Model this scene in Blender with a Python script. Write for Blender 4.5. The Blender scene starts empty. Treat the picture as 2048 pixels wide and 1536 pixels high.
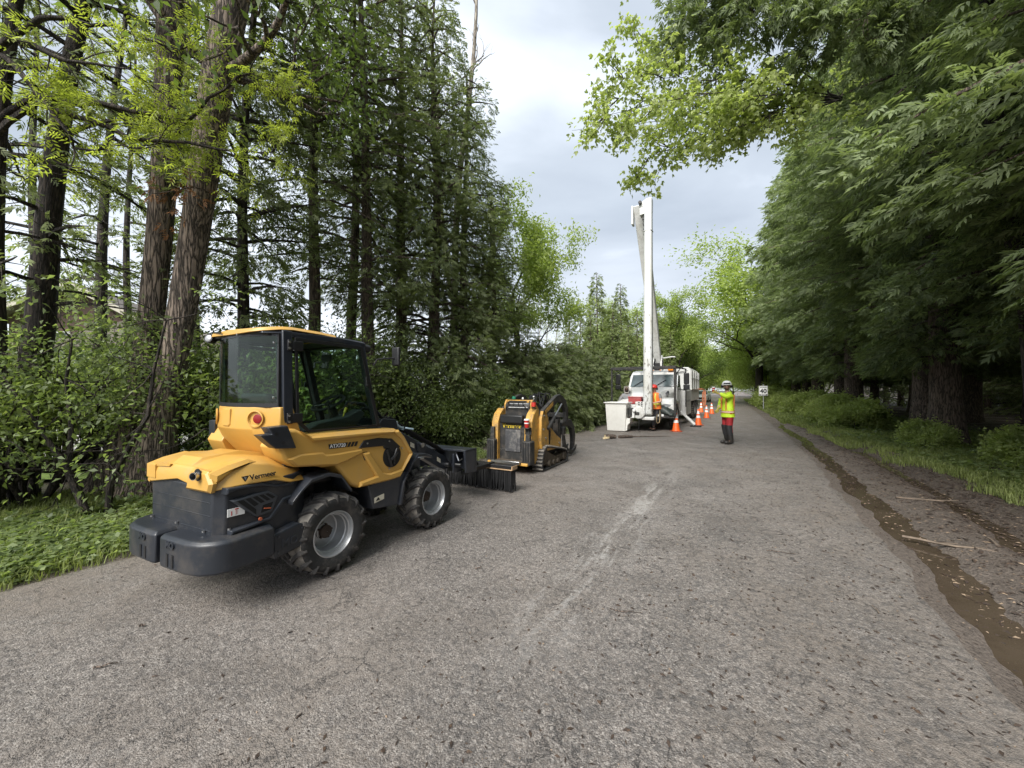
import bpy, math, random
import numpy as np
from mathutils import Vector, Matrix
random.seed(7); np.random.seed(7)
C = bpy.context.scene.collection
SC = bpy.context.scene
R = math.radians
HEAD = 30.4                      # the road runs this many degrees to the right of the view
# ------------------------------------------------------------------ camera
EYE = Vector((0, 0, 1.56))
cam = bpy.data.cameras.new('camera'); camo = bpy.data.objects.new('camera', cam); C.objects.link(camo)
cam.sensor_width = 36; cam.lens = 36*770/2048; cam.clip_end = 3000; cam.clip_start = .05
camo.location = EYE; camo.rotation_euler = (R(90.89), 0, 0)
SC.camera = camo
# ------------------------------------------------------------------ world and sun
SUN_EL, SUN_AZ = R(44), R(212)   # high sun behind cloud, from behind the camera
w = bpy.data.worlds.new('World'); SC.world = w; w.use_nodes = True
nt = w.node_tree; nt.nodes.clear()
def N(nt, t, **k):
    n = nt.nodes.new(t)
    for a, v in k.items(): setattr(n, a, v)
    return n
wo = N(nt, 'ShaderNodeOutputWorld'); bg = N(nt, 'ShaderNodeBackground'); bg.inputs['Strength'].default_value = .1
sky = N(nt, 'ShaderNodeTexSky', sky_type='NISHITA', sun_disc=False); sky.sun_elevation = SUN_EL; sky.sun_rotation = SUN_AZ
tc = N(nt, 'ShaderNodeTexCoord'); sep = N(nt, 'ShaderNodeSeparateXYZ'); nt.links.new(tc.outputs['Generated'], sep.inputs[0])
# cloud deck: project the direction on a flat layer so clouds get smaller towards the horizon
mx = N(nt, 'ShaderNodeMath', operation='MAXIMUM'); nt.links.new(sep.outputs[2], mx.inputs[0]); mx.inputs[1].default_value = 0
ad = N(nt, 'ShaderNodeMath', operation='ADD'); nt.links.new(mx.outputs[0], ad.inputs[0]); ad.inputs[1].default_value = .22
dv = N(nt, 'ShaderNodeVectorMath', operation='DIVIDE'); nt.links.new(tc.outputs['Generated'], dv.inputs[0]); nt.links.new(ad.outputs[0], dv.inputs[1])
mp = N(nt, 'ShaderNodeMapping'); nt.links.new(dv.outputs[0], mp.inputs[0]); mp.inputs['Rotation'].default_value = (0, 0, R(-20)); mp.inputs['Scale'].default_value = (.75, 1.25, .8); mp.inputs['Location'].default_value = (3.2, 1.1, 0)
n1 = N(nt, 'ShaderNodeTexNoise'); n1.inputs['Scale'].default_value = 1.1; n1.inputs['Detail'].default_value = 7; n1.inputs['Roughness'].default_value = .47; n1.inputs['Distortion'].default_value = .25
nt.links.new(mp.outputs[0], n1.inputs['Vector'])
cr = N(nt, 'ShaderNodeValToRGB'); nt.links.new(n1.outputs[0], cr.inputs[0])
e = cr.color_ramp.elements; e[0].position = .33; e[0].color = (1.15, 1.32, 1.56, 1); e[1].position = .66; e[1].color = (2.9, 3.1, 3.4, 1)
m_ = cr.color_ramp.elements.new(.5); m_.color = (1.66, 1.85, 2.1, 1)
# brighter, whiter towards the horizon
hz = N(nt, 'ShaderNodeMapRange'); nt.links.new(sep.outputs[2], hz.inputs[0]); hz.inputs[1].default_value = .05; hz.inputs[2].default_value = .42; hz.inputs[3].default_value = .6; hz.inputs[4].default_value = 0; hz.interpolation_type = 'SMOOTHSTEP'
mh = N(nt, 'ShaderNodeMixRGB'); nt.links.new(hz.outputs[0], mh.inputs[0]); nt.links.new(cr.outputs[0], mh.inputs[1]); mh.inputs[2].default_value = (3.3, 3.4, 3.6, 1)
mk = N(nt, 'ShaderNodeMixRGB'); mk.inputs[0].default_value = .97; nt.links.new(sky.outputs[0], mk.inputs[1]); nt.links.new(mh.outputs[0], mk.inputs[2])
nt.links.new(mk.outputs[0], bg.inputs[0]); nt.links.new(bg.outputs[0], wo.inputs[0])
sl = bpy.data.lights.new('sun', 'SUN'); sl.energy = 1.6; sl.angle = R(32); sl.color = (1, .97, .92)
so = bpy.data.objects.new('sun', sl); C.objects.link(so)
sd = Vector((math.sin(SUN_AZ)*math.cos(SUN_EL), math.cos(SUN_AZ)*math.cos(SUN_EL), math.sin(SUN_EL)))
so.rotation_euler = sd.to_track_quat('Z', 'Y').to_euler(); so.location = (0, 0, 60)
SC.view_settings.view_transform = 'Standard'; SC.view_settings.look = 'None'; SC.view_settings.exposure = 2.08; SC.view_settings.gamma = 1
SC.cycles.max_bounces = 9; SC.cycles.diffuse_bounces = 5; SC.cycles.transmission_bounces = 6; SC.cycles.transparent_max_bounces = 8
SC.cycles.sample_clamp_indirect = 4; SC.cycles.caustics_reflective = False; SC.cycles.caustics_refractive = False
try:
    SC.cycles.use_denoising = True
except Exception: pass

# ------------------------------------------------------------------ materials
MATS = {}
def L_(nt, a, b): nt.links.new(a, b)
def mat(name, col, rough=.6, metal=0, spec=.5, var=0, vscale=8, bump=0, bscale=60, dirt=None, dscale=5, damt=.5, coat=0):
    if name in MATS: return MATS[name]
    m = bpy.data.materials.new(name); m.use_nodes = True; nt = m.node_tree; b = nt.nodes['Principled BSDF']
    b.inputs['Base Color'].default_value = (*col, 1); b.inputs['Roughness'].default_value = rough; b.inputs['Metallic'].default_value = metal
    b.inputs['Specular IOR Level'].default_value = spec
    if coat: b.inputs['Coat Weight'].default_value = coat; b.inputs['Coat Roughness'].default_value = .15
    tc = N(nt, 'ShaderNodeTexCoord'); src = None
    if var or dirt:
        no = N(nt, 'ShaderNodeTexNoise'); no.inputs['Scale'].default_value = vscale; no.inputs['Detail'].default_value = 6; L_(nt, tc.outputs['Object'], no.inputs['Vector'])
        mr = N(nt, 'ShaderNodeMapRange'); L_(nt, no.outputs[0], mr.inputs[0]); mr.inputs[1].default_value = .3; mr.inputs[2].default_value = .7; mr.inputs[3].default_value = 1-var; mr.inputs[4].default_value = 1+var
        vm = N(nt, 'ShaderNodeVectorMath', operation='SCALE'); vm.inputs[0].default_value = col; L_(nt, mr.outputs[0], vm.inputs['Scale']); src = vm.outputs[0]
        if dirt:
            n2 = N(nt, 'ShaderNodeTexNoise'); n2.inputs['Scale'].default_value = dscale; n2.inputs['Detail'].default_value = 8; n2.inputs['Roughness'].default_value = .7; L_(nt, tc.outputs['Object'], n2.inputs['Vector'])
            m2 = N(nt, 'ShaderNodeMapRange'); L_(nt, n2.outputs[0], m2.inputs[0]); m2.inputs[1].default_value = .48; m2.inputs[2].default_value = .68; m2.inputs[4].default_value = damt
            mi = N(nt, 'ShaderNodeMixRGB'); L_(nt, m2.outputs[0], mi.inputs[0]); L_(nt, src, mi.inputs[1]); mi.inputs[2].default_value = (*dirt, 1); src = mi.outputs[0]
        L_(nt, src, b.inputs['Base Color'])
    if bump:
        n3 = N(nt, 'ShaderNodeTexNoise'); n3.inputs['Scale'].default_value = bscale; n3.inputs['Detail'].default_value = 5; L_(nt, tc.outputs['Object'], n3.inputs['Vector'])
        bu = N(nt, 'ShaderNodeBump'); bu.inputs['Strength'].default_value = bump; bu.inputs['Distance'].default_value = .01; L_(nt, n3.outputs[0], bu.inputs['Height']); L_(nt, bu.outputs[0], b.inputs['Normal'])
    MATS[name] = m; return m
def leafmat(name, c0, c1, rough=.5, trans=.3, tcol=None, vs=.9):
    """foliage: every leaf its own tint, larger patches a little lighter or darker, some light passing through"""
    m = bpy.data.materials.new(name); m.use_nodes = True; nt = m.node_tree; b = nt.nodes['Principled BSDF']; out = nt.nodes['Material Output']
    g = N(nt, 'ShaderNodeNewGeometry'); tc = N(nt, 'ShaderNodeTexCoord'); oi = N(nt, 'ShaderNodeObjectInfo')
    no = N(nt, 'ShaderNodeTexNoise'); no.inputs['Scale'].default_value = vs; no.inputs['Detail'].default_value = 3; L_(nt, tc.outputs['Object'], no.inputs['Vector'])
    a = N(nt, 'ShaderNodeMath', operation='MULTIPLY'); L_(nt, g.outputs['Random Per Island'], a.inputs[0]); a.inputs[1].default_value = .6
    a2 = N(nt, 'ShaderNodeMath', operation='MULTIPLY_ADD'); L_(nt, no.outputs[0], a2.inputs[0]); a2.inputs[1].default_value = .9; L_(nt, a.outputs[0], a2.inputs[2])
    a4 = N(nt, 'ShaderNodeMath', operation='MULTIPLY_ADD'); L_(nt, oi.outputs['Random'], a4.inputs[0]); a4.inputs[1].default_value = .3; L_(nt, a2.outputs[0], a4.inputs[2])
    a3 = N(nt, 'ShaderNodeMath', operation='SUBTRACT', use_clamp=True); L_(nt, a4.outputs[0], a3.inputs[0]); a3.inputs[1].default_value = .38
    mi = N(nt, 'ShaderNodeMixRGB'); L_(nt, a3.outputs[0], mi.inputs[0]); mi.inputs[1].default_value = (*c0, 1); mi.inputs[2].default_value = (*c1, 1)
    L_(nt, mi.outputs[0], b.inputs['Base Color']); b.inputs['Roughness'].default_value = rough; b.inputs['Specular IOR Level'].default_value = .35
    tr = N(nt, 'ShaderNodeBsdfTranslucent'); mx = N(nt, 'ShaderNodeMixRGB', blend_type='MULTIPLY'); mx.inputs[0].default_value = 1; L_(nt, mi.outputs[0], mx.inputs[1]); mx.inputs[2].default_value = (*(tcol or (1.5, 1.6, .8)), 1)
    L_(nt, mx.outputs[0], tr.inputs[0])
    ms = N(nt, 'ShaderNodeMixShader'); ms.inputs[0].default_value = trans; L_(nt, b.outputs[0], ms.inputs[1]); L_(nt, tr.outputs[0], ms.inputs[2]); L_(nt, ms.outputs[0], out.inputs[0])
    MATS[name] = m; return m
def barkmat(name, c0, c1, sc=6, bump=.8):
    m = bpy.data.materials.new(name); m.use_nodes = True; nt = m.node_tree; b = nt.nodes['Principled BSDF']
    tc = N(nt, 'ShaderNodeTexCoord'); mp = N(nt, 'ShaderNodeMapping'); mp.inputs['Scale'].default_value = (sc, sc, sc*.11); L_(nt, tc.outputs['Object'], mp.inputs[0])
    no = N(nt, 'ShaderNodeTexNoise'); no.inputs['Scale'].default_value = 2.2; no.inputs['Detail'].default_value = 8; no.inputs['Roughness'].default_value = .65; no.inputs['Distortion'].default_value = .6; L_(nt, mp.outputs[0], no.inputs['Vector'])
    vo = N(nt, 'ShaderNodeTexVoronoi', feature='DISTANCE_TO_EDGE'); vo.inputs['Scale'].default_value = 2.6; n9 = N(nt, 'ShaderNodeTexNoise'); n9.inputs['Scale'].default_value = 3; n9.inputs['Detail'].default_value = 5; L_(nt, mp.outputs[0], n9.inputs['Vector']); v9 = N(nt, 'ShaderNodeVectorMath', operation='MULTIPLY_ADD'); L_(nt, n9.outputs['Color'], v9.inputs[0]); v9.inputs[1].default_value = (.9, .9, .9); L_(nt, mp.outputs[0], v9.inputs[2]); L_(nt, v9.outputs[0], vo.inputs['Vector'])
    vr = N(nt, 'ShaderNodeMapRange'); L_(nt, vo.outputs[0], vr.inputs[0]); vr.inputs[2].default_value = .22; vr.inputs[3].default_value = 0; vr.inputs[4].default_value = .75
    ad = N(nt, 'ShaderNodeMath', operation='MULTIPLY'); L_(nt, no.outputs[0], ad.inputs[0]); L_(nt, vr.outputs[0], ad.inputs[1])
    cr = N(nt, 'ShaderNodeValToRGB'); L_(nt, ad.outputs[0], cr.inputs[0]); e = cr.color_ramp.elements; e[0].position = .04; e[0].color = (*c0, 1); e[1].position = .42; e[1].color = (*c1, 1)
    L_(nt, cr.outputs[0], b.inputs['Base Color']); b.inputs['Roughness'].default_value = .9
    bu = N(nt, 'ShaderNodeBump'); bu.inputs['Strength'].default_value = bump; bu.inputs['Distance'].default_value = .03; L_(nt, ad.outputs[0], bu.inputs['Height']); L_(nt, bu.outputs[0], b.inputs['Normal'])
    MATS[name] = m; return m

# ------------------------------------------------------------------ mesh helpers
def rotz(a): return np.array([[math.cos(a), -math.sin(a), 0], [math.sin(a), math.cos(a), 0], [0, 0, 1.]])
class MB:
    def __init__(s): s.v = []; s.f = []
    def add(s, vs, fs):
        o = len(s.v); s.v += [tuple(map(float, p)) for p in vs]; s.f += [tuple(i+o for i in f) for f in fs]; return s
    def box(s, c, size, rot=None, taper=1):
        x, y, z = [d/2 for d in size]; P = [(-x, -y, -z), (x, -y, -z), (x, y, -z), (-x, y, -z), (-x*taper, -y*taper, z), (x*taper, -y*taper, z), (x*taper, y*taper, z), (-x*taper, y*taper, z)]
        if rot is not None: P = [tuple(rot @ Vector(p)) for p in P]
        return s.add([(p[0]+c[0], p[1]+c[1], p[2]+c[2]) for p in P], [(0, 3, 2, 1), (4, 5, 6, 7), (0, 1, 5, 4), (1, 2, 6, 5), (2, 3, 7, 6), (3, 0, 4, 7)])
    def prism(s, poly, a, b, axis='x', inset=0, inset0=0):
        """poly in the two other axes, extruded from a to b; inset chamfers the end faces"""
        n = len(poly)
        ar = sum(poly[i][0]*poly[(i+1) % n][1]-poly[(i+1) % n][0]*poly[i][1] for i in range(n))
        if ar < 0: poly = poly[::-1]
        def off(d):
            if d == 0: return list(poly)
            out = []
            for i in range(n):
                p0, p1, p2 = Vector(poly[i-1]), Vector(poly[i]), Vector(poly[(i+1) % n])
                d1 = (p1-p0).normalized(); d2 = (p2-p1).normalized(); n1 = Vector((-d1.y, d1.x)); n2 = Vector((-d2.y, d2.x)); m = n1+n2
                k = max(m.dot(n1), .35); out.append(tuple(p1+m*(d/k)))
            return out
        rings = []
        sg = 1 if b > a else -1
        if inset0: rings += [(off(inset0), a), (off(0), a+sg*inset0)]
        else: rings += [(off(0), a)]
        if inset: rings += [(off(0), b-sg*inset), (off(inset), b)]
        else: rings += [(off(0), b)]
        def p3(p, t): return {'x': (t, p[0], p[1]), 'y': (p[0], t, p[1]), 'z': (p[0], p[1], t)}[axis]
        vs = [p3(p, t) for r, t in rings for p in r]; fs = []
        for k in range(len(rings)-1):
            for i in range(n):
                j = (i+1) % n; fs.append((k*n+i, k*n+j, (k+1)*n+j, (k+1)*n+i))
        fs.append(tuple(range(n))[::-1]); fs.append(tuple((len(rings)-1)*n+i for i in range(n)))
        flip = (sg < 0) ^ (axis == 'y')
        if flip: fs = [f[::-1] for f in fs]
        return s.add(vs, fs)
    def tube(s, pts, r, n=8, cap=True):
        pts = [Vector(p) for p in pts]; rs = r if hasattr(r, '__len__') else [r]*len(pts); vs = []; fs = []
        t0 = (pts[1]-pts[0]).normalized(); u = t0.orthogonal().normalized()
        for i, p in enumerate(pts):
            t = (pts[min(i+1, len(pts)-1)]-pts[max(i-1, 0)]).normalized(); u = (u-t*u.dot(t)).normalized(); v = t.cross(u)
            for k in range(n):
                a = 2*math.pi*k/n; vs.append(p+(u*math.cos(a)+v*math.sin(a))*rs[i])
        for i in range(len(pts)-1):
            for k in range(n): fs.append((i*n+k, i*n+(k+1) % n, (i+1)*n+(k+1) % n, (i+1)*n+k))
        if cap: fs.append(tuple(range(n))[::-1]); fs.append(tuple((len(pts)-1)*n+k for k in range(n)))
        return s.add(vs, fs)
    def lathe(s, prof, c=(0, 0, 0), axis='z', n=24, cap=True):
        """prof: (radius, height) pairs"""
        vs = []; fs = []
        for r, h in prof:
            for k in range(n):
                a = 2*math.pi*k/n; x, y = r*math.cos(a), r*math.sin(a)
                p = {'z': (x, y, h), 'x': (h, x, y), 'y': (y, h, x)}[axis]; vs.append((p[0]+c[0], p[1]+c[1], p[2]+c[2]))
        for i in range(len(prof)-1):
            for k in range(n): fs.append((i*n+k, i*n+(k+1) % n, (i+1)*n+(k+1) % n, (i+1)*n+k))
        if cap: fs.append(tuple(range(n))[::-1]); fs.append(tuple((len(prof)-1)*n+k for k in range(n)))
        return s.add(vs, fs)
    def loft(s, rings, cap=True):
        n = len(rings[0]); vs = [p for r in rings for p in r]; fs = []
        for i in range(len(rings)-1):
            for k in range(n): fs.append((i*n+k, i*n+(k+1) % n, (i+1)*n+(k+1) % n, (i+1)*n+k))
        if cap: fs.append(tuple(range(n))[::-1]); fs.append(tuple((len(rings)-1)*n+k for k in range(n)))
        return s.add(vs, fs)
    def mirror_x(s):
        o = len(s.v); s.v += [(-x, y, z) for x, y, z in s.v]; s.f += [tuple(i+o for i in f)[::-1] for f in s.f]; return s
    def build(s, name, m, parent=None, bevel=0, smooth=40, loc=None, seg=2, sub=0):
        me = bpy.data.meshes.new(name); me.from_pydata(s.v, [], s.f)
        return finish(name, me, m, parent, bevel, smooth, loc, seg, sub)
def finish(name, me, m, parent=None, bevel=0, smooth=40, loc=None, seg=2, sub=0):
    me.validate(); me.update()
    ms = m if isinstance(m, (list, tuple)) else [m]
    for q in ms: me.materials.append(MATS[q] if isinstance(q, str) else q)
    if smooth:
        me.polygons.foreach_set('use_smooth', [True]*len(me.polygons)); me.set_sharp_from_angle(angle=R(smooth))
    o = bpy.data.objects.new(name, me); C.objects.link(o)
    if loc is not None: o.location = loc
    if parent is not None: o.parent = parent
    if bevel:
        b = o.modifiers.new('bevel', 'BEVEL'); b.width = bevel; b.segments = seg; b.limit_method = 'ANGLE'; b.angle_limit = R(32); b.harden_normals = False
    if sub:
        b = o.modifiers.new('sub', 'SUBSURF'); b.levels = sub; b.render_levels = sub
    return o
def tag(o, label=None, cat=None, group=None, kind=None):
    if label: o['label'] = label
    if cat: o['category'] = cat
    if group: o['group'] = group
    if kind: o['kind'] = kind
    return o
def empty(name, loc=(0, 0, 0), rz=0, label=None, cat=None, group=None):
    o = bpy.data.objects.new(name, None); C.objects.link(o); o.location = loc; o.rotation_euler = (0, 0, rz); o.empty_display_size = .2
    return tag(o, label, cat, group)
def kids(o): return [c for c in bpy.data.objects if c.parent == o]
def dup(o, loc, rz=0, sc=1, label=None, cat=None, group=None, parent=None, tree=None):
    c = o.copy(); C.objects.link(c); c.parent = parent
    if parent is None:
        c.location = loc; c.rotation_euler = (0, 0, rz); c.scale = (sc, sc, sc) if not hasattr(sc, '__len__') else sc; tag(c, label, cat, group)
    for ch in list(o.children): dup(ch, None, parent=c)
    return c
def text(name, s, size, m, parent, loc, rot, ext=.002, italic=0, bold=0, sx=1, align='CENTER'):
    cu = bpy.data.curves.new(name, 'FONT'); cu.body = s; cu.size = size; cu.extrude = ext; cu.align_x = align; cu.align_y = 'CENTER'; cu.shear = italic; cu.offset = bold
    t = bpy.data.objects.new('t', cu); C.objects.link(t); bpy.context.view_layer.update()
    me = bpy.data.meshes.new_from_object(t); bpy.data.objects.remove(t); bpy.data.curves.remove(cu)
    o = finish(name, me, m, parent, smooth=0); o.location = loc; o.rotation_euler = rot; o.scale = (sx, 1, 1); return o
def npmesh(name, V, F4, m, parent=None, smooth=False, mi=None):
    """quads given as an (n,4) index array"""
    me = bpy.data.meshes.new(name); me.vertices.add(len(V)); me.vertices.foreach_set('co', np.asarray(V, np.float32).ravel())
    nf = len(F4); me.loops.add(nf*4); me.polygons.add(nf); me.loops.foreach_set('vertex_index', np.asarray(F4, np.int32).ravel())
    me.polygons.foreach_set('loop_start', np.arange(0, nf*4, 4, dtype=np.int32)); me.polygons.foreach_set('loop_total', np.full(nf, 4, np.int32))
    if smooth: me.polygons.foreach_set('use_smooth', np.ones(nf, bool))
    ms = m if isinstance(m, (list, tuple)) else [m]
    for q in ms: me.materials.append(MATS[q] if isinstance(q, str) else q)
    if mi is not None: me.polygons.foreach_set('material_index', mi)
    me.update(); me.validate()
    o = bpy.data.objects.new(name, me); C.objects.link(o)
    if parent is not None: o.parent = parent
    return o
def at(px, Y):
    """world X of a sight line px at depth Y"""
    return (px-1024)/770*Y
def rd(q, t):
    """road coordinates (q to the right of the line through the eye, t along it) to the world"""
    c, s = math.cos(R(HEAD)), math.sin(R(HEAD)); return (q*c+t*s, -q*s+t*c)
def toroad(x, y):
    c, s = math.cos(R(HEAD)), math.sin(R(HEAD)); return (x*c-y*s, x*s+y*c)

# ------------------------------------------------------------------ material library
YEL = mat('yellow_paint', (.52, .3, .065), .42, var=.04, vscale=3, coat=.12, dirt=(.36, .27, .15), dscale=4.5, damt=.3)
YELW = mat('worn_yellow_paint', (.52, .29, .06), .5, var=.12, vscale=6, dirt=(.12, .09, .06), dscale=9, damt=.8)
CHAR = mat('charcoal_plastic', (.017, .020, .026), .42, var=.1, vscale=4, bump=.08, bscale=300, dirt=(.085, .074, .062), dscale=4, damt=.5)
CHARM = mat('charcoal_metal', (.022, .026, .034), .33, var=.08, vscale=4, dirt=(.1, .09, .08), dscale=6, damt=.25)
BLK = mat('black_plastic', (.012, .012, .013), .45, var=.2, vscale=10)
BLKD = mat('dusty_black', (.02, .02, .02), .6, var=.3, vscale=9, dirt=(.12, .1, .08), dscale=8, damt=.6)
RUB = mat('rubber', (.02, .02, .02), .75, var=.3, vscale=12, bump=.3, bscale=80, dirt=(.16, .14, .12), dscale=7, damt=.6)
TREADM = mat('dusty_tread_rubber', (.17, .155, .135), .85, var=.4, vscale=14, bump=.4, bscale=60, dirt=(.26, .235, .2), dscale=9, damt=.8)
RIM = mat('silver_rim', (.45, .46, .47), .35, metal=.6, var=.05, dirt=(.2, .18, .16), dscale=6, damt=.3)
STL = mat('bare_steel', (.5, .5, .5), .3, metal=1, var=.1)
ZINC = mat('zinc_blue', (.35, .45, .5), .35, metal=.5, var=.1)
WHT = mat('white_paint', (.72, .72, .71), .35, var=.03, vscale=3, dirt=(.4, .38, .33), dscale=3, damt=.3)
WHTD = mat('weathered_white', (.64, .64, .62), .5, var=.06, vscale=3, dirt=(.33, .31, .26), dscale=5, damt=.55)
STICK = mat('sticker_white', (.75, .75, .73), .5)
RED = mat('red_plastic', (.4, .02, .015), .35); REDL = mat('dark_red_lens', (.2, .008, .008), .25)
REDD = mat('red_sticker', (.45, .03, .02), .5)
ORG = mat('cone_orange', (.85, .13, .02), .5, var=.05)
REFL = mat('reflective_band', (.8, .8, .8), .35)
INK = mat('black_ink', (.012, .012, .012), .5)
AMB = mat('amber_lens', (.75, .25, .02), .3)
WOOD = mat('tan_wood', (.42, .28, .16), .7, var=.2)
BRS = mat('black_bristle', (.014, .014, .015), .6, var=.3, vscale=20)
SEATM = mat('grey_seat_vinyl', (.03, .034, .036), .55)
def glassmat(name, tint, a=.25, rough=.03, refl=1.0):
    m = bpy.data.materials.new(name); m.use_nodes = True; nt = m.node_tree; nt.nodes.remove(nt.nodes['Principled BSDF']); out = nt.nodes['Material Output']
    tr = N(nt, 'ShaderNodeBsdfTransparent'); tr.inputs[0].default_value = (*tint, 1); gl = N(nt, 'ShaderNodeBsdfGlossy'); gl.inputs['Roughness'].default_value = rough
    gl.inputs[0].default_value = (refl, refl, refl, 1)
    lw = N(nt, 'ShaderNodeLayerWeight'); lw.inputs[0].default_value = .5; pw = N(nt, 'ShaderNodeMath', operation='POWER'); L_(nt, lw.outputs['Facing'], pw.inputs[0]); pw.inputs[1].default_value = 4; fr = N(nt, 'ShaderNodeMath', operation='MULTIPLY_ADD'); L_(nt, pw.outputs[0], fr.inputs[0]); fr.inputs[1].default_value = .3; fr.inputs[2].default_value = .03; ms = N(nt, 'ShaderNodeMixShader'); L_(nt, fr.outputs[0], ms.inputs[0]); L_(nt, tr.outputs[0], ms.inputs[1]); L_(nt, gl.outputs[0], ms.inputs[2])
    L_(nt, ms.outputs[0], out.inputs[0]); MATS[name] = m; return m
GLASS = glassmat('green_tinted_glass', (.80, .88, .83))
GLASSD = glassmat('dark_tinted_glass', (.66, .76, .70))
GLASSC = glassmat('windscreen_glass', (.8, .85, .85))
# ================================================================== GROUND
def edge(t):                     # right edge of the asphalt
    return np.interp(t, [-10, 3, 11, 15, 120], [1.18, 1.2, 1.46, 1.48, -.57])
def nz(x, y, s=1., seed=0):      # cheap smooth noise -1..1
    r = 0
    for k, (a, b, p) in enumerate([(1.3, .7, .4), (-.8, 1.9, 2.1), (2.9, -1.7, 4.2), (3.7, 4.1, 1.3), (-6.1, 5.3, 3.3), (9.3, 7.7, .9)]):
        r = r+np.sin((x*a+y*b)*s+p+seed*1.7*(k+1))/(1+k*.5)
    return r/3
def ledge(t): return -4.9+.12*nz(t*0, t, .9, 2)-np.clip((t-7.5)/3, 0, 1)*np.clip((24-t)/5, 0, 1)*3.4
def bell(x, c, w): return np.exp(-((x-c)/w)**2)
def height(q, t):
    e = edge(t)+.07*nz(q*0, t, 1.6, 1)
    d = q-e
    h = np.full(np.shape(q), -.018)
    near = np.clip((28-t)/10, 0, 1)
    rr = -.07*bell(d, .30+.08*nz(q*0, t, 1.1, 5), .20+.05*nz(q*0, t, 1.9, 6))*near + .03*bell(d, .82, .2)*near - .085*bell(d, 1.25+.1*nz(q*0, t, .8, 9), .17)*near*np.clip((t-2)/2, 0, 1) + .045*bell(d, 1.75, .3)
    rr = rr+.02*np.clip(d-1.6, 0, 8)+(.018*nz(q, t, 5, 3)+.014*nz(q, t, 13, 4)+.009*nz(q, t, 31, 8))*np.clip(d/.5, 0, 1)
    h = h+np.where(d > 0, rr, 0)
    dl = ledge(t)-q
    h = h+np.where(dl > 0, np.clip(dl, 0, .3)*.12+(.02*nz(q, t, 3, 6)+.008*nz(q, t, 17, 7))*np.clip(dl, 0, 1)-np.clip(dl-1.2, 0, 6)*.02, 0)
    return h+np.clip(q-17, 0, 30)*.4
def grid(name, qs, ts, fn, m, smooth=True):
    Q, T = np.meshgrid(qs, ts); V = np.stack([Q, T, fn(Q, T)], -1).reshape(-1, 3); nq, n_t = len(qs), len(ts)
    i = np.arange((n_t-1)*(nq-1)); a = (i//(nq-1))*nq+i % (nq-1); F = np.stack([a, a+1, a+nq+1, a+nq], 1)
    o = npmesh(name, V, F, m, smooth=smooth); o.rotation_euler = (0, 0, R(-HEAD)); return o
def ax(segs):
    out = []
    for a, b, s in segs: out += list(np.arange(a, b, s))
    return np.array(out+[segs[-1][1]])
# ---- ground material: zones by distance across the road (object coordinates are road coordinates)
m = bpy.data.materials.new('ground_soil'); m.use_nodes = True; nt = m.node_tree; b = nt.nodes['Principled BSDF']; MATS['ground_soil'] = m
tc = N(nt, 'ShaderNodeTexCoord'); sp = N(nt, 'ShaderNodeSeparateXYZ'); L_(nt, tc.outputs['Object'], sp.inputs[0])
def noise(nt, sc, det=5, rough=.55, src=None, dist=0):
    n = N(nt, 'ShaderNodeTexNoise'); n.inputs['Scale'].default_value = sc; n.inputs['Detail'].default_value = det; n.inputs['Roughness'].default_value = rough; n.inputs['Distortion'].default_value = dist
    L_(nt, src if src is not None else tc.outputs['Object'], n.inputs['Vector']); return n
def mrange(nt, src, a, b, c=0, d=1):
    n = N(nt, 'ShaderNodeMapRange'); L_(nt, src, n.inputs[0])
    for i, v in enumerate((a, b, c, d)): n.inputs[i+1].default_value = v
    return n
def mixc(nt, f, a, b, mode='MIX'):
    n = N(nt, 'ShaderNodeMixRGB', blend_type=mode)
    for i, v in enumerate((f, a, b)):
        if hasattr(v, 'is_linked'): L_(nt, v, n.inputs[i])
        elif i == 0: n.inputs[0].default_value = v
        else: n.inputs[i].default_value = (*v, 1)
    return n.outputs[0]
n1 = noise(nt, 3, 6); n2 = noise(nt, 45, 4, .7); n3 = noise(nt, .9, 4)
wob = N(nt, 'ShaderNodeMath', operation='MULTIPLY_ADD'); L_(nt, n1.outputs[0], wob.inputs[0]); wob.inputs[1].default_value = 1.3; L_(nt, sp.outputs[0], wob.inputs[2])
mud = mixc(nt, mrange(nt, n2.outputs[0], .35, .7).outputs[0], (.045, .032, .025), (.2, .155, .12))
grav = mixc(nt, mrange(nt, n2.outputs[0], .35, .7).outputs[0], (.08, .064, .053), (.25, .205, .17))
soil = mixc(nt, mrange(nt, n2.outputs[0], .3, .7).outputs[0], (.03, .021, .015), (.1, .073, .05))
gsoil = mixc(nt, mrange(nt, n1.outputs[0], .4, .65).outputs[0], soil, (.05, .075, .02))
c1 = mixc(nt, mrange(nt, wob.outputs[0], 2.5, 3.0).outputs[0], grav, mud)            # right shoulder: gravelly near the road, then mud
c2 = mixc(nt, mrange(nt, wob.outputs[0], 3.7, 4.5).outputs[0], c1, gsoil)
c3 = mixc(nt, mrange(nt, wob.outputs[0], 7.0, 8.5).outputs[0], c2, soil)
c4 = mixc(nt, mrange(nt, wob.outputs[0], -4.0, -4.5).outputs[0], c3, grav)           # left shoulder
tg = mrange(nt, sp.outputs[1], 8, 10).outputs[0]
lg = mixc(nt, mrange(nt, wob.outputs[0], -4.6, -5.2).outputs[0], c4, gsoil)
lg2 = mixc(nt, mrange(nt, wob.outputs[0], -7.8, -8.6).outputs[0], c4, gsoil)
c5 = mixc(nt, tg, lg, lg2)
L_(nt, c5, b.inputs['Base Color'])
wet = mrange(nt, n3.outputs[0], .35, .65, .35, .85); L_(nt, wet.outputs[0], b.inputs['Roughness'])
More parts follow.
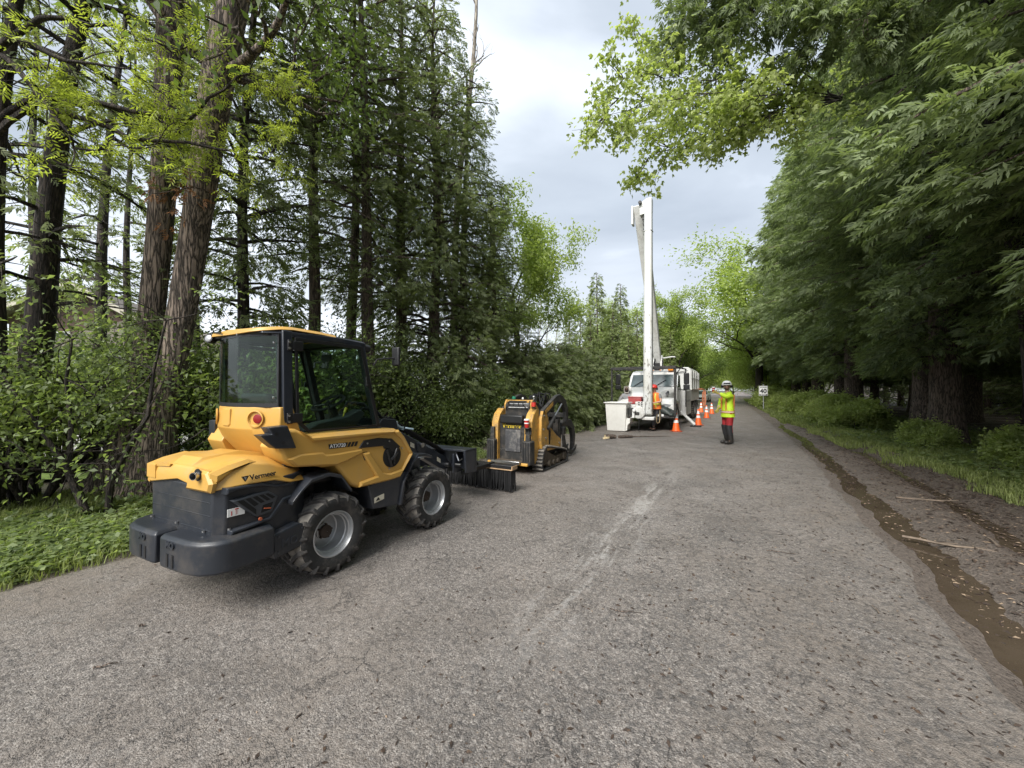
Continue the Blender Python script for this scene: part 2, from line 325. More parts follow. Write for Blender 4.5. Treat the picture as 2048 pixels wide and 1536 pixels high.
bu = N(nt, 'ShaderNodeBump'); bu.inputs['Strength'].default_value = 1; bu.inputs['Distance'].default_value = .05; L_(nt, n2.outputs[0], bu.inputs['Height']); L_(nt, bu.outputs[0], b.inputs['Normal'])
qs = ax([(-600, -60, 60), (-60, -14, 4), (-14, -4, .25), (-4, 1.2, .8), (1.2, 4.6, .045), (4.6, 14, .5), (14, 60, 4), (60, 600, 60)])
ts = ax([(-60, -4, 6), (-4, 1, .4), (1, 14, .07), (14, 34, .3), (34, 130, 3), (130, 900, 60)])
tag(grid('ground', qs, ts, height, 'ground_soil'), kind='structure')

# ---- asphalt
m = bpy.data.materials.new('worn_asphalt'); m.use_nodes = True; nt = m.node_tree; b = nt.nodes['Principled BSDF']; MATS['worn_asphalt'] = m
tc = N(nt, 'ShaderNodeTexCoord'); sp = N(nt, 'ShaderNodeSeparateXYZ'); L_(nt, tc.outputs['Object'], sp.inputs[0])
vo = N(nt, 'ShaderNodeTexVoronoi'); vo.inputs['Scale'].default_value = 150; L_(nt, tc.outputs['Object'], vo.inputs['Vector'])
vo2 = N(nt, 'ShaderNodeTexVoronoi'); vo2.inputs['Scale'].default_value = 85; L_(nt, tc.outputs['Object'], vo2.inputs['Vector'])
big = noise(nt, .45, 5, .6); mid = noise(nt, 2.3, 6, .65, dist=.4); fine = noise(nt, 26, 6, .75); lump = noise(nt, 16, 6, .75, dist=.8)
stone = N(nt, 'ShaderNodeSeparateColor'); L_(nt, vo.outputs['Color'], stone.inputs[0])
stone2 = N(nt, 'ShaderNodeSeparateColor'); L_(nt, vo2.outputs['Color'], stone2.inputs[0])
cr = N(nt, 'ShaderNodeValToRGB'); L_(nt, stone.outputs[0], cr.inputs[0]); e = cr.color_ramp.elements
e[0].position = 0; e[0].color = (.075, .067, .062, 1); e[1].position = 1; e[1].color = (.36, .33, .3, 1); k = e.new(.5); k.color = (.195, .17, .15, 1); k = e.new(.85); k.color = (.26, .238, .218, 1)
bl_ = mrange(nt, noise(nt, 1.1, 6, .7, dist=.5).outputs[0], .36, .64, .76, 1.28); bs_ = N(nt, 'ShaderNodeVectorMath', operation='SCALE'); L_(nt, cr.outputs[0], bs_.inputs[0]); L_(nt, bl_.outputs[0], bs_.inputs['Scale'])
base = mixc(nt, mrange(nt, stone2.outputs[1], .93, .98).outputs[0], bs_.outputs[0], (.36, .33, .3))
base = mixc(nt, mrange(nt, fine.outputs[0], .52, .35, 0, .75).outputs[0], base, (.045, .042, .042))      # binder showing between stones
brown = mixc(nt, mrange(nt, fine.outputs[0], .3, .7).outputs[0], (.12, .1, .08), (.235, .2, .17))
# dirt film: patches, more towards both edges and beyond the pull-off
dm = N(nt, 'ShaderNodeMath', operation='MULTIPLY'); L_(nt, mrange(nt, big.outputs[0], .4, .7).outputs[0], dm.inputs[0]); L_(nt, mrange(nt, mid.outputs[0], .3, .55).outputs[0], dm.inputs[1])
ed = mrange(nt, sp.outputs[0], -.3, 1.5, 0, .6)
ed2 = mrange(nt, sp.outputs[0], -3.6, -5.0, 0, .75)
far = mrange(nt, sp.outputs[1], 7, 16, 0, .3)
s1 = N(nt, 'ShaderNodeMath', operation='ADD'); L_(nt, ed.outputs[0], s1.inputs[0]); L_(nt, ed2.outputs[0], s1.inputs[1])
s2 = N(nt, 'ShaderNodeMath', operation='ADD'); L_(nt, s1.outputs[0], s2.inputs[0]); L_(nt, far.outputs[0], s2.inputs[1])
s3 = N(nt, 'ShaderNodeMath', operation='MULTIPLY'); L_(nt, s2.outputs[0], s3.inputs[0]); L_(nt, mrange(nt, mid.outputs[0], .3, .6, .25, 1.2).outputs[0], s3.inputs[1])
s4 = N(nt, 'ShaderNodeMath', operation='MULTIPLY_ADD', use_clamp=True); L_(nt, dm.outputs[0], s4.inputs[0]); s4.inputs[1].default_value = .85; L_(nt, s3.outputs[0], s4.inputs[2])
dirtmask = N(nt, 'ShaderNodeMath', operation='MULTIPLY', use_clamp=True); L_(nt, s4.outputs[0], dirtmask.inputs[0]); L_(nt, mrange(nt, fine.outputs[0], .33, .58, .35, 1.1).outputs[0], dirtmask.inputs[1])
c1 = mixc(nt, dirtmask.outputs[0], base, brown)
# dry dusty streaks left by wheels, running along the road
mp = N(nt, 'ShaderNodeMapping'); mp.inputs['Scale'].default_value = (5.5, .8, 1); L_(nt, tc.outputs['Object'], mp.inputs[0])
st = noise(nt, 1, 6, .72, src=mp.outputs[0], dist=.3)
bandx = N(nt, 'ShaderNodeMath', operation='ADD'); L_(nt, sp.outputs[0], bandx.inputs[0]); bandx.inputs[1].default_value = 1.12
absx = N(nt, 'ShaderNodeMath', operation='ABSOLUTE'); L_(nt, bandx.outputs[0], absx.inputs[0])
bm = mrange(nt, absx.outputs[0], .05, .36, 1, 0); tm = mrange(nt, sp.outputs[1], 1.6, 3.0, 0, 1); tm2 = mrange(nt, sp.outputs[1], 6, 9, 1, 0)
q1 = N(nt, 'ShaderNodeMath', operation='MULTIPLY'); L_(nt, bm.outputs[0], q1.inputs[0]); L_(nt, tm.outputs[0], q1.inputs[1])
q2 = N(nt, 'ShaderNodeMath', operation='MULTIPLY'); L_(nt, q1.outputs[0], q2.inputs[0]); L_(nt, tm2.outputs[0], q2.inputs[1])
q3 = N(nt, 'ShaderNodeMath', operation='MULTIPLY', use_clamp=True); L_(nt, q2.outputs[0], q3.inputs[0]); L_(nt, mrange(nt, st.outputs[0], .47, .56, 0, .95).outputs[0], q3.inputs[1])
q4 = N(nt, 'ShaderNodeMath', operation='MULTIPLY', use_clamp=True); L_(nt, q3.outputs[0], q4.inputs[0]); L_(nt, mrange(nt, lump.outputs[0], .42, .55).outputs[0], q4.inputs[1])
c2 = mixc(nt, q4.outputs[0], c1, (.42, .4, .375))
# darker, rougher, lumpy patches towards the bottom right
dk = N(nt, 'ShaderNodeMath', operation='MULTIPLY', use_clamp=True); L_(nt, mrange(nt, sp.outputs[0], -2.2, -.5, .1, 1).outputs[0], dk.inputs[0]); L_(nt, mrange(nt, lump.outputs[0], .5, .6, 0, .5).outputs[0], dk.inputs[1])
c3 = mixc(nt, dk.outputs[0], c2, (.06, .058, .058))
# fine cracks
vc = N(nt, 'ShaderNodeTexVoronoi', feature='DISTANCE_TO_EDGE'); vc.inputs['Scale'].default_value = 4.2
wv = N(nt, 'ShaderNodeVectorMath', operation='ADD'); dn = noise(nt, 5, 5, .7); sc_ = N(nt, 'ShaderNodeVectorMath', operation='SCALE'); L_(nt, dn.outputs['Color'], sc_.inputs[0]); sc_.inputs['Scale'].default_value = .35
L_(nt, tc.outputs['Object'], wv.inputs[0]); L_(nt, sc_.outputs[0], wv.inputs[1]); L_(nt, wv.outputs[0], vc.inputs['Vector'])
ck = N(nt, 'ShaderNodeMath', operation='MULTIPLY'); L_(nt, mrange(nt, vc.outputs[0], .005, .026, 1, 0).outputs[0], ck.inputs[0]); L_(nt, mrange(nt, mid.outputs[0], .46, .6, 0, .7).outputs[0], ck.inputs[1])
c4 = mixc(nt, ck.outputs[0], c3, (.03, .028, .028))
L_(nt, c4, b.inputs['Base Color'])
rg = mrange(nt, mid.outputs[0], .3, .7, .5, .8); L_(nt, rg.outputs[0], b.inputs['Roughness']); b.inputs['Specular IOR Level'].default_value = .55
hh = N(nt, 'ShaderNodeMath', operation='MULTIPLY_ADD'); L_(nt, vo.outputs['Distance'], hh.inputs[0]); hh.inputs[1].default_value = -.35; L_(nt, fine.outputs[0], hh.inputs[2])
hh2 = N(nt, 'ShaderNodeMath', operation='MULTIPLY_ADD'); L_(nt, lump.outputs[0], hh2.inputs[0]); hh2.inputs[1].default_value = 1.2; L_(nt, hh.outputs[0], hh2.inputs[2])
hh3 = N(nt, 'ShaderNodeMath', operation='MULTIPLY_ADD'); L_(nt, ck.outputs[0], hh3.inputs[0]); hh3.inputs[1].default_value = -.8; L_(nt, hh2.outputs[0], hh3.inputs[2])
bu = N(nt, 'ShaderNodeBump'); bu.inputs['Strength'].default_value = .85; bu.inputs['Distance'].default_value = .016; L_(nt, hh3.outputs[0], bu.inputs['Height']); L_(nt, bu.outputs[0], b.inputs['Normal'])
# strip mesh with ragged edges; x across, y along
ts = ax([(-60, -4, 8), (-4, 20, .12), (20, 60, .8), (60, 260, 10)])
def roadstrip():
    us = np.concatenate([[0, .006, .02], np.linspace(.06, .94, 12), [.98, .994, 1]]); V = []
    for t in ts:
        l = float(ledge(np.array(t)))+.05*float(nz(np.array(0.), np.array(t), 7, 4)); r = float(edge(np.array(t)))+.07*float(nz(np.array(0.), np.array(t), 1.6, 1))+.03*float(nz(np.array(0.), np.array(t), 9, 2))
        for u in us:
            z = .0 if .01 < u < .99 else -.03 if u in (0, 1) else -.004
            V.append((l+(r-l)*u, t, z))
    n = len(us); i = np.arange((len(ts)-1)*(n-1)); a = (i//(n-1))*n+i % (n-1)
    return np.array(V), np.stack([a, a+1, a+n+1, a+n], 1)
V, F = roadstrip(); o = npmesh('road', V, F, 'worn_asphalt', smooth=True); o.rotation_euler = (0, 0, R(-HEAD)); tag(o, kind='structure')
# ---- standing water in the wheel ruts
m = bpy.data.materials.new('muddy_water'); m.use_nodes = True; nt = m.node_tree; b = nt.nodes['Principled BSDF']; MATS['muddy_water'] = m
tc = N(nt, 'ShaderNodeTexCoord'); n1 = noise(nt, 1.5, 4); c1 = mixc(nt, mrange(nt, n1.outputs[0], .3, .7).outputs[0], (.05, .037, .025), (.085, .065, .046)); L_(nt, c1, b.inputs['Base Color'])
b.inputs['Roughness'].default_value = .06; n2 = noise(nt, 9, 3); bu = N(nt, 'ShaderNodeBump'); bu.inputs['Strength'].default_value = .05; bu.inputs['Distance'].default_value = .01; L_(nt, n2.outputs[0], bu.inputs['Height']); L_(nt, bu.outputs[0], b.inputs['Normal'])
def water(name, d0, d1, t0, t1, z):
    ts_ = np.arange(t0, t1, .2); V = []
    for t in ts_:
        e_ = float(edge(np.array(t)))
        V += [(e_+d0, t, z), (e_+d1, t, z)]
    i = np.arange(len(ts_)-1)*2
    o = npmesh(name, V, np.stack([i, i+1, i+3, i+2], 1), 'muddy_water'); o.rotation_euler = (0, 0, R(-HEAD)); tag(o, kind='structure')
water('water', -.02, .8, .5, 24, -.058)
water('water', .98, 1.55, 3.2, 13.5, -.072)
# ================================================================== VEGETATION
def unit(v): return v/np.maximum(np.linalg.norm(v, axis=-1, keepdims=True), 1e-9)
def leaf_t(l=1., w=.5, fold=.12, drop=.15):      # one simple leaf: a folded diamond, base at the origin, along +x
    return np.array([[0, 0, 0], [.42*l, -w/2*l, fold*l], [l, 0, -drop*l], [.42*l, w/2*l, fold*l]])
def frond_t():                                   # flat fan of scaly cedar twigs
    out = []
    for s, ang, l in [(.0, 38, .42), (.02, -42, .40), (.25, 34, .44), (.28, -36, .42), (.5, 27, .38), (.52, -30, .36), (.35, 3, .65)]:
        a = math.radians(ang); M = np.array([[math.cos(a), -math.sin(a), 0], [math.sin(a), math.cos(a), 0], [0, 0, 1]])
        L = leaf_t(l, .26, .03, .22)@M.T; L[:, 0] += s; out.append(L)
    return np.concatenate(out)
def pinnate_t():                                 # compound leaf of narrow leaflets
    out = []
    for s, ang, l in [(.15, 62, .34), (.15, -62, .34), (.36, 58, .38), (.36, -58, .38), (.57, 52, .36), (.57, -52, .36), (.72, 0, .38)]:
        a = math.radians(ang); M = np.array([[math.cos(a), -math.sin(a), 0], [math.sin(a), math.cos(a), 0], [0, 0, 1]])
        L = leaf_t(l, .3, .03, .25)@M.T; L[:, 0] += s; out.append(L)
    return np.concatenate(out)
def maple_t():
    out = []
    for ang, l, w_ in [(0, 1, .62), (52, .72, .6), (-52, .72, .6)]:
        a = math.radians(ang); M = np.array([[math.cos(a), -math.sin(a), 0], [math.sin(a), math.cos(a), 0], [0, 0, 1]])
        out.append(leaf_t(l, w_, .05, .25)@M.T)
    return np.concatenate(out)
T_LEAF, T_FROND, T_PIN, T_MAPLE = leaf_t(), frond_t(), pinnate_t(), maple_t()
def scatter(P, D, S, T, rs, roll=1., up=None):
    """place template T at points P, pointing along D, scaled S; its normal is near 'up' with random roll"""
    n = len(P); D = unit(D); U = np.tile([0, 0, 1.], (n, 1)) if up is None else up
    U = unit(U+rs.normal(0, roll, (n, 3))); B = unit(np.cross(U, D)); Cc = np.cross(D, B)
    V = P[:, None, :]+S[:, None, None]*(T[None, :, 0:1]*D[:, None]+T[None, :, 1:2]*B[:, None]+T[None, :, 2:3]*Cc[:, None])
    return V.reshape(-1, 3)
def quadidx(nv): return np.arange(nv).reshape(-1, 4)
def limb(path, r0, r1, mb, n=6, rnd=None):
    k = len(path); mb.tube(path, [r0+(r1-r0)*i/(k-1) for i in range(k)], n, cap=False)
def trunk_mb(H, r0, r1, lean, rs, flare=1.5, n=12, wob=.06, bend=0):
    mb = MB(); K = 16; pts = []; rr = []
    for i in range(K+1):
        s = (i/K)**1.25; z = H*s-.15
        pts.append((lean[0]*s+wob*math.sin(s*9+rs.rand()*.5)*min(1, s*4), lean[1]*s+wob*math.cos(s*7)*min(1, s*4)+bend*math.sin(s*math.pi), z)); rr.append((r0+(r1-r0)*s)*(1+(flare-1)*math.exp(-max(z, 0)/.35)))
    mb.tube(pts, rr, n); return mb, pts
def axis_at(pts, z):
    for a, b in zip(pts[:-1], pts[1:]):
        if a[2] <= z <= b[2]:
            k = (z-a[2])/(b[2]-a[2]+1e-9); return np.array([a[0]+(b[0]-a[0])*k, a[1]+(b[1]-a[1])*k, z])
    return np.array(pts[-1])
def cedar(name, H, z0, Rm, nbr, dens, seed, leaf, bark, r0=.22, lean=(0, 0), size=(.2, .42), bare=0, sparse=0, prof=None, droop=.55, side=None, tk='trunk', parent=None, spread=1.):
    rs = np.random.RandomState(seed); root = empty(name) if parent is None else parent
    mb, pts = trunk_mb(H, r0, .02, lean, rs, wob=.05)
    P, D, S = [], [], []
    for i in range(nbr):
        u = (i+rs.rand())/nbr; h = z0+(H-z0-.1)*u; L = Rm*(prof(u) if prof else (1-u)**.62*(.55+.45*min(1, u*6)))*rs.uniform(.6, 1.12)+.15
        az = i*2.399+rs.uniform(-.5, .5); d = np.array([math.cos(az), math.sin(az), 0]); c = axis_at(pts, h)
        if side is not None and rs.rand() < side[1] and d@np.array([math.cos(side[0]), math.sin(side[0]), 0]) < -.1: continue
        if sparse and rs.rand() < sparse: continue
        rise = rs.uniform(.05, .45)
        def q(s): return c+d*L*s+np.array([0, 0, L*(rise*s-droop*s*s*rs_d+.16*s**4)])
        rs_d = rs.uniform(.6, 1.3)
        limb([q(s) for s in (0, .25, .5, .75, .95)], max(.012, .02+.012*L), .005, mb, 4)
        n = int(dens*L*(1+.4*L)); s = rs.uniform(.18 if h > 3.5 else .3, 1, n)**.75; sd = np.array([-d[1], d[0], 0])
        lat = rs.normal(0, 1, n)*.3*spread*(L*(1.05-s)*.8+.3); base = np.array([q(k) for k in s])
        pp = base+sd*lat[:, None]+np.array([0, 0, 1])*(rs.normal(-.06, .14, n)-np.abs(lat)*.28)[:, None]
        dd = d*(.75+.3*rs.rand(n))[:, None]+sd*(np.sign(lat)*rs.uniform(.1, 1.0, n))[:, None]+np.array([0, 0, -1])*rs.uniform(-.1, 1.1, n)[:, None]
        P.append(pp); D.append(dd); S.append(rs.uniform(size[0], size[1], n))
        for k in range(int(bare*L)):                         # dead bare twigs inside
            s0 = rs.uniform(.1, .6); p0 = q(s0); e_ = p0+d*rs.uniform(.2, .6)+sd*rs.uniform(-.7, .7)+np.array([0, 0, rs.uniform(-.5, .15)])
            m_ = (p0+e_)/2+np.array([0, 0, rs.uniform(-.1, .1)]); limb([p0, m_, e_], .008, .002, mb, 3)
    P, D, S = map(np.concatenate, (P, D, S))
    mb.build(tk, bark, root, smooth=60)
    V = scatter(P, D+rs.normal(0, .28, D.shape), S, T_FROND, rs, .75); npmesh('crown', V, quadidx(len(V)), leaf, root)
    return root
def grow(rs, p, d, L, r, lev, maxlev, mb, tips, up=.1, spread=.6, nk=3, gn=1.):
    k = 5; pts = [p]; q = np.array(p, float); dd = np.array(d, float)
    for i in range(k):
        dd = unit(dd+rs.normal(0, .13, 3)+np.array([0, 0, up*.3])); q = q+dd*L/k; pts.append(q)
    r1 = r*.55; mb.tube(pts, [r+(r1-r)*i/k for i in range(k+1)], max(3, 9-2*lev), cap=False)
    if lev >= maxlev-1:
        for s in ((2, 3, 4, 5) if lev == maxlev else (4, 5)): tips.append((pts[s], dd.copy(), L))
    if lev < maxlev:
        for j in range(nk+(lev == 0)):
            s = rs.randint(2 if lev else 2, k+1) if j else k; sd = unit(np.cross(dd, rs.normal(0, 1, 3))); nd = unit(dd*(1-spread*.5)+sd*spread*rs.uniform(.7, 1.3)+np.array([0, 0, up]))
            grow(rs, pts[s], nd, L*rs.uniform(.55, .8)*gn, r1*.8, lev+1, maxlev, mb, tips, up, spread, nk, gn)
def leaves_at(rs, tips, per, rad, size, T, hang=.3, roll=.7):
    tp = np.array([t[0] for t in tips]); td = np.array([t[1] for t in tips]); n = len(tp)*per; idx = np.repeat(np.arange(len(tp)), per)
    P = tp[idx]+rs.normal(0, 1, (n, 3))*rad; D = td[idx]*.4+rs.normal(0, .6, (n, 3))+np.array([0, 0, -hang])
    return scatter(P, D, rs.uniform(size[0], size[1], n), T, rs, roll)
def broadleaf(name, H, seed, leaf, bark, r0=.16, per=26, rad=.28, size=(.07, .13), spread=.62, nk=3, maxlev=4, first=.34, T=T_LEAF, lean=(0, 0), up=.12, parent=None):
    rs = np.random.RandomState(seed); root = empty(name) if parent is None else parent; mb = MB(); tips = []
    hz_ = H*first; mb.tube([(0, 0, -.2), (lean[0]*.2, lean[1]*.2, hz_*.3), (lean[0]*.6, lean[1]*.6, hz_)], [r0*1.35, r0, r0*.85], 9, cap=False)
    grow(rs, np.array([lean[0]*.6, lean[1]*.6, hz_-.02]), unit(np.array([lean[0]*.3, lean[1]*.3, 1.])), H*.30, r0*.85, 0, maxlev, mb, tips, up, spread, nk)
    for j in range(4):
        a = j*1.6+rs.rand(); grow(rs, np.array([lean[0]*.4, lean[1]*.4, hz_*rs.uniform(.7, 1)]), unit(np.array([math.cos(a), math.sin(a), .7])), H*.2, r0*.4, 1, maxlev, mb, tips, up, spread, nk)
    mb.build('trunk', bark, root, smooth=60); V = leaves_at(rs, tips, per, rad, size, T); npmesh('crown', V, quadidx(len(V)), leaf, root)
    return root
def shrub(name, H, Rr, seed, leaf, bark, nst=7, per=30, size=(.045, .09), T=T_LEAF, rad=.13, maxlev=3, spread=.7, flat=.9, low=.15, parent=None):
    rs = np.random.RandomState(seed); root = empty(name) if parent is None else parent; mb = MB(); tips = []
    for i in range(nst):
        a = i*2.399+rs.rand(); d = unit(np.array([math.cos(a)*Rr*rs.uniform(.3, 1.1), math.sin(a)*Rr*rs.uniform(.3, 1.1), H*.75]))
        grow(rs, np.array([math.cos(a)*.12, math.sin(a)*.12, -.08]), d, H*rs.uniform(.42, .62), .014+.012*H, 0, maxlev, mb, tips, .02, spread, 3)
    mb.build('stems', bark, root, smooth=60); V = leaves_at(rs, tips, per, rad, size, T, .15, .55); V = V[np.repeat(V.reshape(-1, 4, 3)[:, :, 2].min(1) > low*.2, 4)]
    npmesh('foliage', V, quadidx(len(V)), leaf, root); return root

CEDL = leafmat('cedar_foliage', (.095, .12, .058), (.29, .335, .16), .55, .42, vs=.8)
CEDD = leafmat('dark_cedar_foliage', (.088, .12, .062), (.31, .37, .195), .55, .42, vs=.8)
CEDB = leafmat('far_cedar_foliage', (.1, .135, .045), (.26, .31, .12), .55, .3, vs=.5)
BRT = leafmat('bright_spring_leaves', (.19, .26, .06), (.42, .49, .17), .5, .45, vs=.5)
MID = leafmat('mid_green_leaves', (.06, .1, .025), (.2, .27, .08), .45, .4, vs=1.2)
BUSH = leafmat('bush_leaves', (.07, .105, .04), (.28, .34, .15), .45, .5, vs=1.4)
YGR = leafmat('yellow_green_leaves', (.23, .28, .045), (.45, .5, .12), .5, .5, vs=1)
MAPL = leafmat('fresh_leaves', (.22, .28, .08), (.48, .53, .24), .5, .5, vs=1)
BRN = leafmat('dead_brown_foliage', (.2, .09, .04), (.36, .2, .1), .7, .2, tcol=(1, .8, .6))
GRS = leafmat('grass_blades', (.12, .155, .055), (.33, .37, .14), .5, .4, vs=1)
BKG = barkmat('grey_furrowed_bark', (.03, .023, .018), (.3, .235, .19), 7, 1.)
BKC = barkmat('cedar_bark', (.03, .023, .018), (.2, .15, .12), 12, .7)
BKD = barkmat('dark_bark', (.012, .01, .008), (.07, .055, .045), 9, .7)
BKP = barkmat('pale_bark', (.12, .1, .08), (.4, .36, .3), 5, .4)

# ---- prototypes
fullp = lambda u: (.34+.78*min(1, u*4.5))*(1-u)**.5 if u < .999 else 0
cedA = cedar('cedar_tree', 15.5, 2.0, 3.0, 150, 44, 11, CEDD, BKC, .26, prof=fullp, bare=1.5, size=(.14, .31))
cedB = cedar('cedar_tree', 17, 2.2, 3.2, 150, 42, 12, CEDD, BKC, .3, (.4, .2), prof=fullp, bare=1.5, size=(.14, .32))
cedS = cedar('cedar_tree', 15, 3.9, 1.75, 84, 24, 13, CEDL, BKC, .16, (.3, -.2), bare=2.5, size=(.12, .27), sparse=.1, prof=lambda u: (.75+.4*math.sin(u*3))*(1-u)**.5)
cedM = cedar('cedar_tree', 11, .5, 1.9, 112, 34, 14, CEDL, BKC, .17, size=(.11, .26), prof=lambda u: (1-u)**.42)
cedF = cedar('cedar_tree', 9.5, .3, 1.75, 90, 20, 15, CEDB, BKC, .14, size=(.25, .5), prof=lambda u: (1-u)**.75)
brA = broadleaf('broadleaf_tree', 10, 21, BRT, BKD, .15, per=22, rad=.22, size=(.1, .18))
brB = broadleaf('broadleaf_tree', 12, 22, BRT, BKD, .18, per=18, rad=.34, size=(.12, .22), spread=.75)
brM = broadleaf('broadleaf_tree', 9, 23, MID, BKD, .13, per=20, rad=.28, size=(.09, .17))
brC = broadleaf('broadleaf_tree', 9, 24, BRT, BKD, .14, per=34, rad=.32, size=(.09, .17), first=.06, spread=.8)
shA = shrub('shrub', 2.3, 1.0, 31, BUSH, BKD, nst=7, per=5, size=(.045, .095), rad=.17, low=3.8)
shB = shrub('shrub', 1.3, .9, 32, BUSH, BKD, nst=8, per=16, size=(.05, .09), rad=.12)
shC = shrub('shrub', 1.2, 1.0, 33, MAPL, BKD, nst=8, per=14, size=(.07, .12), rad=.14, T=T_MAPLE)
shD = shrub('shrub', 2.2, 1.0, 35, leafmat('fresh_bush_leaves', (.14, .19, .06), (.36, .42, .17), .45, .5, vs=1.4), BKD, nst=7, per=5, size=(.06, .12), rad=.2, low=3.4)
used = set()
def put(proto, x, y, rz, sc, label, group, cat='tree', z=0):
    if proto.name in used: o = dup(proto, (x, y, z), rz, sc, label, cat, group)
    else:
        used.add(proto.name); o = proto; o.location = (x, y, z); o.rotation_euler = (0, 0, rz); o.scale = (sc, sc, sc) if not hasattr(sc, '__len__') else sc; tag(o, label, cat, group)
    return o
rs = np.random.RandomState(5)
# ---- right side: tall dark cedars, front row then deeper rows
GR = 'tall dark cedars along the right side of the road'
row = [(5.6, 3.6), (5.2, 7.6), (5.4, 11.4), (5.0, 15.4), (5.6, 18.4), (6.2, 21.2), (4.9, 24.5), (5.2, 29), (4.9, 34), (4.8, 39), (4.7, 44), (4.6, 50)]
for i, (q, t) in enumerate(row):
    x, y = rd(q, t); lab = ['tall dark cedar just outside the right edge, its sprays hanging into the upper right corner', 'tall dark cedar filling the upper right of the photo with long drooping sprays', 'dark cedar with drooping boughs at the right edge of the photo', 'tall dark cedar behind the muddy shoulder, boughs reaching over the verge',
        'dark cedar standing left of the pale-based trunk on the right', 'cedar with a pale broad trunk base beside the right verge', 'tall dark cedar between the pale trunk and the speed sign', 'tall cedar above the leafy bushes right of the speed sign', 'dark cedar standing just behind the speed sign', 'cedar beyond the speed sign, second past it', 'cedar beyond the speed sign, third past it', 'farthest dark cedar of the right-hand row near the bright green trees'][i]
    k_ = rs.uniform(.95, 1.06); put(cedA if i % 2 else cedB, x, y, rs.rand()*6, (k_*1.28, k_*1.28, k_*1.18), lab, GR)
for i in range(9):
    x, y = rd(9.3+rs.uniform(-.6, .6), 6.5+i*4.6+rs.uniform(-.8, .8)); put(cedA if i % 2 else cedB, x, y, rs.rand()*6, rs.uniform(.9, 1.1), 'dark cedar standing in the second row deep in the right-hand wood', 'second row of cedars in the right-hand wood')
for i in range(9):
    x, y = rd(17+rs.uniform(-1, 1), 8+i*5); put(cedM, x, y, rs.rand()*6, (1.9, 1.9, 1.2), 'dim cedar in the third row at the back of the right-hand wood', 'third row of cedars in the right-hand wood')
for i in range(8):
    x, y = rd(13.5+rs.uniform(-1, 1), 12+i*6+rs.uniform(-.8, .8)); put(cedM, x, y, rs.rand()*6, rs.uniform(1.1, 1.3), 'dim cedar in the third row at the back of the right-hand wood', 'third row of cedars in the right-hand wood')
# ---- right: light bushes under the cedars
for i, (q, t, s) in enumerate([(3.9, 19.5, .8), (4.1, 22, .9), (3.9, 24, .9), (3.9, 27, 1.0), (3.9, 30.5, 1.0), (3.3, 36.5, 1.0), (2.9, 40.5, 1.2), (2.8, 45, 1.3), (4.4, 14.5, .5), (5.0, 11.6, .55)]):
    x, y = rd(q, t); put(shC, x, y, rs.rand()*6, s, ['small leafy bush in front of the pale cedar trunk', 'leafy light green bush left of the pale cedar trunk', 'light green bush on the verge, third right of the speed sign', 'light green bush on the verge, second right of the speed sign', 'light green bush right beside the speed sign', 'light green bush just behind the speed sign', 'light green bush two places behind the speed sign', 'farthest light green bush on the right verge', 'low green seedling bush at the grass edge under the right cedars', 'low fresh green bush at the far right edge of the photo'][i], 'light green bushes on the right verge', 'bush')
# ---- far end of the road
for i, (q, t, p, s) in enumerate([(4.2, 50, brC, 1.5), (3.6, 60, brC, 1.7), (3.8, 72, brC, 1.8), (-8.6, 40, brC, .95), (-8.6, 50, brC, 1.15), (-7.6, 60, brC, 1.2), (-6.6, 73, brC, 1.4), (-5.5, 88, brC, 1.5), (3, 88, brC, 1.7), (-1, 108, brC, 1.7), (5, 104, brC, 1.8), (-9.5, 34, brC, .85), (-12, 44, brB, 1.0), (-10, 112, brC, 2.2), (-13, 60, brC, 1.5), (8.5, 58, brC, 1.7), (9, 78, brC, 2), (1.9, 47, brB, (2.1, 2.1, 1.45))]):
    x, y = rd(q, t); put(p, x, y, rs.rand()*6, s, ['bright green tree leaning over the right of the road where the cedars end', 'tall bright green tree on the right, second past the cedars', 'bright green tree on the right, third past the cedars', 'bright green tree right behind the bucket truck body', 'bright green tree behind the white car, left of the road', 'bright tree left of the road beyond the white car', 'bright tree farther left of the road beyond the white car', 'mid green tree at the far bend, left side', 'bright tree at the far bend, right side', 'mid green tree closing the end of the road', 'bright tree at the end of the road behind the others', 'bright green tree showing right of the boom', 'bright tree deep behind the bucket truck', 'large bright tree far left behind the end of the road', 'bright tree in the second line left of the road', 'bright tree in the second line right of the road', 'farthest bright tree in the second line right of the road', 'large bright green tree arching over the road beyond the dark cedars'][i], 'bright spring trees at the far end of the road')
# ---- far left of the road behind the truck and the hedge
GF = 'cedars and trees behind the bucket truck'
for i, (px, Y, p, s) in enumerate([(1195, 30, cedF, 1.08), (1243, 31, cedF, 1.02), (1160, 33, cedF, .88), (1225, 27, cedF, .82), (1275, 28, cedF, .78), (1180, 26, cedF, .7), (1310, 30, cedF, .82), (1350, 33, brA, 1.02), (1140, 24, cedF, .62), (1258, 24, cedF, .6), (1340, 27, cedF, .6), (1385, 36, brM, .95)]):
    put(p, at(px, Y), Y, rs.rand()*6, s if i > 1 else (s*.9, s*.9, s*1.06), ['tallest pointed cedar behind the bucket truck, left of the boom', 'pointed thin-topped cedar close left of the boom', 'green cedar far left behind the truck', 'cedar in front of the two pointed cedars', 'cedar directly behind the boom', 'low cedar between the hedge and the pointed cedar', 'cedar right of the boom behind the truck cab', 'light green tree just right of the boom', 'low cedar at the left end behind the hedge', 'low cedar behind the lift basket', 'low cedar behind the truck box', 'mid green tree behind the truck box'][i], GF)
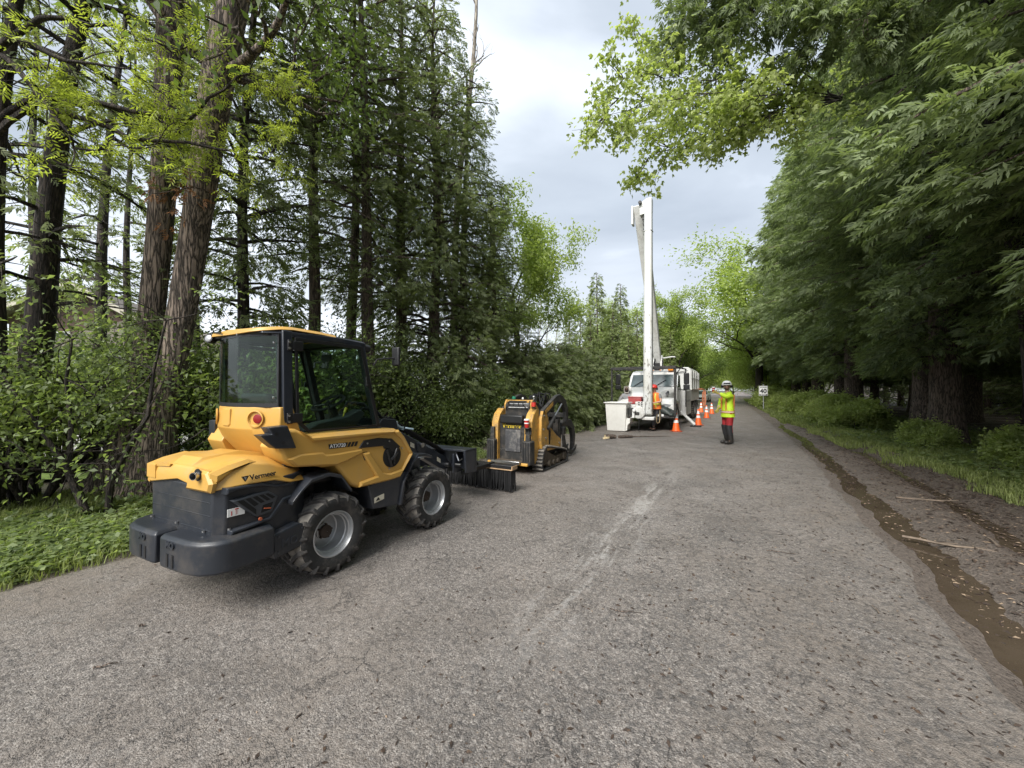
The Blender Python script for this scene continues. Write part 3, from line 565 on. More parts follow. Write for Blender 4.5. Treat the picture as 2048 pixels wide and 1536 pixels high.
# ---- hedge of low cedars left of the basket
hed = cedar('cedar_bush', 3.3, .05, 1.75, 90, 34, 41, CEDL, BKC, .07, size=(.18, .36), prof=lambda u: (1-u)**.45, droop=.35)
for i, (px, Y, s) in enumerate([(1095, 15.5, .95), (1135, 17.5, 1.0), (1172, 18.5, .95), (1205, 20.5, 1.05), (1050, 14.2, 1.05), (1120, 21, 1.3), (1165, 22, 1.25)]):
    put(hed, at(px, Y), Y, rs.rand()*6, s, ['low cedar bush right behind the compact loader grapple', 'low cedar bush second left of the lift basket', 'low cedar bush beside the shovel', 'low cedar bush just left of the lift basket', 'low cedar bush behind the small tracked loader', 'taller cedar bush at the back of the hedge, left', 'taller cedar bush at the back of the hedge, right'][i], 'low cedar bushes forming the hedge left of the basket', 'bush')
# ---- middle left: tall cedars with bare lower trunks
GM = 'tall cedars left of the road behind the machines'
for i, (px, Y, p, s, rz) in enumerate([(622, 9.0, cedS, (1, 1, 1.05), 0), (700, 10.2, cedS, (1, 1, 1), 2.2), (745, 9.6, cedS, (1.15, 1.15, 1), 4.1), (800, 11.2, cedM, (1.2, 1.2, 1.3), 1), (868, 11.6, cedM, (1.2, 1.2, 1.26), 3), (930, 12.6, cedM, (1.05, 1.05, 1.12), 5.2), (985, 13.4, cedM, (.95, .95, .78), 2.4)]):
    put(p, at(px, Y), Y, rz, s, ['cedar with a long bare trunk just above the cab of the wheeled loader', 'leaning thin cedar second right of the bare trunk', 'tall cedar with dark bare branches above the loader arms', 'dense tall cedar behind the loader arms', 'dense cedar behind the sweeping brush', 'dense cedar left of the small tracked loader', 'shorter cedar behind the small tracked loader, end of the row'][i], GM)
# bright tree behind the end of that row
put(brA, at(1035, 17), 17, 1.0, .93, 'bright green tree rising right behind the end cedar of the left row', 'bright spring trees at the far end of the road')
# broken snag and thin tall bare trees
def bare_tree(name, H, r0, lean, seed, bark, nb, label, x, y, z0=.45, leaf=None, group=None):
    rs = np.random.RandomState(seed); root = empty(name, (x, y, 0), 0, label, 'tree', group); mb, pts = trunk_mb(H, r0, r0*.3, lean, rs, wob=.1)
    tips = []
    for i in range(nb):
        h = H*(z0+(1-z0)*rs.rand()); c = axis_at(pts, h); a = rs.rand()*6.3; grow(rs, c, unit(np.array([math.cos(a), math.sin(a), 1.1])), rs.uniform(.5, 1.3)*(1.3-h/H), r0*.18, 1, 3, mb, tips, .12, .6, 2)
    mb.build('trunk', bark, root, smooth=60)
    if leaf: V = leaves_at(rs, tips, 3, .12, (.05, .1), T_LEAF); npmesh('crown', V, quadidx(len(V)), leaf, root)
    return root
bare_tree('bare_tree', 17, .17, (1.1, 0), 51, BKP, 26, 'tall thin bare tree standing behind the cedars, twigs against the sky', at(890, 14), 14)
bare_tree('bare_tree', 16.5, .13, (-1.6, .3), 52, BKP, 22, 'slender tree leaning left with tiny pale leaves behind the cedars', at(930, 14.5), 14.5, leaf=YGR)
bare_tree('broken_tree', 8.9, .16, (.1, 0), 53, BKC, 3, 'broken-off weathered trunk standing right of the dense cedars', at(978, 14.6), 14.6, .8)
for i in range(5):
    bare_tree('sapling', 7.5+rs.rand()*1.6, .05, (rs.uniform(-.4, .4), 0), 60+i, BKP, 16, 'thin pale half-bare sapling behind the low cedar hedge', at(1082+i*14, 26+i), 26+i, .3, BRT, 'thin pale saplings behind the hedge')
# ---- left: twin-trunked big tree
def big_tree():
    rs = np.random.RandomState(71); x, y = at(292, 6.0), 6.0; root = empty('twin_trunk_tree', (x, y, 0), 0, 'big old tree with two grey furrowed trunks rising from one broad base', 'tree')
    def P(px, py, Y=6.0): k = Y/770; return ((px-1024)*k-x, Y-y, 1.56+(780-py)*k)
    mb = MB()
    A = [P(215, 1010), P(238, 960), P(262, 880), P(285, 780, 6.05), P(300, 640, 6.1), P(314, 480, 6.1), P(325, 300, 6.1), P(330, 100, 6.1), P(334, -200, 6.1), P(340, -600, 6.1), P(350, -1100, 6.2)]
    mb.tube(A, [.50, .34, .23, .18, .165, .165, .17, .175, .17, .15, .08], 18)
    B = [P(300, 1010, 5.8), P(305, 950, 5.8), P(318, 870, 5.8), P(338, 760, 5.9), P(366, 600, 5.9), P(388, 450, 5.9), P(408, 300, 5.8), P(430, 140, 5.55), P(458, -20, 5.5), P(500, -300, 5.4), P(560, -700, 5.3)]
    mb.tube(B, [.44, .32, .23, .19, .18, .185, .195, .2, .2, .17, .12], 18)
    for a, b_, c in (((215, 1005), (175, 1030), (140, 1050)), ((330, 1005), (372, 1022), (395, 1035))):
        mb.tube([P(*a, 5.9), P(*b_, 5.7), P(*c, 5.6)], [.3, .14, .04], 10)
    tips = []
    for i in range(16):
        s = A if i % 2 else B; c = np.array(s[7+i % 4]); a = rs.rand()*6.3; grow(rs, c, unit(np.array([math.cos(a), math.sin(a), .6])), rs.uniform(1.2, 2.2), .07, 0, 3, mb, tips, .08, .6, 3)
    mb.build('trunk', BKG, root, smooth=60)
    V = leaves_at(rs, tips, 5, .25, (.08, .14), T_LEAF); npmesh('crown', V, quadidx(len(V)), MID, root)
big_tree()
# ---- left: dark cedars with crooked trunks at the left edge
def left_cedar(px, Y, lean, H, z0, Rm, seed, lab, r0=.2, nbr=46, bare=5, dens=15, sp=.3, side=None):
    o = cedar('crooked_cedar', H, z0, Rm, nbr, dens, seed, CEDL, BKD, r0, lean, size=(.14, .3), bare=bare, sparse=sp, prof=lambda u: (.75+.4*math.sin(u*3))*(1-u)**.4, side=side)
    o.location = (at(px, Y), Y, 0); tag(o, lab, 'tree', 'crooked dark cedars at the left edge')
left_cedar(25, 5.6, (1.5, 0), 11.5, 2.7, 1.9, 81, 'dark cedar leaning right at the left edge, its thick trunk crossing the bushes', .2)
left_cedar(-40, 4.9, (.1, .3), 10, 3.0, 1.5, 82, 'dark cedar trunk cut by the left edge of the photo', .16, 34)
left_cedar(180, 8.2, (.2, .5), 13, 3.0, 1.9, 83, 'dark cedar behind the left trunks, boughs against the sky', .13)
left_cedar(475, 7.6, (.3, 0), 13, 2.9, 1.7, 84, 'dark cedar with hanging boughs right of the twin trunks', .13, 105, 4, 30, .08)
left_cedar(395, 9, (-.5, 0), 14, 4, 1.7, 85, 'dark cedar standing behind the twin trunks', .12, 20)
left_cedar(85, 9.5, (-.5, 0), 14, 3.6, 2.2, 86, 'thin dark cedar far back at the left', .12, 26)
left_cedar(255, 11.5, (0, 0), 13, 3.4, 2.2, 87, 'dim cedar farthest back behind the left trunks', .12, 24, 3)
# dead brown cedar sprays caught on the twin trunk
rsb = np.random.RandomState(90); P_, D_ = [], []
for cx, cz, n in ((-.2, 0, 12), (.15, .08, 12), (.05, -.2, 8), (.5, -.05, 6), (-.05, -.4, 4)):
    P_.append(rsb.normal(0, .07, (n, 3))+(cx, 0, cz)); D_.append(np.array([cx, -.2, -.25])+rsb.normal(0, .4, (n, 3)))
V = scatter(np.concatenate(P_), np.concatenate(D_), rsb.uniform(.1, .22, 42), T_FROND, rsb, .6)
o = empty('dead_bough'); npmesh('foliage', V, quadidx(len(V)), BRN, o); mb = MB(); [mb.tube([(.6, .1, .05), (.3, 0, .1), (.1, 0, .05), (x, 0, z)], [.012, .01, .008, .004], 5) for x, z in ((-.25, 0), (.15, .1), (.05, -.25), (-.05, -.42))]; mb.build('stem', BKC, o); o.location = (at(335, 5.2), 5.2, 1.56+(780-385)/770*5.2); tag(o, 'dead rust-brown cedar bough hanging against the twin trunks', 'branch')
# ---- left: understorey bushes
GB = 'leafy bushes under the trees on the left'
for i, (px, Y, p, s) in enumerate([(60, 5.3, shA, .98), (-60, 4.8, shD, .9), (205, 9.2, shD, 1.0), (110, 7.4, shD, .95), (455, 6.9, shA, 1.1), (520, 7.6, shD, 1.15), (255, 8.4, shA, 1.0), (580, 8.6, shA, 1.15), (300, 7.0, shD, 1.0), (20, 8.0, shA, 1.1), (640, 9.6, shD, 1.15), (720, 9.8, shA, 1.0), (800, 10, shA, .9), (870, 10.6, shD, .7), (925, 11.2, shB, 1.2), (760, 10.8, shA, 1.1), (970, 12, shB, 1.2), (530, 6.9, shB, .9)]):
    put(p, at(px, Y), Y, i*1.7, s, ['big leafy bush at the left edge with arching dark stems', 'leafy bush cut by the left edge of the photo', 'leafy bush far behind the gap left of the twin trunks', 'bush left of the twin trunks, behind the big left bush', 'tall leafy bush right of the twin trunks behind the loader rear', 'tall leafy bush behind the loader cab window', 'bush behind the twin trunks on their left side', 'leafy bush seen through the loader cab', 'lighter leafy bush close behind the twin trunks', 'bush far back at the left edge', 'bush behind the cab front, under the bare cedar trunk', 'bush above the loader arms', 'bush behind the sweeping brush', 'low bush right of the brush under the cedars', 'low bush left of the small tracked loader', 'bush in the shade above the brush', 'low bush behind the small tracked loader', 'low bush right behind the loader hood'][i], GB, 'bush')
# crooked dark stems standing in front of the undergrowth at the left
for i, (pts, lab) in enumerate([([(182, 1052), (170, 1000), (130, 930), (85, 860), (20, 780), (-60, 720)], 'crooked dark sapling stem leaning left across the bushes'), ([(188, 1050), (160, 990), (140, 930), (138, 850), (128, 760), (150, 680)], 'crooked dark sapling rising straight beside the leaning one'), ([(224, 1030), (228, 960), (250, 900), (290, 830), (300, 740), (330, 640)], 'dark sapling stem bending right in front of the twin trunks')]):
    Y = 4.75+.1*i; X0 = at(pts[0][0], Y); o = empty('crooked_sapling', (X0, Y, 0), 0, lab, 'tree', 'crooked saplings at the left'); mb = MB(); rr_ = np.random.RandomState(200+i); tips = []
    P3 = [np.array((at(px, Y)-X0, rr_.uniform(-.05, .05), 1.56+(780-py)/770*Y)) for px, py in pts]; P3[0][2] = -.05; mb.tube(P3, [.04, .034, .03, .025, .018, .01], 8)
    for p in P3[2:]:
        for k in range(3): grow(rr_, p, unit(rr_.normal(0, 1, 3)+np.array([0, 0, .5])), .5, .009, 1, 3, mb, tips, .02, .6, 2)
    mb.build('trunk', BKD, o, smooth=60); V = leaves_at(rr_, tips, 3, .1, (.05, .09), T_LEAF); npmesh('crown', V, quadidx(len(V)), BUSH, o)
# ---- overhanging leafy limbs
def limb_tree(name, label, base, trunk_pts, r, limbs, leaf, T, size, per, rad, bark, seed, nk=3, hang=.4, lr=.05, lk=1.):
    rs = np.random.RandomState(seed); root = empty(name, (base[0], base[1], 0), 0, label, 'tree'); mb = MB(); tips = []; b0 = np.array([base[0], base[1], 0.])
    mb.tube([np.array(p)-b0 for p in trunk_pts], [r*(1-.5*i/len(trunk_pts)) for i in range(len(trunk_pts))], 10)
    for pl in limbs:
        pl = [np.array(p)-b0 for p in pl]; n = len(pl); fine = []
        for a, b_ in zip(pl[:-1], pl[1:]):
            for k in range(4): fine.append(a+(b_-a)*k/4+rs.normal(0, .02, 3))
        fine.append(pl[-1]); mb.tube(fine, [lr*(1-.88*i/len(fine)) for i in range(len(fine))], 6, cap=False)
        for i in range(4, len(fine)):
            for j in range(nk if i < len(fine)-1 else nk+2):
                d = unit(fine[i]-fine[i-1]); sd = unit(np.cross(d, rs.normal(0, 1, 3))); grow(rs, fine[i], unit(d*.8+sd*.8+np.array([0, 0, -.12])), rs.uniform(.22, .5)*lk, .009, 2, 3, mb, tips, -.05, .7, 2, 1)
    mb.build('trunk', bark, root, smooth=60); V = leaves_at(rs, tips, per, rad, size, T, hang, .5); npmesh('crown', V, quadidx(len(V)), leaf, root)
def W(px, py, Y): return (at(px, Y), Y, 1.56+(780-py)/770*Y)
bx, by = rd(4.6, 10.5)
MJ = W(1690, 190, 8.8)
limb_tree('overhanging_tree', 'fresh green tree reaching long leafy limbs over the road in front of the sky', (bx, by), [(bx, by, 0), (bx-.2, by, 3), (bx-.5, by+.2, 6), (bx-.6, by+.2, 9)], .16,
    [[(bx-.3, by, 4.6), (bx-.5, by, 5.6), MJ], [MJ, W(1620-40, (160+190)//2, 7.2), W(1420, 130, 7.6), W(1290, 95, 7.8)], [MJ, W(1640-40, (230+190)//2, 7.2), W(1430, 210, 7.2), W(1240, 190, 7)],
     [MJ, W(1600-40, (250+190)//2, 7.4), W(1440, 250, 7.2), W(1340, 290, 7)], [MJ, W(1600-40, (120+190)//2, 7), W(1400, 150, 6.8), W(1250, 150, 6.8)], [MJ, W(1640-40, (260+190)//2, 7), W(1560, 215, 7.4), W(1500, 240, 7.4)],
     [MJ, W(1700-40, (160+190)//2, 7), W(1560, 160, 7), W(1480, 200, 7)], [MJ, W(1600-40, (220+190)//2, 7.4), W(1400, 220, 7.5), W(1260, 245, 7.4)], [MJ, W(1640-40, (60+190)//2, 7.4), W(1450, 60, 7.4), W(1330, 90, 7.4)], [MJ, W(1620-40, (240+190)//2, 7), W(1450, 260, 6.9), W(1300, 310, 6.8)], [MJ, W(1600-40, (180+190)//2, 6.6), W(1420, 180, 6.4), W(1215, 225, 6.3)], [MJ, W(1600-40, (190+190)//2, 7.6), W(1480, 170, 7.8), W(1360, 200, 7.8)]], MAPL, T_MAPLE, (.055, .098), 4, .09, BKD, 101, nk=2, lr=.016, lk=1.05)
lx = at(-160, 4.6)
limb_tree('yellow_green_tree', 'tree at the left edge with yellow-green leafy limbs hanging across the top left', (lx, 4.6), [(lx, 4.6, 0), (lx+.1, 4.6, 2.5), (lx+.2, 4.6, 5.2)], .17,
    [[(lx+.15, 4.6, 5), W(-20, 90, 4.4), W(60, 170, 4.4), W(140, 290, 4.5), W(300, 290, 4.8)], [(lx+.15, 4.6, 4.6), W(0, 60, 4.3), W(120, 110, 4.3), W(250, 130, 4.4)], [(lx+.15, 4.6, 5.2), W(60, 20, 4.4), W(180, 30, 4.6), W(350, 90, 4.7)],
     [(lx+.15, 4.6, 4.2), W(60, 180, 4.6), W(230, 210, 4.8), W(360, 235, 5), W(470, 150, 5.1), W(525, 140, 5.1)], [(lx+.15, 4.6, 4), W(60, 200, 4.6), W(250, 270, 4.8), W(420, 290, 5), W(540, 300, 5.1)]], YGR, T_PIN, (.11, .19), 2, .06, BKD, 102, nk=1, hang=.1, lr=.045)
# dark low hanging cedar limb over the upper right, reaching left over the fresh leaves
limb_tree('dark_overhang_tree', 'dark cedar limbs hanging into the top of the photo above the fresh leaves', rd(5.2, 6.2), [(*rd(5.2, 6.2), 0), (*rd(5.2, 6.2), 4), (*rd(5.1, 6.2), 8), (*rd(5.1, 6.2), 12)], .2,
    [[(*rd(5.1, 6.2), 7), W(1800, -90, 6.5), W(1620, -20, 6.6), W(1490, 20, 6.6)], [(*rd(5.1, 6.2), 7.6), W(1750, -160, 6.6), W(1560, -80, 6.8), W(1420, -5, 6.8)], [(*rd(5.1, 6.2), 6.6), W(1900, -40, 6), W(1780, 0, 6), W(1660, 30, 6.2)]],
    CEDD, T_FROND, (.14, .28), 6, .09, BKC, 103, nk=3, hang=.5, lk=1.3)

# ---- grass and ground cover
def blades(name, qt, hgt, wid, leaf, rs, label):
    n = len(qt); q, t = qt[:, 0], qt[:, 1]; z = height(q, t)-.01; P = np.stack([q, t, z], 1); a = rs.rand(n)*6.283
    lean = rs.uniform(.15, .9, n); d = np.stack([np.cos(a), np.sin(a), np.zeros(n)], 1); h = hgt*rs.uniform(.4, 1.25, n); sd = np.stack([-np.sin(a), np.cos(a), np.zeros(n)], 1)*wid
    p1 = P+d*(h*lean*.35)[:, None]+np.array([0, 0, 1])*(h*.65)[:, None]; p2 = P+d*(h*lean)[:, None]+np.array([0, 0, 1])*(h*(1-.3*lean))[:, None]
    V = np.stack([P-sd, P+sd, p1+sd*.8, p1-sd*.8, p1-sd*.8, p1+sd*.8, p2+sd*.1, p2-sd*.1], 1).reshape(-1, 3)
    o = npmesh(name, V, quadidx(len(V)), leaf); o.rotation_euler = (0, 0, R(-HEAD)); tag(o, label, 'grass', kind='stuff')
def patch(rs, n, q0, q1, t0, t1, thr=-.2, sd=0, near=1.6):
    t = t0+(t1-t0)*rs.rand(n)**near; q = rs.uniform(q0, q1, n); k = nz(q, t, 2.2, sd)+.4*nz(q, t, 7, sd) > thr; return np.stack([q[k], t[k]], 1)
rs = np.random.RandomState(8)
lt = patch(rs, 60000, -9, -4.9, .3, 9, -.35, 1); lt = lt[lt[:, 0] < ledge(lt[:, 1])-.1+.28*rs.rand(len(lt))**3]
blades('grass', lt, .13, .0045, 'grass_blades', rs, 'short grass on the left verge and under the trees')
l2 = patch(rs, 26000, -12, -7.6, 9, 26, -.1, 2, 1.2); l3 = patch(rs, 16000, -8.4, -5.5, 10.5, 20, .25, 3, 1.2)
blades('grass', np.concatenate([l2, l3[l3[:, 0] < -7.2]]), .16, .008, 'grass_blades', rs, 'thin grass along the gravel pull-off')
dg = lambda t: np.interp(t, [4, 8, 11.5, 16.7, 26, 60], [2.2, 1.85, 1.25, .75, .5, .4])
r1 = patch(rs, 150000, 1.6, 7, 5, 40, -.3, 4, 1.5); r1 = r1[(r1[:, 0] > edge(r1[:, 1])+dg(r1[:, 1])+.12+.35*nz(r1[:, 0]*0, r1[:, 1], 1.1, 3)) & (r1[:, 0] < 7.5)]
r2 = patch(rs, 50000, .8, 4, 22, 75, -.4, 4, 1.3); r2 = r2[(r2[:, 0] > edge(r2[:, 1])+dg(r2[:, 1])+.2*nz(r2[:, 0]*0, r2[:, 1], .7, 3))]
blades('grass', r1, .16, .006, 'grass_blades', rs, 'grass strip along the right verge below the cedars')
blades('grass', r2, .2, .014, 'grass_blades', rs, 'bright grass verge running on towards the speed sign')
def cover(qt, size, leaf, rs, label, zs=.1):
    n = len(qt); P = np.stack([qt[:, 0], qt[:, 1], height(qt[:, 0], qt[:, 1])+rs.rand(n)*zs+.01], 1); D = rs.normal(0, 1, (n, 3)); D[:, 2] = rs.uniform(-.15, .35, n)
    V = scatter(P, D, rs.uniform(size[0], size[1], n), leaf_t(1, .72, .08, .1), rs, .35); o = npmesh('ground_cover', V, quadidx(len(V)), 'bush_leaves'); o.rotation_euler = (0, 0, R(-HEAD)); tag(o, label, 'ground cover', kind='stuff')
g1 = patch(rs, 26000, -7.2, -4.9, .6, 8, -.35, 1); g1 = g1[g1[:, 0] < ledge(g1[:, 1])-.22+.28*rs.rand(len(g1))**2.5+.1*nz(g1[:, 0]*0, g1[:, 1], 3.3, 5)]; cover(g1, (.03, .085), BUSH, rs, 'broad-leaved weeds covering the left verge')
g2 = patch(rs, 30000, 2.2, 7.5, 5, 28, .0, 7); g2 = g2[g2[:, 0] > edge(g2[:, 1])+dg(g2[:, 1])+.6]; cover(g2, (.05, .12), BUSH, rs, 'leafy weeds at the foot of the right cedars', .2)
g3 = patch(rs, 9000, -14, -6.5, 2, 20, .1, 9, 1); g3 = g3[g3[:, 0] < ledge(g3[:, 1])-1.2]; cover(g3, (.05, .1), BUSH, rs, 'seedlings on the shaded ground under the left trees', .2)
# ---- litter on the road and mud: chips, needles, twigs too many to count
def chips(n, q0, q1, t0, t1, sz, m_, rs, label, fn=None, dens=None):
    t = t0+(t1-t0)*rs.rand(n)**1.5; q = rs.uniform(q0, q1, n)
    if dens is not None: k = rs.rand(n) < dens(q, t); q, t = q[k], t[k]
    n = len(q); z = (np.zeros(n) if fn is None else fn(q, t))+.003; a = rs.rand(n)*6.283; l = rs.uniform(.3, 1, n)**2*sz; w_ = l*rs.uniform(.08, .4, n)+.0015
    d = np.stack([np.cos(a), np.sin(a), rs.uniform(-.1, .1, n)], 1)*l[:, None]; s = np.stack([-np.sin(a), np.cos(a), np.zeros(n)], 1)*w_[:, None]; P = np.stack([q, t, z], 1); up = np.array([0, 0, 1])*(w_*.8)[:, None]
    V = np.stack([P-d, P-s+up, P+d, P+s+up*.2, P-d, P-s*.9, P+d, P-s+up], 1).reshape(-1, 3)
    o = npmesh('debris', V, quadidx(len(V)), m_); o.rotation_euler = (0, 0, R(-HEAD)); tag(o, label, 'debris', kind='stuff')
DKB = mat('dark_bark_litter', (.035, .024, .018), .8, var=.5, vscale=30, dirt=(.12, .075, .045), dscale=40, damt=.8); PLC = mat('pale_chips', (.26, .19, .13), .8, var=.4, vscale=30)
grd = lambda q, t: np.clip((q+2.6)/3.6, .04, 1)
chips(15000, -4.6, 1.5, .8, 16, .022, DKB, rs, 'dark bark bits scattered over the road', None, grd)
chips(2200, -4.6, 1.5, .8, 14, .013, PLC, rs, 'pale wood chips scattered over the road', None, grd)
chips(26000, 1.5, 4.4, 1, 20, .05, DKB, rs, 'bark and twigs littering the muddy shoulder', lambda q, t: np.maximum(height(q, t), -.058), lambda q, t: np.clip((q-1.5)/1.6, .12, 1))
chips(5200, 1.5, 4.2, 1, 14, .026, PLC, rs, 'pale chips on the muddy shoulder', lambda q, t: np.maximum(height(q, t), -.058))
WST = mat('weathered_stick', (.15, .115, .085), .85, var=.4, vscale=12)
# single twigs and sticks
def twig(q, t, L, a, r, label, m_='cedar_bark', z=.008, sub=2, seed=0):
    rs = np.random.RandomState(seed+3); x, y = rd(q, t); mb = MB(); pts = [np.array([-L/2+L*i/6, rs.normal(0, L*.02), rs.uniform(0, .012)]) for i in range(7)]; mb.tube(pts, [r*(1-.09*i) for i in range(7)], 5)
    for k in range(sub):
        i = rs.randint(1, 5); s = rs.choice([-1, 1]); mb.tube([pts[i], pts[i]+np.array([L*.1, s*L*.07, .005]), pts[i]+np.array([L*.2, s*L*.11, .008])], [r*.5, r*.4, r*.2], 4)
    o = mb.build('twig', m_, None, smooth=60); o.location = (x, y, z+float(height(np.array(q), np.array(t)))*(q > 1.5)); o.rotation_euler = (0, 0, a); tag(o, label, 'twig', 'fallen twigs and sticks')
gq = lambda px, py: toroad(at(px, 1201/(py-780)), 1201/(py-780))
for i, (px, py, L, a, r, lab) in enumerate([(220, 1328, .1, .5, .006, 'short dark twig on the asphalt at the lower left'), (135, 1246, .13, .15, .002, 'thin straw-like twig on the asphalt near the left verge'), (292, 1250, .03, .3, .008, 'small dark bark lump on the asphalt below the loader'), (958, 1136, .06, .4, .006, 'small twig lying on the road right of the loader rear wheel'), (1250, 1222, .22, -.15, .004, 'flattened green cedar sprig on the road'), (1905, 1090, .75, -.75, .016, 'longest pale stick on the muddy shoulder'), (1850, 1000, .7, -.3, .014, 'dark stick across the mud rut, above the long pale stick'), (1700, 960, .8, -.5, .012, 'forked stick lying beside the second rut'),
    (1980, 1085, .35, .9, .018, 'pale forked stick at the right edge of the mud'), (1745, 1218, .09, 1.2, .004, 'yellowish twig on the wet road near the puddle'), (1560, 1105, .25, -.3, .005, 'thin twig at the middle right of the road'), (990, 1010, .3, 1.35, .004, 'thin root fibre hanging below the brush onto the road')]):
    q, t = gq(px, py); twig(q, t, L, a, r, lab, 'weathered_stick' if 'pale' in lab or 'yellow' in lab else 'cedar_bark', seed=i)
# ================================================================== WHEELED LOADER (local axes: x to its right, y forward, z up; rear axle at y = 0)
def rot_about(mb, deg, i0=0):
    c, s = math.cos(R(deg)), math.sin(R(deg)); mb.v[i0:] = [(x*c-y*s, x*s+y*c, z) for x, y, z in mb.v[i0:]]; return mb
LD = empty('wheel_loader', (-2.019, 3.581, 0), R(-29.5), 'yellow and charcoal articulated wheel loader with a glazed cab, parked facing up the road', 'loader')
def make_wheel(side):
    """tyre outer face at x = +.15 for side 1"""
    R0, Wd = .335, .29; h = Wd/2
    tyre = MB(); prof = [(.185, -h*.86), (.2, -h*.93), (.235, -h*1.0), (.275, -h*1.03), (.298, -h*.97), (.31, -h*.8), (.315, -h*.4), (.317, 0), (.315, h*.4), (.31, h*.8), (.298, h*.97), (.275, h*1.03), (.235, h), (.2, h*.93), (.185, h*.86), (.178, h*.7), (.178, -h*.7)]
    tyre.lathe(prof+[prof[0]], axis='x', n=48, cap=False)
    t = tyre.build('wheel', 'rubber', LD, smooth=50)
    tb_ = MB(); tb_.lathe([(.300, -h*.985), (.313, -h*.8), (.319, -h*.4), (.321, 0), (.319, h*.4), (.313, h*.8), (.300, h*.985)], axis='x', n=48, cap=False); tb_.build('tread_base', 'dusty_tread_rubber', t, smooth=60)
    lug = MB(); n = 17
    for sg in (-1, 1):
        for k in range(n):
            a0 = 2*math.pi*(k+(.5 if sg > 0 else 0))/n
            # a bar sweeping from the shoulder to past the centre line, bent backwards
            st = []
            for j, (xx, da, rr, wv) in enumerate([(h*1.02, .0, .292, .030), (h*.97, .02, .322, .030), (h*.72, .07, .338, .026), (h*.3, .19, .341, .022), (-h*.06, .31, .341, .02)]):
                a = a0+da*1.25; ca, sa = math.cos(a), math.sin(a); tang = Vector((0, -sa, ca)); rad = Vector((0, ca, sa)); p = Vector((sg*xx, rr*ca, rr*sa)); w2 = tang*wv*.62+Vector((sg*wv*.35, 0, 0)); lo = rad*.035
                st.append([p-w2*.8, p+w2*.8, p+w2*1.15-lo, p-w2*1.15-lo])
            if sg < 0: st = [r_[::-1] for r_ in st]
            lug.loft(st)
    lg = lug.build('tread', mat('lug_rubber', (.045, .042, .04), .8, var=.3, vscale=14, bump=.4, bscale=60, dirt=(.17, .15, .13), dscale=9, damt=.6), t, bevel=.003, smooth=35, seg=1)
    rim = MB(); o = h*.86*side
    pr = [(.19, o), (.192, o+.008*side), (.183, o+.01*side), (.176, o-.006*side), (.172, o-.02*side), (.162, o-.026*side), (.158, o-.05*side), (.15, o-.056*side), (.148, o-.16*side), (.138, o-.165*side), (.07, o-.15*side), (.07, o-.13*side), (.045, o-.125*side), (.002, o-.125*side)]
    rim.lathe(pr, axis='x', n=48, cap=False); rim.build('rim', 'silver_rim', t, smooth=35)
    hb = MB(); hb.lathe([(.055, o-.125*side), (.055, o-.1*side), (.04, o-.09*side), (.002, o-.09*side)], axis='x', n=16, cap=False)
    for k in range(5): a = k*1.2566; hb.lathe([(.009, o-.13*side), (.009, o-.105*side), (.001, o-.105*side)], c=(0, .058*math.cos(a)*1.0, .058*math.sin(a)), axis='x', n=6, cap=False)
    hb.build('hub', mat('rusty_hub', (.05, .035, .026), .8, var=.4), t, smooth=35)
    return t
WR = make_wheel(1); WL = make_wheel(-1)
for proto, sx in ((WR, 1), (WL, -1)):
    w2 = proto.copy(); C.objects.link(w2)
    for ch in list(proto.children): c = ch.copy(); C.objects.link(c); c.parent = w2
    proto.location = (.452*sx, 0, .337); proto.rotation_euler = (R(9), 0, 0); w2.location = (.452*sx, 1.27, .337); w2.rotation_euler = (R(23), 0, 0)
ART = 4
# ---- rear module: charcoal engine box
bx = MB(); secs = []
def hexring(y, wb, wt, zb, zt, ch=.0):
    return [(-wb, y, zb), (wb, y, zb), (wt, y, zt-ch), (wt-ch, y, zt), (-wt+ch, y, zt), (-wt, y, zt-ch)]
bx.prism([(-.40, -.875), (.40, -.875), (.462, -.82), (.475, -.70), (.505, -.55), (.505, -.36), (.44, -.22), (-.44, -.22), (-.505, -.36), (-.505, -.55), (-.475, -.70), (-.462, -.82)], .46, .90, 'z')
rot_about(bx, ART); bx.build('engine_housing', 'charcoal_plastic', LD, bevel=.012, smooth=40, seg=3)
# raised parts of the housing: rear centre tongue, shoulder and lower ribs, each proud of the walls
d = MB(); d.prism([(-.30, .89), (.17, .89), (.13, .985), (-.24, .985)], -.87, -.80, 'y')
for z in (.60, .70, .79): d.box((0, -.876, z), (.78, .004, .006))
rot_about(d, ART); d.build('rear_panel', 'charcoal_plastic', LD, bevel=.005)
for s in (1, -1):
    d = MB(); d.prism([(-.81, .60), (-.72, .605), (-.55, .62), (-.45, .735), (-.36, .745), (-.36, .715), (-.43, .71), (-.53, .595), (-.72, .575), (-.81, .57)], s*.44, s*.516, 'x', inset=.008)
    d.prism([(-.84, .895), (-.60, .885), (-.50, .85), (-.36, .845), (-.36, .82), (-.5, .825), (-.62, .862), (-.78, .868), (-.84, .85)], s*.44, s*.517, 'x', inset=.008)
    rot_about(d, ART); d.build('housing_rib', 'charcoal_metal', LD, bevel=.003)
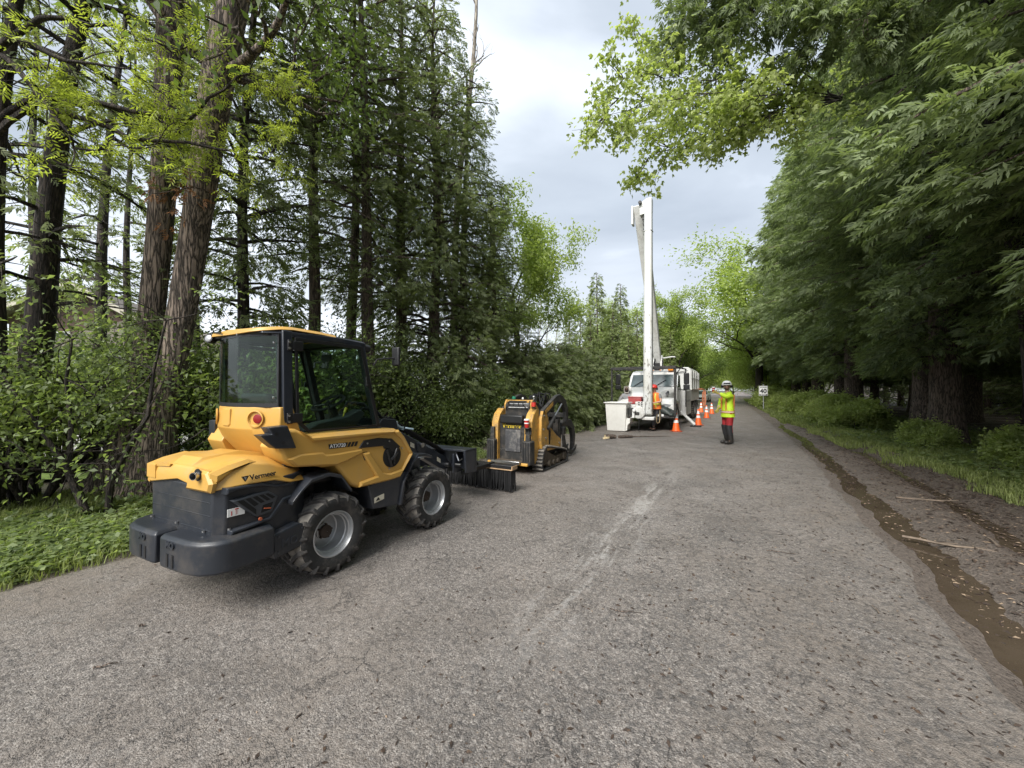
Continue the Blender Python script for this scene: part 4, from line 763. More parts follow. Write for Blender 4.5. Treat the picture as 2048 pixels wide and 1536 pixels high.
# side vents: a raised bezel, dark slots cut in by thin slats
for s in (1, -1):
    vb = MB(); vb.prism([(-.80, .80), (-.66, .815), (-.56, .815), (-.485, .76), (-.53, .655), (-.64, .645), (-.655, .655)], s*.44, s*.513, 'x', inset=.006)
    rot_about(vb, ART); f = vb.build('vent_bezel', mat('bezel_grey', (.045, .05, .058), .4), LD, bevel=.003)
    sl = MB()
    for poly in ([(-.775, .793), (-.735, .793), (-.648, .705), (-.648, .668)], [(-.722, .795), (-.688, .797), (-.63, .738), (-.66, .728)], [(-.675, .797), (-.643, .799), (-.588, .745), (-.615, .740)], [(-.63, .80), (-.60, .80), (-.545, .75), (-.572, .747)], [(-.588, .80), (-.565, .80), (-.508, .76), (-.532, .752)], [(-.60, .722), (-.525, .728), (-.548, .675), (-.615, .67)]):
        sl.prism(poly, s*.5, s*.5145, 'x')
    rot_about(sl, ART); sl.build('vent_slot', 'black_slot' if 'black_slot' in MATS else mat('black_slot', (.004, .004, .004), .8), f)
lt = MB(); lt.box((.517, -.57, .692), (.008, .05, .008), Matrix.Rotation(R(-12), 3, 'X')); lt.lathe([(.012, .512), (.012, .522), (.001, .522)], (0, -.62, .628), 'x', 12, cap=False); rot_about(lt, ART); lt.build('latch', mat('orange_latch', (.5, .12, .05), .5), LD)
# ---- yellow hood: lofted sections, rear corners dropped, side flares
hd = MB(); H_ = []
for y, zc, w1, w2, zs, w3, z3 in [(-.895, .95, .29, .38, .93, .41, .87), (-.878, 1.01, .30, .40, .975, .435, .875), (-.80, 1.045, .32, .43, .99, .48, .888), (-.66, 1.065, .33, .455, 1.03, .515, .893), (-.52, 1.05, .32, .46, 1.0, .53, .888), (-.40, 1.02, .30, .45, .95, .525, .845), (-.27, .985, .28, .42, .91, .505, .835), (-.18, .95, .24, .36, .87, .44, .83)]:
    H_.append([(-w3, y, z3), (-w2, y, zs), (-w1, y, zc), (0, y, zc+.006), (w1, y, zc), (w2, y, zs), (w3, y, z3), (w3*.9, y, z3-.004), (0, y, z3+.05 if y > -.9 else z3+.06), (-w3*.9, y, z3-.004)])
hd.loft([r[::-1] for r in H_]); rot_about(hd, ART); hood = hd.build('hood', 'yellow_paint', LD, bevel=.01, smooth=32, seg=3)
hp = MB(); hp.loft([[(x, y, z) for x, z in ((-.16, zb), (.16, zb), (.13, zt), (-.13, zt))] for y, zb, zt in ((-.86, 1.01, 1.025), (-.80, 1.03, 1.07), (-.55, 1.04, 1.085), (-.36, 1.0, 1.04))])
for s in (1, -1):
    hp.prism([(-.90, .90), (-.90, 1.0), (-.80, 1.035), (-.66, 1.06), (-.60, 1.03), (-.75, .985), (-.83, .93)], s*.30, s*.455, 'x', inset=.03)
hp.prism([(-.43, .87), (-.40, .86), (-.37, .95), (-.3, .99), (-.12, 1.0), (-.10, 1.02), (-.32, 1.02), (-.41, .985)], -.892, -.87, 'y', inset=.01)
hp.prism([(.43, .865), (.12, .865), (.15, .9), (.17, .985), (.22, 1.02), (.4, 1.01), (.455, .93)], -.912, -.87, 'y', inset0=.018)
rot_about(hp, ART); hp.build('hood_moulding', 'yellow_paint', hood, bevel=.008, smooth=35, seg=3)
ep = MB(); ep.lathe([(.046, 0), (.046, .006), (.032, .006), (.03, -.01)], (0, 0, 0), 'y', 24, cap=False)
ex = MB(); ex.lathe([(.026, .06), (.026, -.05), (.023, -.05), (.023, .05), (.001, .05)], (0, 0, 0), 'y', 20, cap=False)
e_ = ex.build('exhaust_pipe', 'bare_steel', LD, smooth=40); a = R(ART); e_.location = (.315*math.cos(a)+.908*math.sin(a), .315*math.sin(a)-.908*math.cos(a), .982); e_.rotation_euler = (0, 0, R(25))
e2 = MB(); e2.lathe([(.041, .0), (.041, -.006), (.001, -.007)], (0, 0, 0), 'y', 24, cap=False); e3 = e2.build('exhaust_opening', 'black_plastic', LD); e3.location = (.31*math.cos(a)+.912*math.sin(a), .31*math.sin(a)-.912*math.cos(a), .984); e3.rotation_euler = (0, 0, R(ART))
def side_text(name, s, size, m_, x, y, z, parent=LD, tilt=0, lean=0, art=False, **k):
    o = text(name, s, size, m_, parent, (x, y, z), (R(90+lean), 0, R(90)), **k)
    o.rotation_euler = (Matrix.Rotation(R(90), 4, 'Z') @ Matrix.Rotation(R(90+lean), 4, 'X') @ Matrix.Rotation(R(tilt), 4, 'Z')).to_euler()
    if art: c, s_ = math.cos(R(ART)), math.sin(R(ART)); o.location = (x*c-y*s_, x*s_+y*c, z); o.rotation_euler = (Matrix.Rotation(R(ART), 4, 'Z') @ o.rotation_euler.to_matrix().to_4x4()).to_euler()
    return o
side_text('hood_lettering', 'Vermeer', .052, 'black_ink', .513, -.60, .938, art=True, lean=-19, bold=.0012)
bd = MB(); bd.prism([(-.745, .955), (-.70, .955), (-.722, .918)], .5, .515, 'x'); bd2 = MB(); bd2.prism([(-.735, .952), (-.718, .948), (-.722, .926)], .51, .5165, 'x'); rot_about(bd, ART); rot_about(bd2, ART); q_ = bd.build('badge', 'black_ink', LD); bd2.build('badge_mark', 'silver_rim', q_)
# ---- counterweights
def weight(side):
    m_ = MB(); P = [(.03, -.85), (.03, -1.0), (.07, -1.01), (.36, -1.005), (.47, -.98), (.55, -.92), (.585, -.84), (.585, -.56), (.50, -.52), (.44, -.80)]
    m_.prism([(x*side, y) for x, y in P], .35, .572, 'z', inset=.022, inset0=.012); rot_about(m_, ART); o = m_.build('counterweight', 'charcoal_plastic', LD, bevel=.016, smooth=40, seg=4)
    g = MB()
    for dx in (.05, .115): g.prism([(side*(.1+dx)-.011, .375), (side*(.1+dx)+.011, .375), (side*(.1+dx)+.011, .46), (side*(.1+dx)-.011, .46)], -1.0125, -1.0, 'y')
    rot_about(g, ART); g.build('grip_slot', 'black_plastic', o)
    t = text('weight_lettering', 'MO', .062, 'charcoal_metal', o, (side*.19, -1.0125, .52), (R(90), 0, 0), ext=.005, bold=.002); c, s_ = math.cos(R(ART)), math.sin(R(ART)); x, y, z = t.location; t.location = (x*c-y*s_, x*s_+y*c, z); t.rotation_euler = (R(90), 0, R(ART))
    s2 = MB(); s2.prism([(-.54, .31), (-.34, .335), (-.30, .38), (-.30, .50), (-.36, .53), (-.56, .50)], side*.4, side*.572, 'x', inset=.012); rot_about(s2, ART); s3 = s2.build('side_weight', 'charcoal_plastic', LD, bevel=.008, seg=3)
    if side > 0:
        side_text('weight_lettering', 'MO', .085, 'charcoal_metal', .572, -.43, .41, s3, art=True, ext=.004, bold=.002)
        for by_, bz in ((-.52, .47), (-.52, .36), (-.33, .48), (-.34, .37)):
            b2 = MB(); b2.lathe([(.008, .57), (.008, .578), (.001, .579)], (0, by_, bz), 'x', 8, cap=False); rot_about(b2, ART); b2.build('bolt', 'charcoal_metal', s3)
weight(1); weight(-1)
bl = MB()
for x, y, z in ((-.36, -.89, .60), (-.02, -.885, .60), (.33, -.885, .59), (.42, -.86, .885), (.38, -.884, .875), (-.38, -.884, .885), (.47, -.80, .60)): bl.lathe([(.011, 0), (.011, .012), (.001, .013)], (x, y, z), 'z', 8, cap=False)
rot_about(bl, ART); bl.build('housing_bolt', 'bare_steel', LD)
stk = MB(); stk.prism([(-.845, .745), (-.745, .742), (-.745, .69), (-.845, .688)], .47, .4765, 'x'); 
stk = MB(); stk.v = []; stk.f = []; P0, P1 = (.4665, -.815), (.478, -.71)
for (x, y) in (P0, P1):
    for z in (.688, .742): stk.v.append((x+.001, y, z))
for (x, y) in (P0, P1):
    for z in (.688, .742): stk.v.append((x+.004, y, z))
stk.f = [(4, 6, 7, 5), (0, 1, 3, 2), (0, 4, 5, 1), (2, 3, 7, 6), (1, 5, 7, 3), (0, 2, 6, 4)]
stk.v = [(x*1.003+.002, y, z) for x, y, z in stk.v]; rot_about(stk, ART); s_o = stk.build('sticker', 'sticker_white', LD, smooth=0)
k2 = MB(); k2.box((.4795, -.745, .735), (.004, .05, .008)); k2.box((.4755, -.79, .71), (.004, .006, .03))
for i in range(4): k2.box((.4795, -.745, .724-i*.008), (.003, .045, .002))
rot_about(k2, ART); k2.build('sticker_mark', 'red_sticker', s_o, smooth=0)
# ---- chassis between the modules
ch = MB(); ch.box((0, .30, .42), (.42, 1.5, .2)); ch.box((0, .0, .337), (.62, .12, .12)); ch.box((0, 1.27, .337), (.62, .12, .12)); ch.box((0, .55, .56), (.5, .5, .25)); ch.box((0, -.15, .72), (.6, .3, .3)); ch.box((0, .0, .8), (.8, .5, .1)); ch.lathe([(.07, .3), (.07, .95)], (0, .52, 0), 'z', 16)
ch.build('chassis', 'dusty_black', LD, bevel=.01)
for hp_ in ([(-.1, .1, .84), (.0, .3, .9), (.15, .5, .8), (.2, .7, .7)], [(-.3, .05, .85), (-.2, .3, .86), (-.1, .6, .74)], [(.35, .05, .78), (.36, .25, .72), (.33, .45, .6)], [(.4, .12, .7), (.41, .3, .62), (.38, .5, .5)]):
    mb = MB(); mb.tube(hp_, .014, 6); mb.build('hose', 'black_plastic', LD)
# rear fenders
for s in (1, -1):
    f = MB(); path = [(-.37, .70), (-.30, .775), (-.215, .845), (-.05, .862), (.06, .825), (.13, .725), (.165, .68)]
    outer = [(s*.60, y, z) for y, z in path]; inner = [(s*.30, y, z+.015) for y, z in path]; mid = [(s*.45, y, z+.018) for y, z in path]
    rings = [[Vector(i_), Vector(m2_), Vector(o_), Vector(o_)+Vector((-.004*s, 0, -.028)), Vector(i_)+Vector((0, 0, -.02))] for i_, m2_, o_ in zip(inner, mid, outer)]
    if s > 0: rings = [r[::-1] for r in rings]
    f.loft(rings); f.build('rear_fender', 'charcoal_metal', LD, bevel=.005, smooth=25)
    g = MB(); path = [(.52, .42), (.75, .39), (.795, .60), (.915, .80), (1.00, .872), (1.12, .86), (1.22, .82)]
    rings = [[Vector((s*.30, y, z)), Vector((s*.60, y, z)), Vector((s*.60, y+(.0), z-.028)), Vector((s*.30, y, z-.028))] for y, z in path[1:]]
    rings[0] = [Vector((s*.30, .77, .39)), Vector((s*.60, .77, .39)), Vector((s*.60, .735, .39)), Vector((s*.30, .735, .39))]; rings[1] = [Vector((s*.30, .805, .60)), Vector((s*.60, .805, .60)), Vector((s*.60, .78, .61)), Vector((s*.30, .78, .61))]
    if s < 0: rings = [r[::-1] for r in rings]
    g.loft(rings); g.prism([(.42, .43), (.735, .39), (.775, .58), (.86, .70), (.55, .72), (.36, .66)], s*.28, s*.575, 'x', inset=.008); fo = g.build('front_fender', 'charcoal_metal', LD, bevel=.004, smooth=25)
    if s > 0:
        st_ = MB(); st_.prism([(.43, .535), (.545, .55), (.545, .50), (.43, .485)], .574, .579, 'x'); so_ = st_.build('sticker', mat('cream_sticker', (.6, .56, .45), .5), LD, smooth=0)
        st_ = MB(); st_.prism([(.445, .50), (.495, .507), (.47, .535)], .5795, .581, 'x'); st_.build('sticker_mark', 'black_ink', so_, smooth=0)
# ---- yellow mid body
body = MB()
for s in (1, -1):
    body.prism([(-.385, 1.255), (-.33, 1.255), (-.235, 1.20), (.0, 1.195), (.40, 1.188), (.69, 1.172), (.75, 1.14), (.80, 1.075), (.935, .885), (.85, .78), (.745, .672), (.60, .665), (.25, .668), (.165, .715), (.10, .80), (.02, .905), (-.11, .915), (-.13, .93), (-.33, .955), (-.42, 1.03), (-.46, 1.12)], s*.30, s*.575, 'x', inset=.02)
yb = body.build('side_panel', 'yellow_paint', LD, bevel=.008, smooth=30, seg=3)
for s in (1, -1):     # layered facets: upper beam, lower beam line, hexagon surround
    b2 = MB(); b2.prism([(-.30, 1.235), (-.21, 1.185), (.40, 1.172), (.68, 1.155), (.66, 1.125), (.30, 1.132), (-.20, 1.14)], s*.56, s*.597, 'x', inset=.014)
    b2.prism([(-.40, 1.03), (-.30, 1.055), (-.11, 1.045), (-.08, 1.02), (.02, 1.015), (.28, 1.02), (.30, .985), (.12, .935), (.02, .915), (-.13, .935), (-.33, .965)], s*.56, s*.592, 'x', inset=.012)
    for poly in ([(.25, .675), (.60, .668), (.745, .675), (.93, .885), (.90, .905), (.77, .75), (.61, .735), (.52, .76), (.36, .98), (.28, .98), (.44, .74), (.26, .72)],
                 [(.93, .885), (.80, 1.08), (.72, 1.155), (.66, 1.14), (.76, 1.06), (.885, .89)]):
        b2.prism(poly, s*.56, s*.60, 'x', inset=.014)
    b2.build('side_moulding', 'yellow_paint', yb, bevel=.005, smooth=30, seg=3)
for s in (1, -1):
    k = MB(); k.prism([(.245, 1.03), (.30, 1.095), (.47, 1.10), (.64, 1.075), (.75, .985), (.71, .93), (.66, .93), (.60, .99), (.54, .985), (.53, 1.015)], s*.56, s*.586, 'x', inset=.005); ko = k.build('intake_cover', 'black_plastic', LD, bevel=.003)
    k = MB(); k.lathe([(.115, s*.573), (.115, s*.581), (.09, s*.584), (.001, s*.578)], (0, .645, .905), 'x', 28, cap=False); k.build('intake_opening', mat('black_hole', (.004, .004, .004), .8), ko)
    k = MB(); k.tube([(s*.588, .57, .97), (s*.595, .60, .87), (s*.59, .63, .80)], .012, 8); k.tube([(s*.588, .66, .82), (s*.596, .66, .90), (s*.59, .70, .97)], .010, 8); k.tube([(s*.59, .60, .86), (s*.60, .65, .89), (s*.59, .70, .93)], .014, 8); k.build('intake_hose', 'black_plastic', ko)
    k = MB()
    for y, z in ((.335, 1.065), (.60, 1.055), (.77, .965), (.60, .785)): k.lathe([(.009, s*.585), (.009, s*.592), (.001, s*.593)], (0, y, z), 'x', 8, cap=False)
    k.build('cover_screw', 'bare_steel', ko)
# decals on the right side
k = MB(); k.prism([(-.055, 1.102), (.135, 1.097), (.115, 1.058), (-.05, 1.063)], .57, .5775, 'x')
for i in range(3): k.prism([(.145+i*.036, 1.097-i*.001), (.17+i*.036, 1.096-i*.001), (.15+i*.036, 1.056-i*.001), (.125+i*.036, 1.057-i*.001)], .57, .5775, 'x')
dk = k.build('model_plate', 'black_ink', LD, smooth=0); side_text('model_lettering', 'ATX720', .044, 'sticker_white', .5785, .032, 1.0795, dk, tilt=-2, bold=.0006, ext=.001)
k = MB(); k.prism([(.285, .975), (.345, .975), (.315, .905)], .57, .5768, 'x'); bo = k.build('badge', 'black_ink', LD, smooth=0); k = MB(); k.prism([(.30, .968), (.315, .95), (.33, .968), (.316, .918)], .576, .578, 'x'); k.build('badge_mark', 'silver_rim', bo, smooth=0)
side_text('badge_lettering', 'Vermeer', .018, 'black_ink', .5768, .315, .985, LD, ext=.0008)
# rear yellow wrap of the cab base
wr = MB(); secs = []
for z, ymid, yc, w_, yf in ((1.425, -.52, -.40, .475, -.30), (1.25, -.53, -.41, .485, -.25), (1.16, -.47, -.39, .465, -.2), (.96, -.30, -.25, .40, -.1), (.93, -.27, -.22, .38, -.1)):
    secs.append([(w_, yf, z), (w_, yc, z), (w_*.82, yc-.03-(-.41-yc)*0, z), (w_*.55, (ymid+yc)/2-.035, z), (w_*.2, ymid, z), (-w_*.2, ymid, z), (-w_*.55, (ymid+yc)/2-.035, z), (-w_*.82, yc-.03, z), (-w_, yc, z), (-w_, yf, z)])
wr.loft(secs); wrap = wr.build('cab_base', 'yellow_paint', LD, bevel=.008, smooth=38, seg=3)
def on_rear(x): # rear surface y at lateral x for the upper part of the wrap
    xs = [0, .095, .26, .40, .475]; ys = [-.525, -.525, -.50, -.44, -.405]; return float(np.interp(abs(x), xs, ys))
lp = MB(); lp.lathe([(.062, -.004), (.062, .0), (.052, .004), (.001, .006)], (0, 0, 0), 'y', 28, cap=False)
for s in (1, -1):
    k = MB(); k.lathe([(.068, .004), (.068, -.006), (.058, -.008), (.05, .01), (.001, .012)], (0, 0, 0), 'y', 30, cap=False); o = k.build('lamp_recess', 'yellow_paint', LD); o.location = (s*.30, -.494, 1.335); o.rotation_euler = (0, 0, R(s*24))
    k = MB(); k.lathe([(.036, .004), (.036, -.006), (.028, -.009), (.001, -.01)], (0, 0, 0), 'y', 24, cap=False); o2 = k.build('tail_light', 'dark_red_lens', LD); o2.location = (s*.325, -.487 if s > 0 else -.45, 1.335); o2.rotation_euler = (0, 0, R(s*24))
k = MB(); k.prism([(-.12, 1.41), (.0, 1.41), (.0, 1.28), (-.02, 1.265), (-.10, 1.265), (-.12, 1.28)], -.527, -.538, 'y', inset=.006); k.build('plate_mount', 'yellow_paint', wrap, bevel=.003)
# black step bracket at the door foot
for s in (1, -1):
    k = MB(); k.prism([(-.56, 1.285), (-.415, 1.29), (-.345, 1.11), (-.50, 1.125), (-.545, 1.165), (-.61, 1.235), (-.53, 1.235)] if s > 0 else [(-.43, 1.285), (-.40, 1.29), (-.345, 1.11), (-.42, 1.125), (-.43, 1.165)], s*.50, s*.605, 'x', inset=.006); ko = k.build('step_bracket', 'charcoal_plastic', LD, bevel=.005)
    k = MB(); k.lathe([(.014, s*.60), (.014, s*.6065), (.001, s*.6065)], (0, -.50 if s > 0 else -.40, 1.235), 'x', 14, cap=False); k.lathe([(.012, s*.60), (.012, s*.6065), (.001, s*.6065)], (0, -.45 if s > 0 else -.39, 1.165), 'x', 14, cap=False); k.build('bracket_hole', 'black_plastic', ko)
k = MB(); k.box((0, .05, .955), (.9, .8, .03)); k.box((0, -.3, .9), (.62, .2, .1)); k.build('cab_floor', 'dusty_black', LD)
# ---- cab frame
cw = .47
k = MB()
for s in (1, -1):
    # B pillar, sill, roof rail, A pillar
    k.loft([[(s*x, y, z) for x, y in ((cw-.07, -.40+dy), (cw+.012, -.385+dy), (cw+.012, -.31+dy), (cw-.05, -.30+dy))][::s] for z, dy in ((1.20, .012), (2.03, -.005))])
    k.loft([[(s*x, y, z) for x, y in ((cw-.06, ya), (cw, ya), (cw, ya+.045), (cw-.06, ya+.06))][::s] for z, ya in ((1.165, .555), (1.55, .45), (2.0, .345))])
    k.loft([[(s*(cw-.06), y, z-.045), (s*cw, y, z-.045), (s*cw, y, z), (s*(cw-.06), y, z)][::s] for y, z in ((-.385, 2.025), (.10, 2.03), (.405, 2.01))][::-1])
    k.prism([(-.30, 1.235), (-.20, 1.165), (.60, 1.16), (.60, 1.19), (-.18, 1.195), (-.30, 1.29)], s*(cw-.05), s*(cw+.01), 'x')
k.box((0, .38, 1.995), (.9, .05, .04)); k.box((0, -.44, 2.01), (.8, .05, .04)); k.box((0, .575, 1.18), (.9, .05, .05))
fr = k.build('cab_frame', 'charcoal_metal', LD, bevel=.006, smooth=35)
# rear window header and dark seal
RW = [(.455, -.40), (.36, -.455), (.22, -.50), (.08, -.52), (-.08, -.52), (-.22, -.50), (-.36, -.455), (-.455, -.40)]
def curvewall(z0, z1, inw, out, th=.012, pts=RW):
    m_ = MB(); o_ = [(x*(1+out), y-out*.45, 0) for x, y in pts]; i_ = [(x*(1+out-th*2.2), y+th-out*.45, 0) for x, y in pts]
    for a_, b_, c_, d_ in zip(o_[:-1], o_[1:], i_[:-1], i_[1:]):
        m_.add([(a_[0], a_[1], z0), (b_[0], b_[1], z0), (b_[0], b_[1], z1), (a_[0], a_[1], z1), (c_[0], c_[1], z0), (d_[0], d_[1], z0), (d_[0], d_[1], z1), (c_[0], c_[1], z1)], [(0, 3, 2, 1), (4, 5, 6, 7), (3, 7, 6, 2), (0, 1, 5, 4)])
    return m_
curvewall(1.455, 1.985, 0, -.008, .006).build('rear_window', 'dark_tinted_glass', LD, smooth=60)
m_ = curvewall(1.425, 1.456, 0, 0); m_.f += []; o = m_.build('rear_window_seal', 'black_plastic', LD, smooth=60); curvewall(1.984, 2.02, 0, 0, .03).build('rear_header', 'charcoal_metal', LD, smooth=60)
for s in (1, -1): k = MB(); k.box((s*.452, -.402, 1.72), (.02, .016, .56)); k.build('window_strip', 'black_plastic', LD)
k = MB()
for z in (1.50, 1.93): k.lathe([(.008, 0), (.008, -.012), (.001, -.013)], (.435, -.425, z), 'y', 8, cap=False)
k.lathe([(.008, 0), (.008, -.012), (.001, -.013)], (.12, -.535, 2.0), 'y', 8, cap=False); k.build('window_bolt', 'bare_steel', LD)
# side doors: black frame, tinted glass
for s in (1, -1):
    P = [(-.295, 1.985), (.36, 1.972), (.575, 1.20), (-.175, 1.205), (-.275, 1.30)]
    n = len(P); cx = sum(p[0] for p in P)/n; cz = sum(p[1] for p in P)/n
    inn = [(p[0]+(cx-p[0])*.075, p[1]+(cz-p[1])*.065) for p in P]; k = MB(); vs = []
    for x in (s*(cw+.002), s*(cw+.016)):
        for L in (P, inn): vs += [(x, y, z) for y, z in L]
    fs = []
    for i in range(n):
        j = (i+1) % n; fs += [(i, j, n+j, n+i), (2*n+i, 3*n+i, 3*n+j, 2*n+j), (i, 2*n+i, 2*n+j, j), (n+i, n+j, 3*n+j, 3*n+i)]
    if s > 0: fs = [f_[::-1] for f_ in fs]
    k.add(vs, fs); dr = k.build('door', 'black_plastic', LD, bevel=.002)
    k = MB(); k.prism(inn, s*(cw+.004), s*(cw+.009), 'x'); k.build('door_glass', 'green_tinted_glass', dr, smooth=0)
    for z in (1.915, 1.335): k = MB(); k.box((s*(cw+.02), -.335, z), (.016, .045, .085)); k.box((s*(cw+.02), -.27, z), (.012, .08, .075)); k.build('hinge', 'black_plastic', dr, bevel=.004)
    k = MB()
    for z in (1.915, 1.335):
        for dz in (-.024, .024): k.lathe([(.010, s*(cw+.024)), (.010, s*(cw+.034)), (.001, s*(cw+.036))], (0, -.345, z+dz), 'x', 10, cap=False)
    k.build('hinge_bolt', 'bare_steel', dr)
    k = MB(); k.box((s*(cw+.018), .415, 1.62), (.02, .035, .05)); k.tube([(s*(cw+.012), .43, 1.62), (s*(cw+.04), .39, 1.60), (s*(cw+.04), .38, 1.68)], .008, 6); k.build('door_handle', 'black_plastic', dr, bevel=.003)
# windscreen
k = MB(); k.add([(-.44, .60, 1.19), (.44, .60, 1.19), (.44, .40, 1.98), (-.44, .40, 1.98), (-.44, .594, 1.19), (.44, .594, 1.19), (.44, .394, 1.98), (-.44, .394, 1.98)], [(0, 1, 2, 3), (4, 7, 6, 5), (0, 4, 5, 1), (3, 2, 6, 7), (0, 3, 7, 4), (1, 5, 6, 2)]); k.build('windscreen', 'windscreen_glass', LD, smooth=0)
# roof
k = MB(); secs = []
for y, z, w_ in ((-.545, 2.035, .30), (-.50, 2.045, .40), (-.40, 2.06, .47), (-.30, 2.068, .475), (-.05, 2.062, .47), (.10, 2.052, .465), (.115, 2.03, .46)):
    secs.append([(-w_, y, z-.028), (-w_+.03, y, z), (0, y, z+.012), (w_-.03, y, z), (w_, y, z-.028), (0, y, z-.032)][::-1])
k.loft(secs); k.build('roof', 'yellow_paint', LD, bevel=.006, smooth=35, seg=3)
k = MB(); k.loft([[(-w_, y, z-.03), (-w_+.02, y, z), (w_-.02, y, z), (w_, y, z-.03)][::-1] for y, z, w_ in ((-.50, 2.028, .4), (-.38, 2.035, .475), (.1, 2.04, .47), (.40, 2.025, .465), (.43, 2.0, .46))]); k.build('roof_frame', 'charcoal_metal', LD, bevel=.005)
# work lights at the rear left roof corner
for x, y, s_ in ((-.40, -.50, 1), (.40, .46, -1), (-.40, .46, -1)):
    k = MB(); k.lathe([(.016, .04), (.036, .02), (.04, -.02), (.038, -.035)], (0, 0, 0), 'y', 20); o = k.build('work_light', 'black_plastic', LD); k = MB(); k.lathe([(.028, -.036), (.02, -.04), (.001, -.041)], (0, 0, 0), 'y', 20, cap=False); k.build('light_lens', 'silver_rim', o); o.location = (x, y, 2.0 if s_ > 0 else 1.97); o.rotation_euler = (R(-10 if s_ > 0 else 8), 0, R(25 if s_ > 0 else 180))
k = MB(); k.tube([(-.44, -.5, 2.05), (-.3, -.54, 2.045), (-.1, -.56, 2.03)], .006, 6); k.build('light_cable', 'black_plastic', LD)
# mirrors
for s in (1, -1):
    k = MB(); k.tube([(s*.47, .50, 1.80), (s*.50, .52, 1.86), (s*.53, .60, 1.875), (s*.56, .68, 1.88)], .009, 8); o = k.build('mirror_arm', 'black_plastic', LD); k = MB(); k.box((s*.57, .70, 1.90), (.10, .035, .19)); k.build('mirror', 'black_plastic', o, bevel=.014, seg=3)
# interior
k = MB(); k.loft([[(-.2, y-.05, z), (.2, y-.05, z), (.21, y+.04, z), (-.21, y+.04, z)] for y, z in ((-.18, 1.12), (-.24, 1.3), (-.30, 1.45), (-.33, 1.53))]); k.box((0, -.02, 1.16), (.44, .42, .10)); k.build('seat', 'grey_seat_vinyl', LD, bevel=.03, seg=4)
k = MB(); k.lathe([(.155+.014*math.cos(a), .014*math.sin(a)) for a in np.linspace(0, 2*math.pi, 9)], (0, 0, 0), 'z', 36, cap=False)
for a in (90, 210, 330): k.tube([(0, 0, -.01), (.15*math.cos(R(a)), .15*math.sin(R(a)), 0)], .011, 6)
k.lathe([(.03, -.02), (.035, .005), (.001, .01)], n=16); st_ = k.build('steering_wheel', 'black_plastic', LD); st_.location = (0.02, .33, 1.43); st_.rotation_euler = (R(27), 0, 0)
k = MB(); k.tube([(0.02, .36, 1.41), (0.02, .44, 1.24), (0.02, .47, 1.1)], .035, 10); k.box((0, .46, 1.22), (.3, .12, .18)); k.build('steering_column', 'black_plastic', LD, bevel=.01)
k = MB(); k.prism([(.02, 1.20), (.40, 1.215), (.50, 1.33), (.44, 1.37), (.30, 1.31), (.0, 1.27), (-.15, 1.2)], .24, .36, 'x'); k.build('armrest_console', 'grey_seat_vinyl', LD, bevel=.012)
k = MB(); k.tube([(.3, .28, 1.28), (.3, .31, 1.36)], .006, 6); k.tube([(.3, .305, 1.345), (.3, .325, 1.39)], .013, 8); k.build('lever', mat('yellow_grip', (.6, .5, .05), .5), LD)
k = MB(); k.tube([(.27, .18, 1.27), (.26, .16, 1.42)], .009, 6); k.lathe([(.001, -.025), (.018, -.012), (.02, .01), (.001, .028)], (.26, .16, 1.44), 'z', 12, cap=False); k.build('joystick', 'black_plastic', LD)
k = MB(); k.tube([(-.40, .10, 1.98), (-.40, .2, 1.6), (-.42, .26, 1.25)], .03, 8); k.build('left_pillar_post', 'black_plastic', LD)
k = MB(); k.box((0, .32, 1.88), (.16, .02, .07)); k.box((-.22, .05, 1.90), (.10, .05, .10)); k.build('interior_mirror', 'black_plastic', LD, bevel=.01)
# ---- boom tower, lift arm, hoses, coupler plate
k = MB()
for s in (.17, -.17):
    k.prism([(.55, 1.0), (.79, 1.165), (.86, 1.245), (1.06, 1.225), (1.10, 1.10), (1.22, .90), (1.1, .70), (.7, .62)], s-.03, s+.03, 'x', inset=.005)
k.box((0, .80, .9), (.4, .5, .5)); k.box((0, 1.15, .62), (.5, .5, .24)); k.build('boom_tower', 'charcoal_metal', LD, bevel=.008)
k = MB(); k.prism([(.96, 1.13), (1.08, 1.14), (1.55, .915), (1.63, .87), (1.62, .76), (1.50, .745), (1.20, .86), (1.0, .98)], -.085, .085, 'x', inset=.01)
k.prism([(1.50, .88), (1.60, .89), (2.06, .66), (2.20, .55), (2.20, .47), (2.10, .45), (1.98, .50), (1.75, .63), (1.56, .74)], -.06, .06, 'x', inset=.006); k.prism([(1.50, .90), (1.66, .87), (1.64, .68), (1.54, .70)], -.11, .11, 'x', inset=.006)
arm = k.build('lift_arm', 'charcoal_metal', LD, bevel=.006)
side_text('arm_lettering', 'Vermeer', .085, 'sticker_white', .087, 1.19, 1.0, arm, tilt=-26.5, bold=.001)
k = MB(); k.prism([(1.40, .92), (1.47, .885), (1.47, .83), (1.40, .865)], .08, .0885, 'x'); k.prism([(1.93, .655), (2.0, .615), (2.0, .56), (1.93, .60)], .055, .064, 'x'); k.build('sticker', 'cream_sticker', arm, smooth=0)
k = MB()
for y, z in ((1.585, .86), (2.12, .52)): k.lathe([(.03, -.125), (.03, .125)], (0, y, z), 'x', 14)
k.build('pivot_pin', 'bare_steel', arm, smooth=40)
k = MB(); k.tube([(.13, .95, .80), (.13, 1.35, .72)], .035, 12); k.build('lift_cylinder', 'charcoal_metal', LD); k = MB(); k.tube([(.13, 1.34, .722), (.13, 1.58, .70)], .018, 10); k.build('cylinder_rod', 'bare_steel', LD)
k = MB()
for i in range(4): k.tube([(-.10+i*.05, 1.02, 1.20), (-.10+i*.05, 1.10, 1.245), (-.09+i*.045, 1.3, 1.13), (-.08+i*.04, 1.62, .96), (-.08+i*.04, 1.95, .80), (-.06+i*.03, 2.12, .70)], .012, 6)
k.build('hydraulic_hose', 'black_plastic', LD)
k = MB()
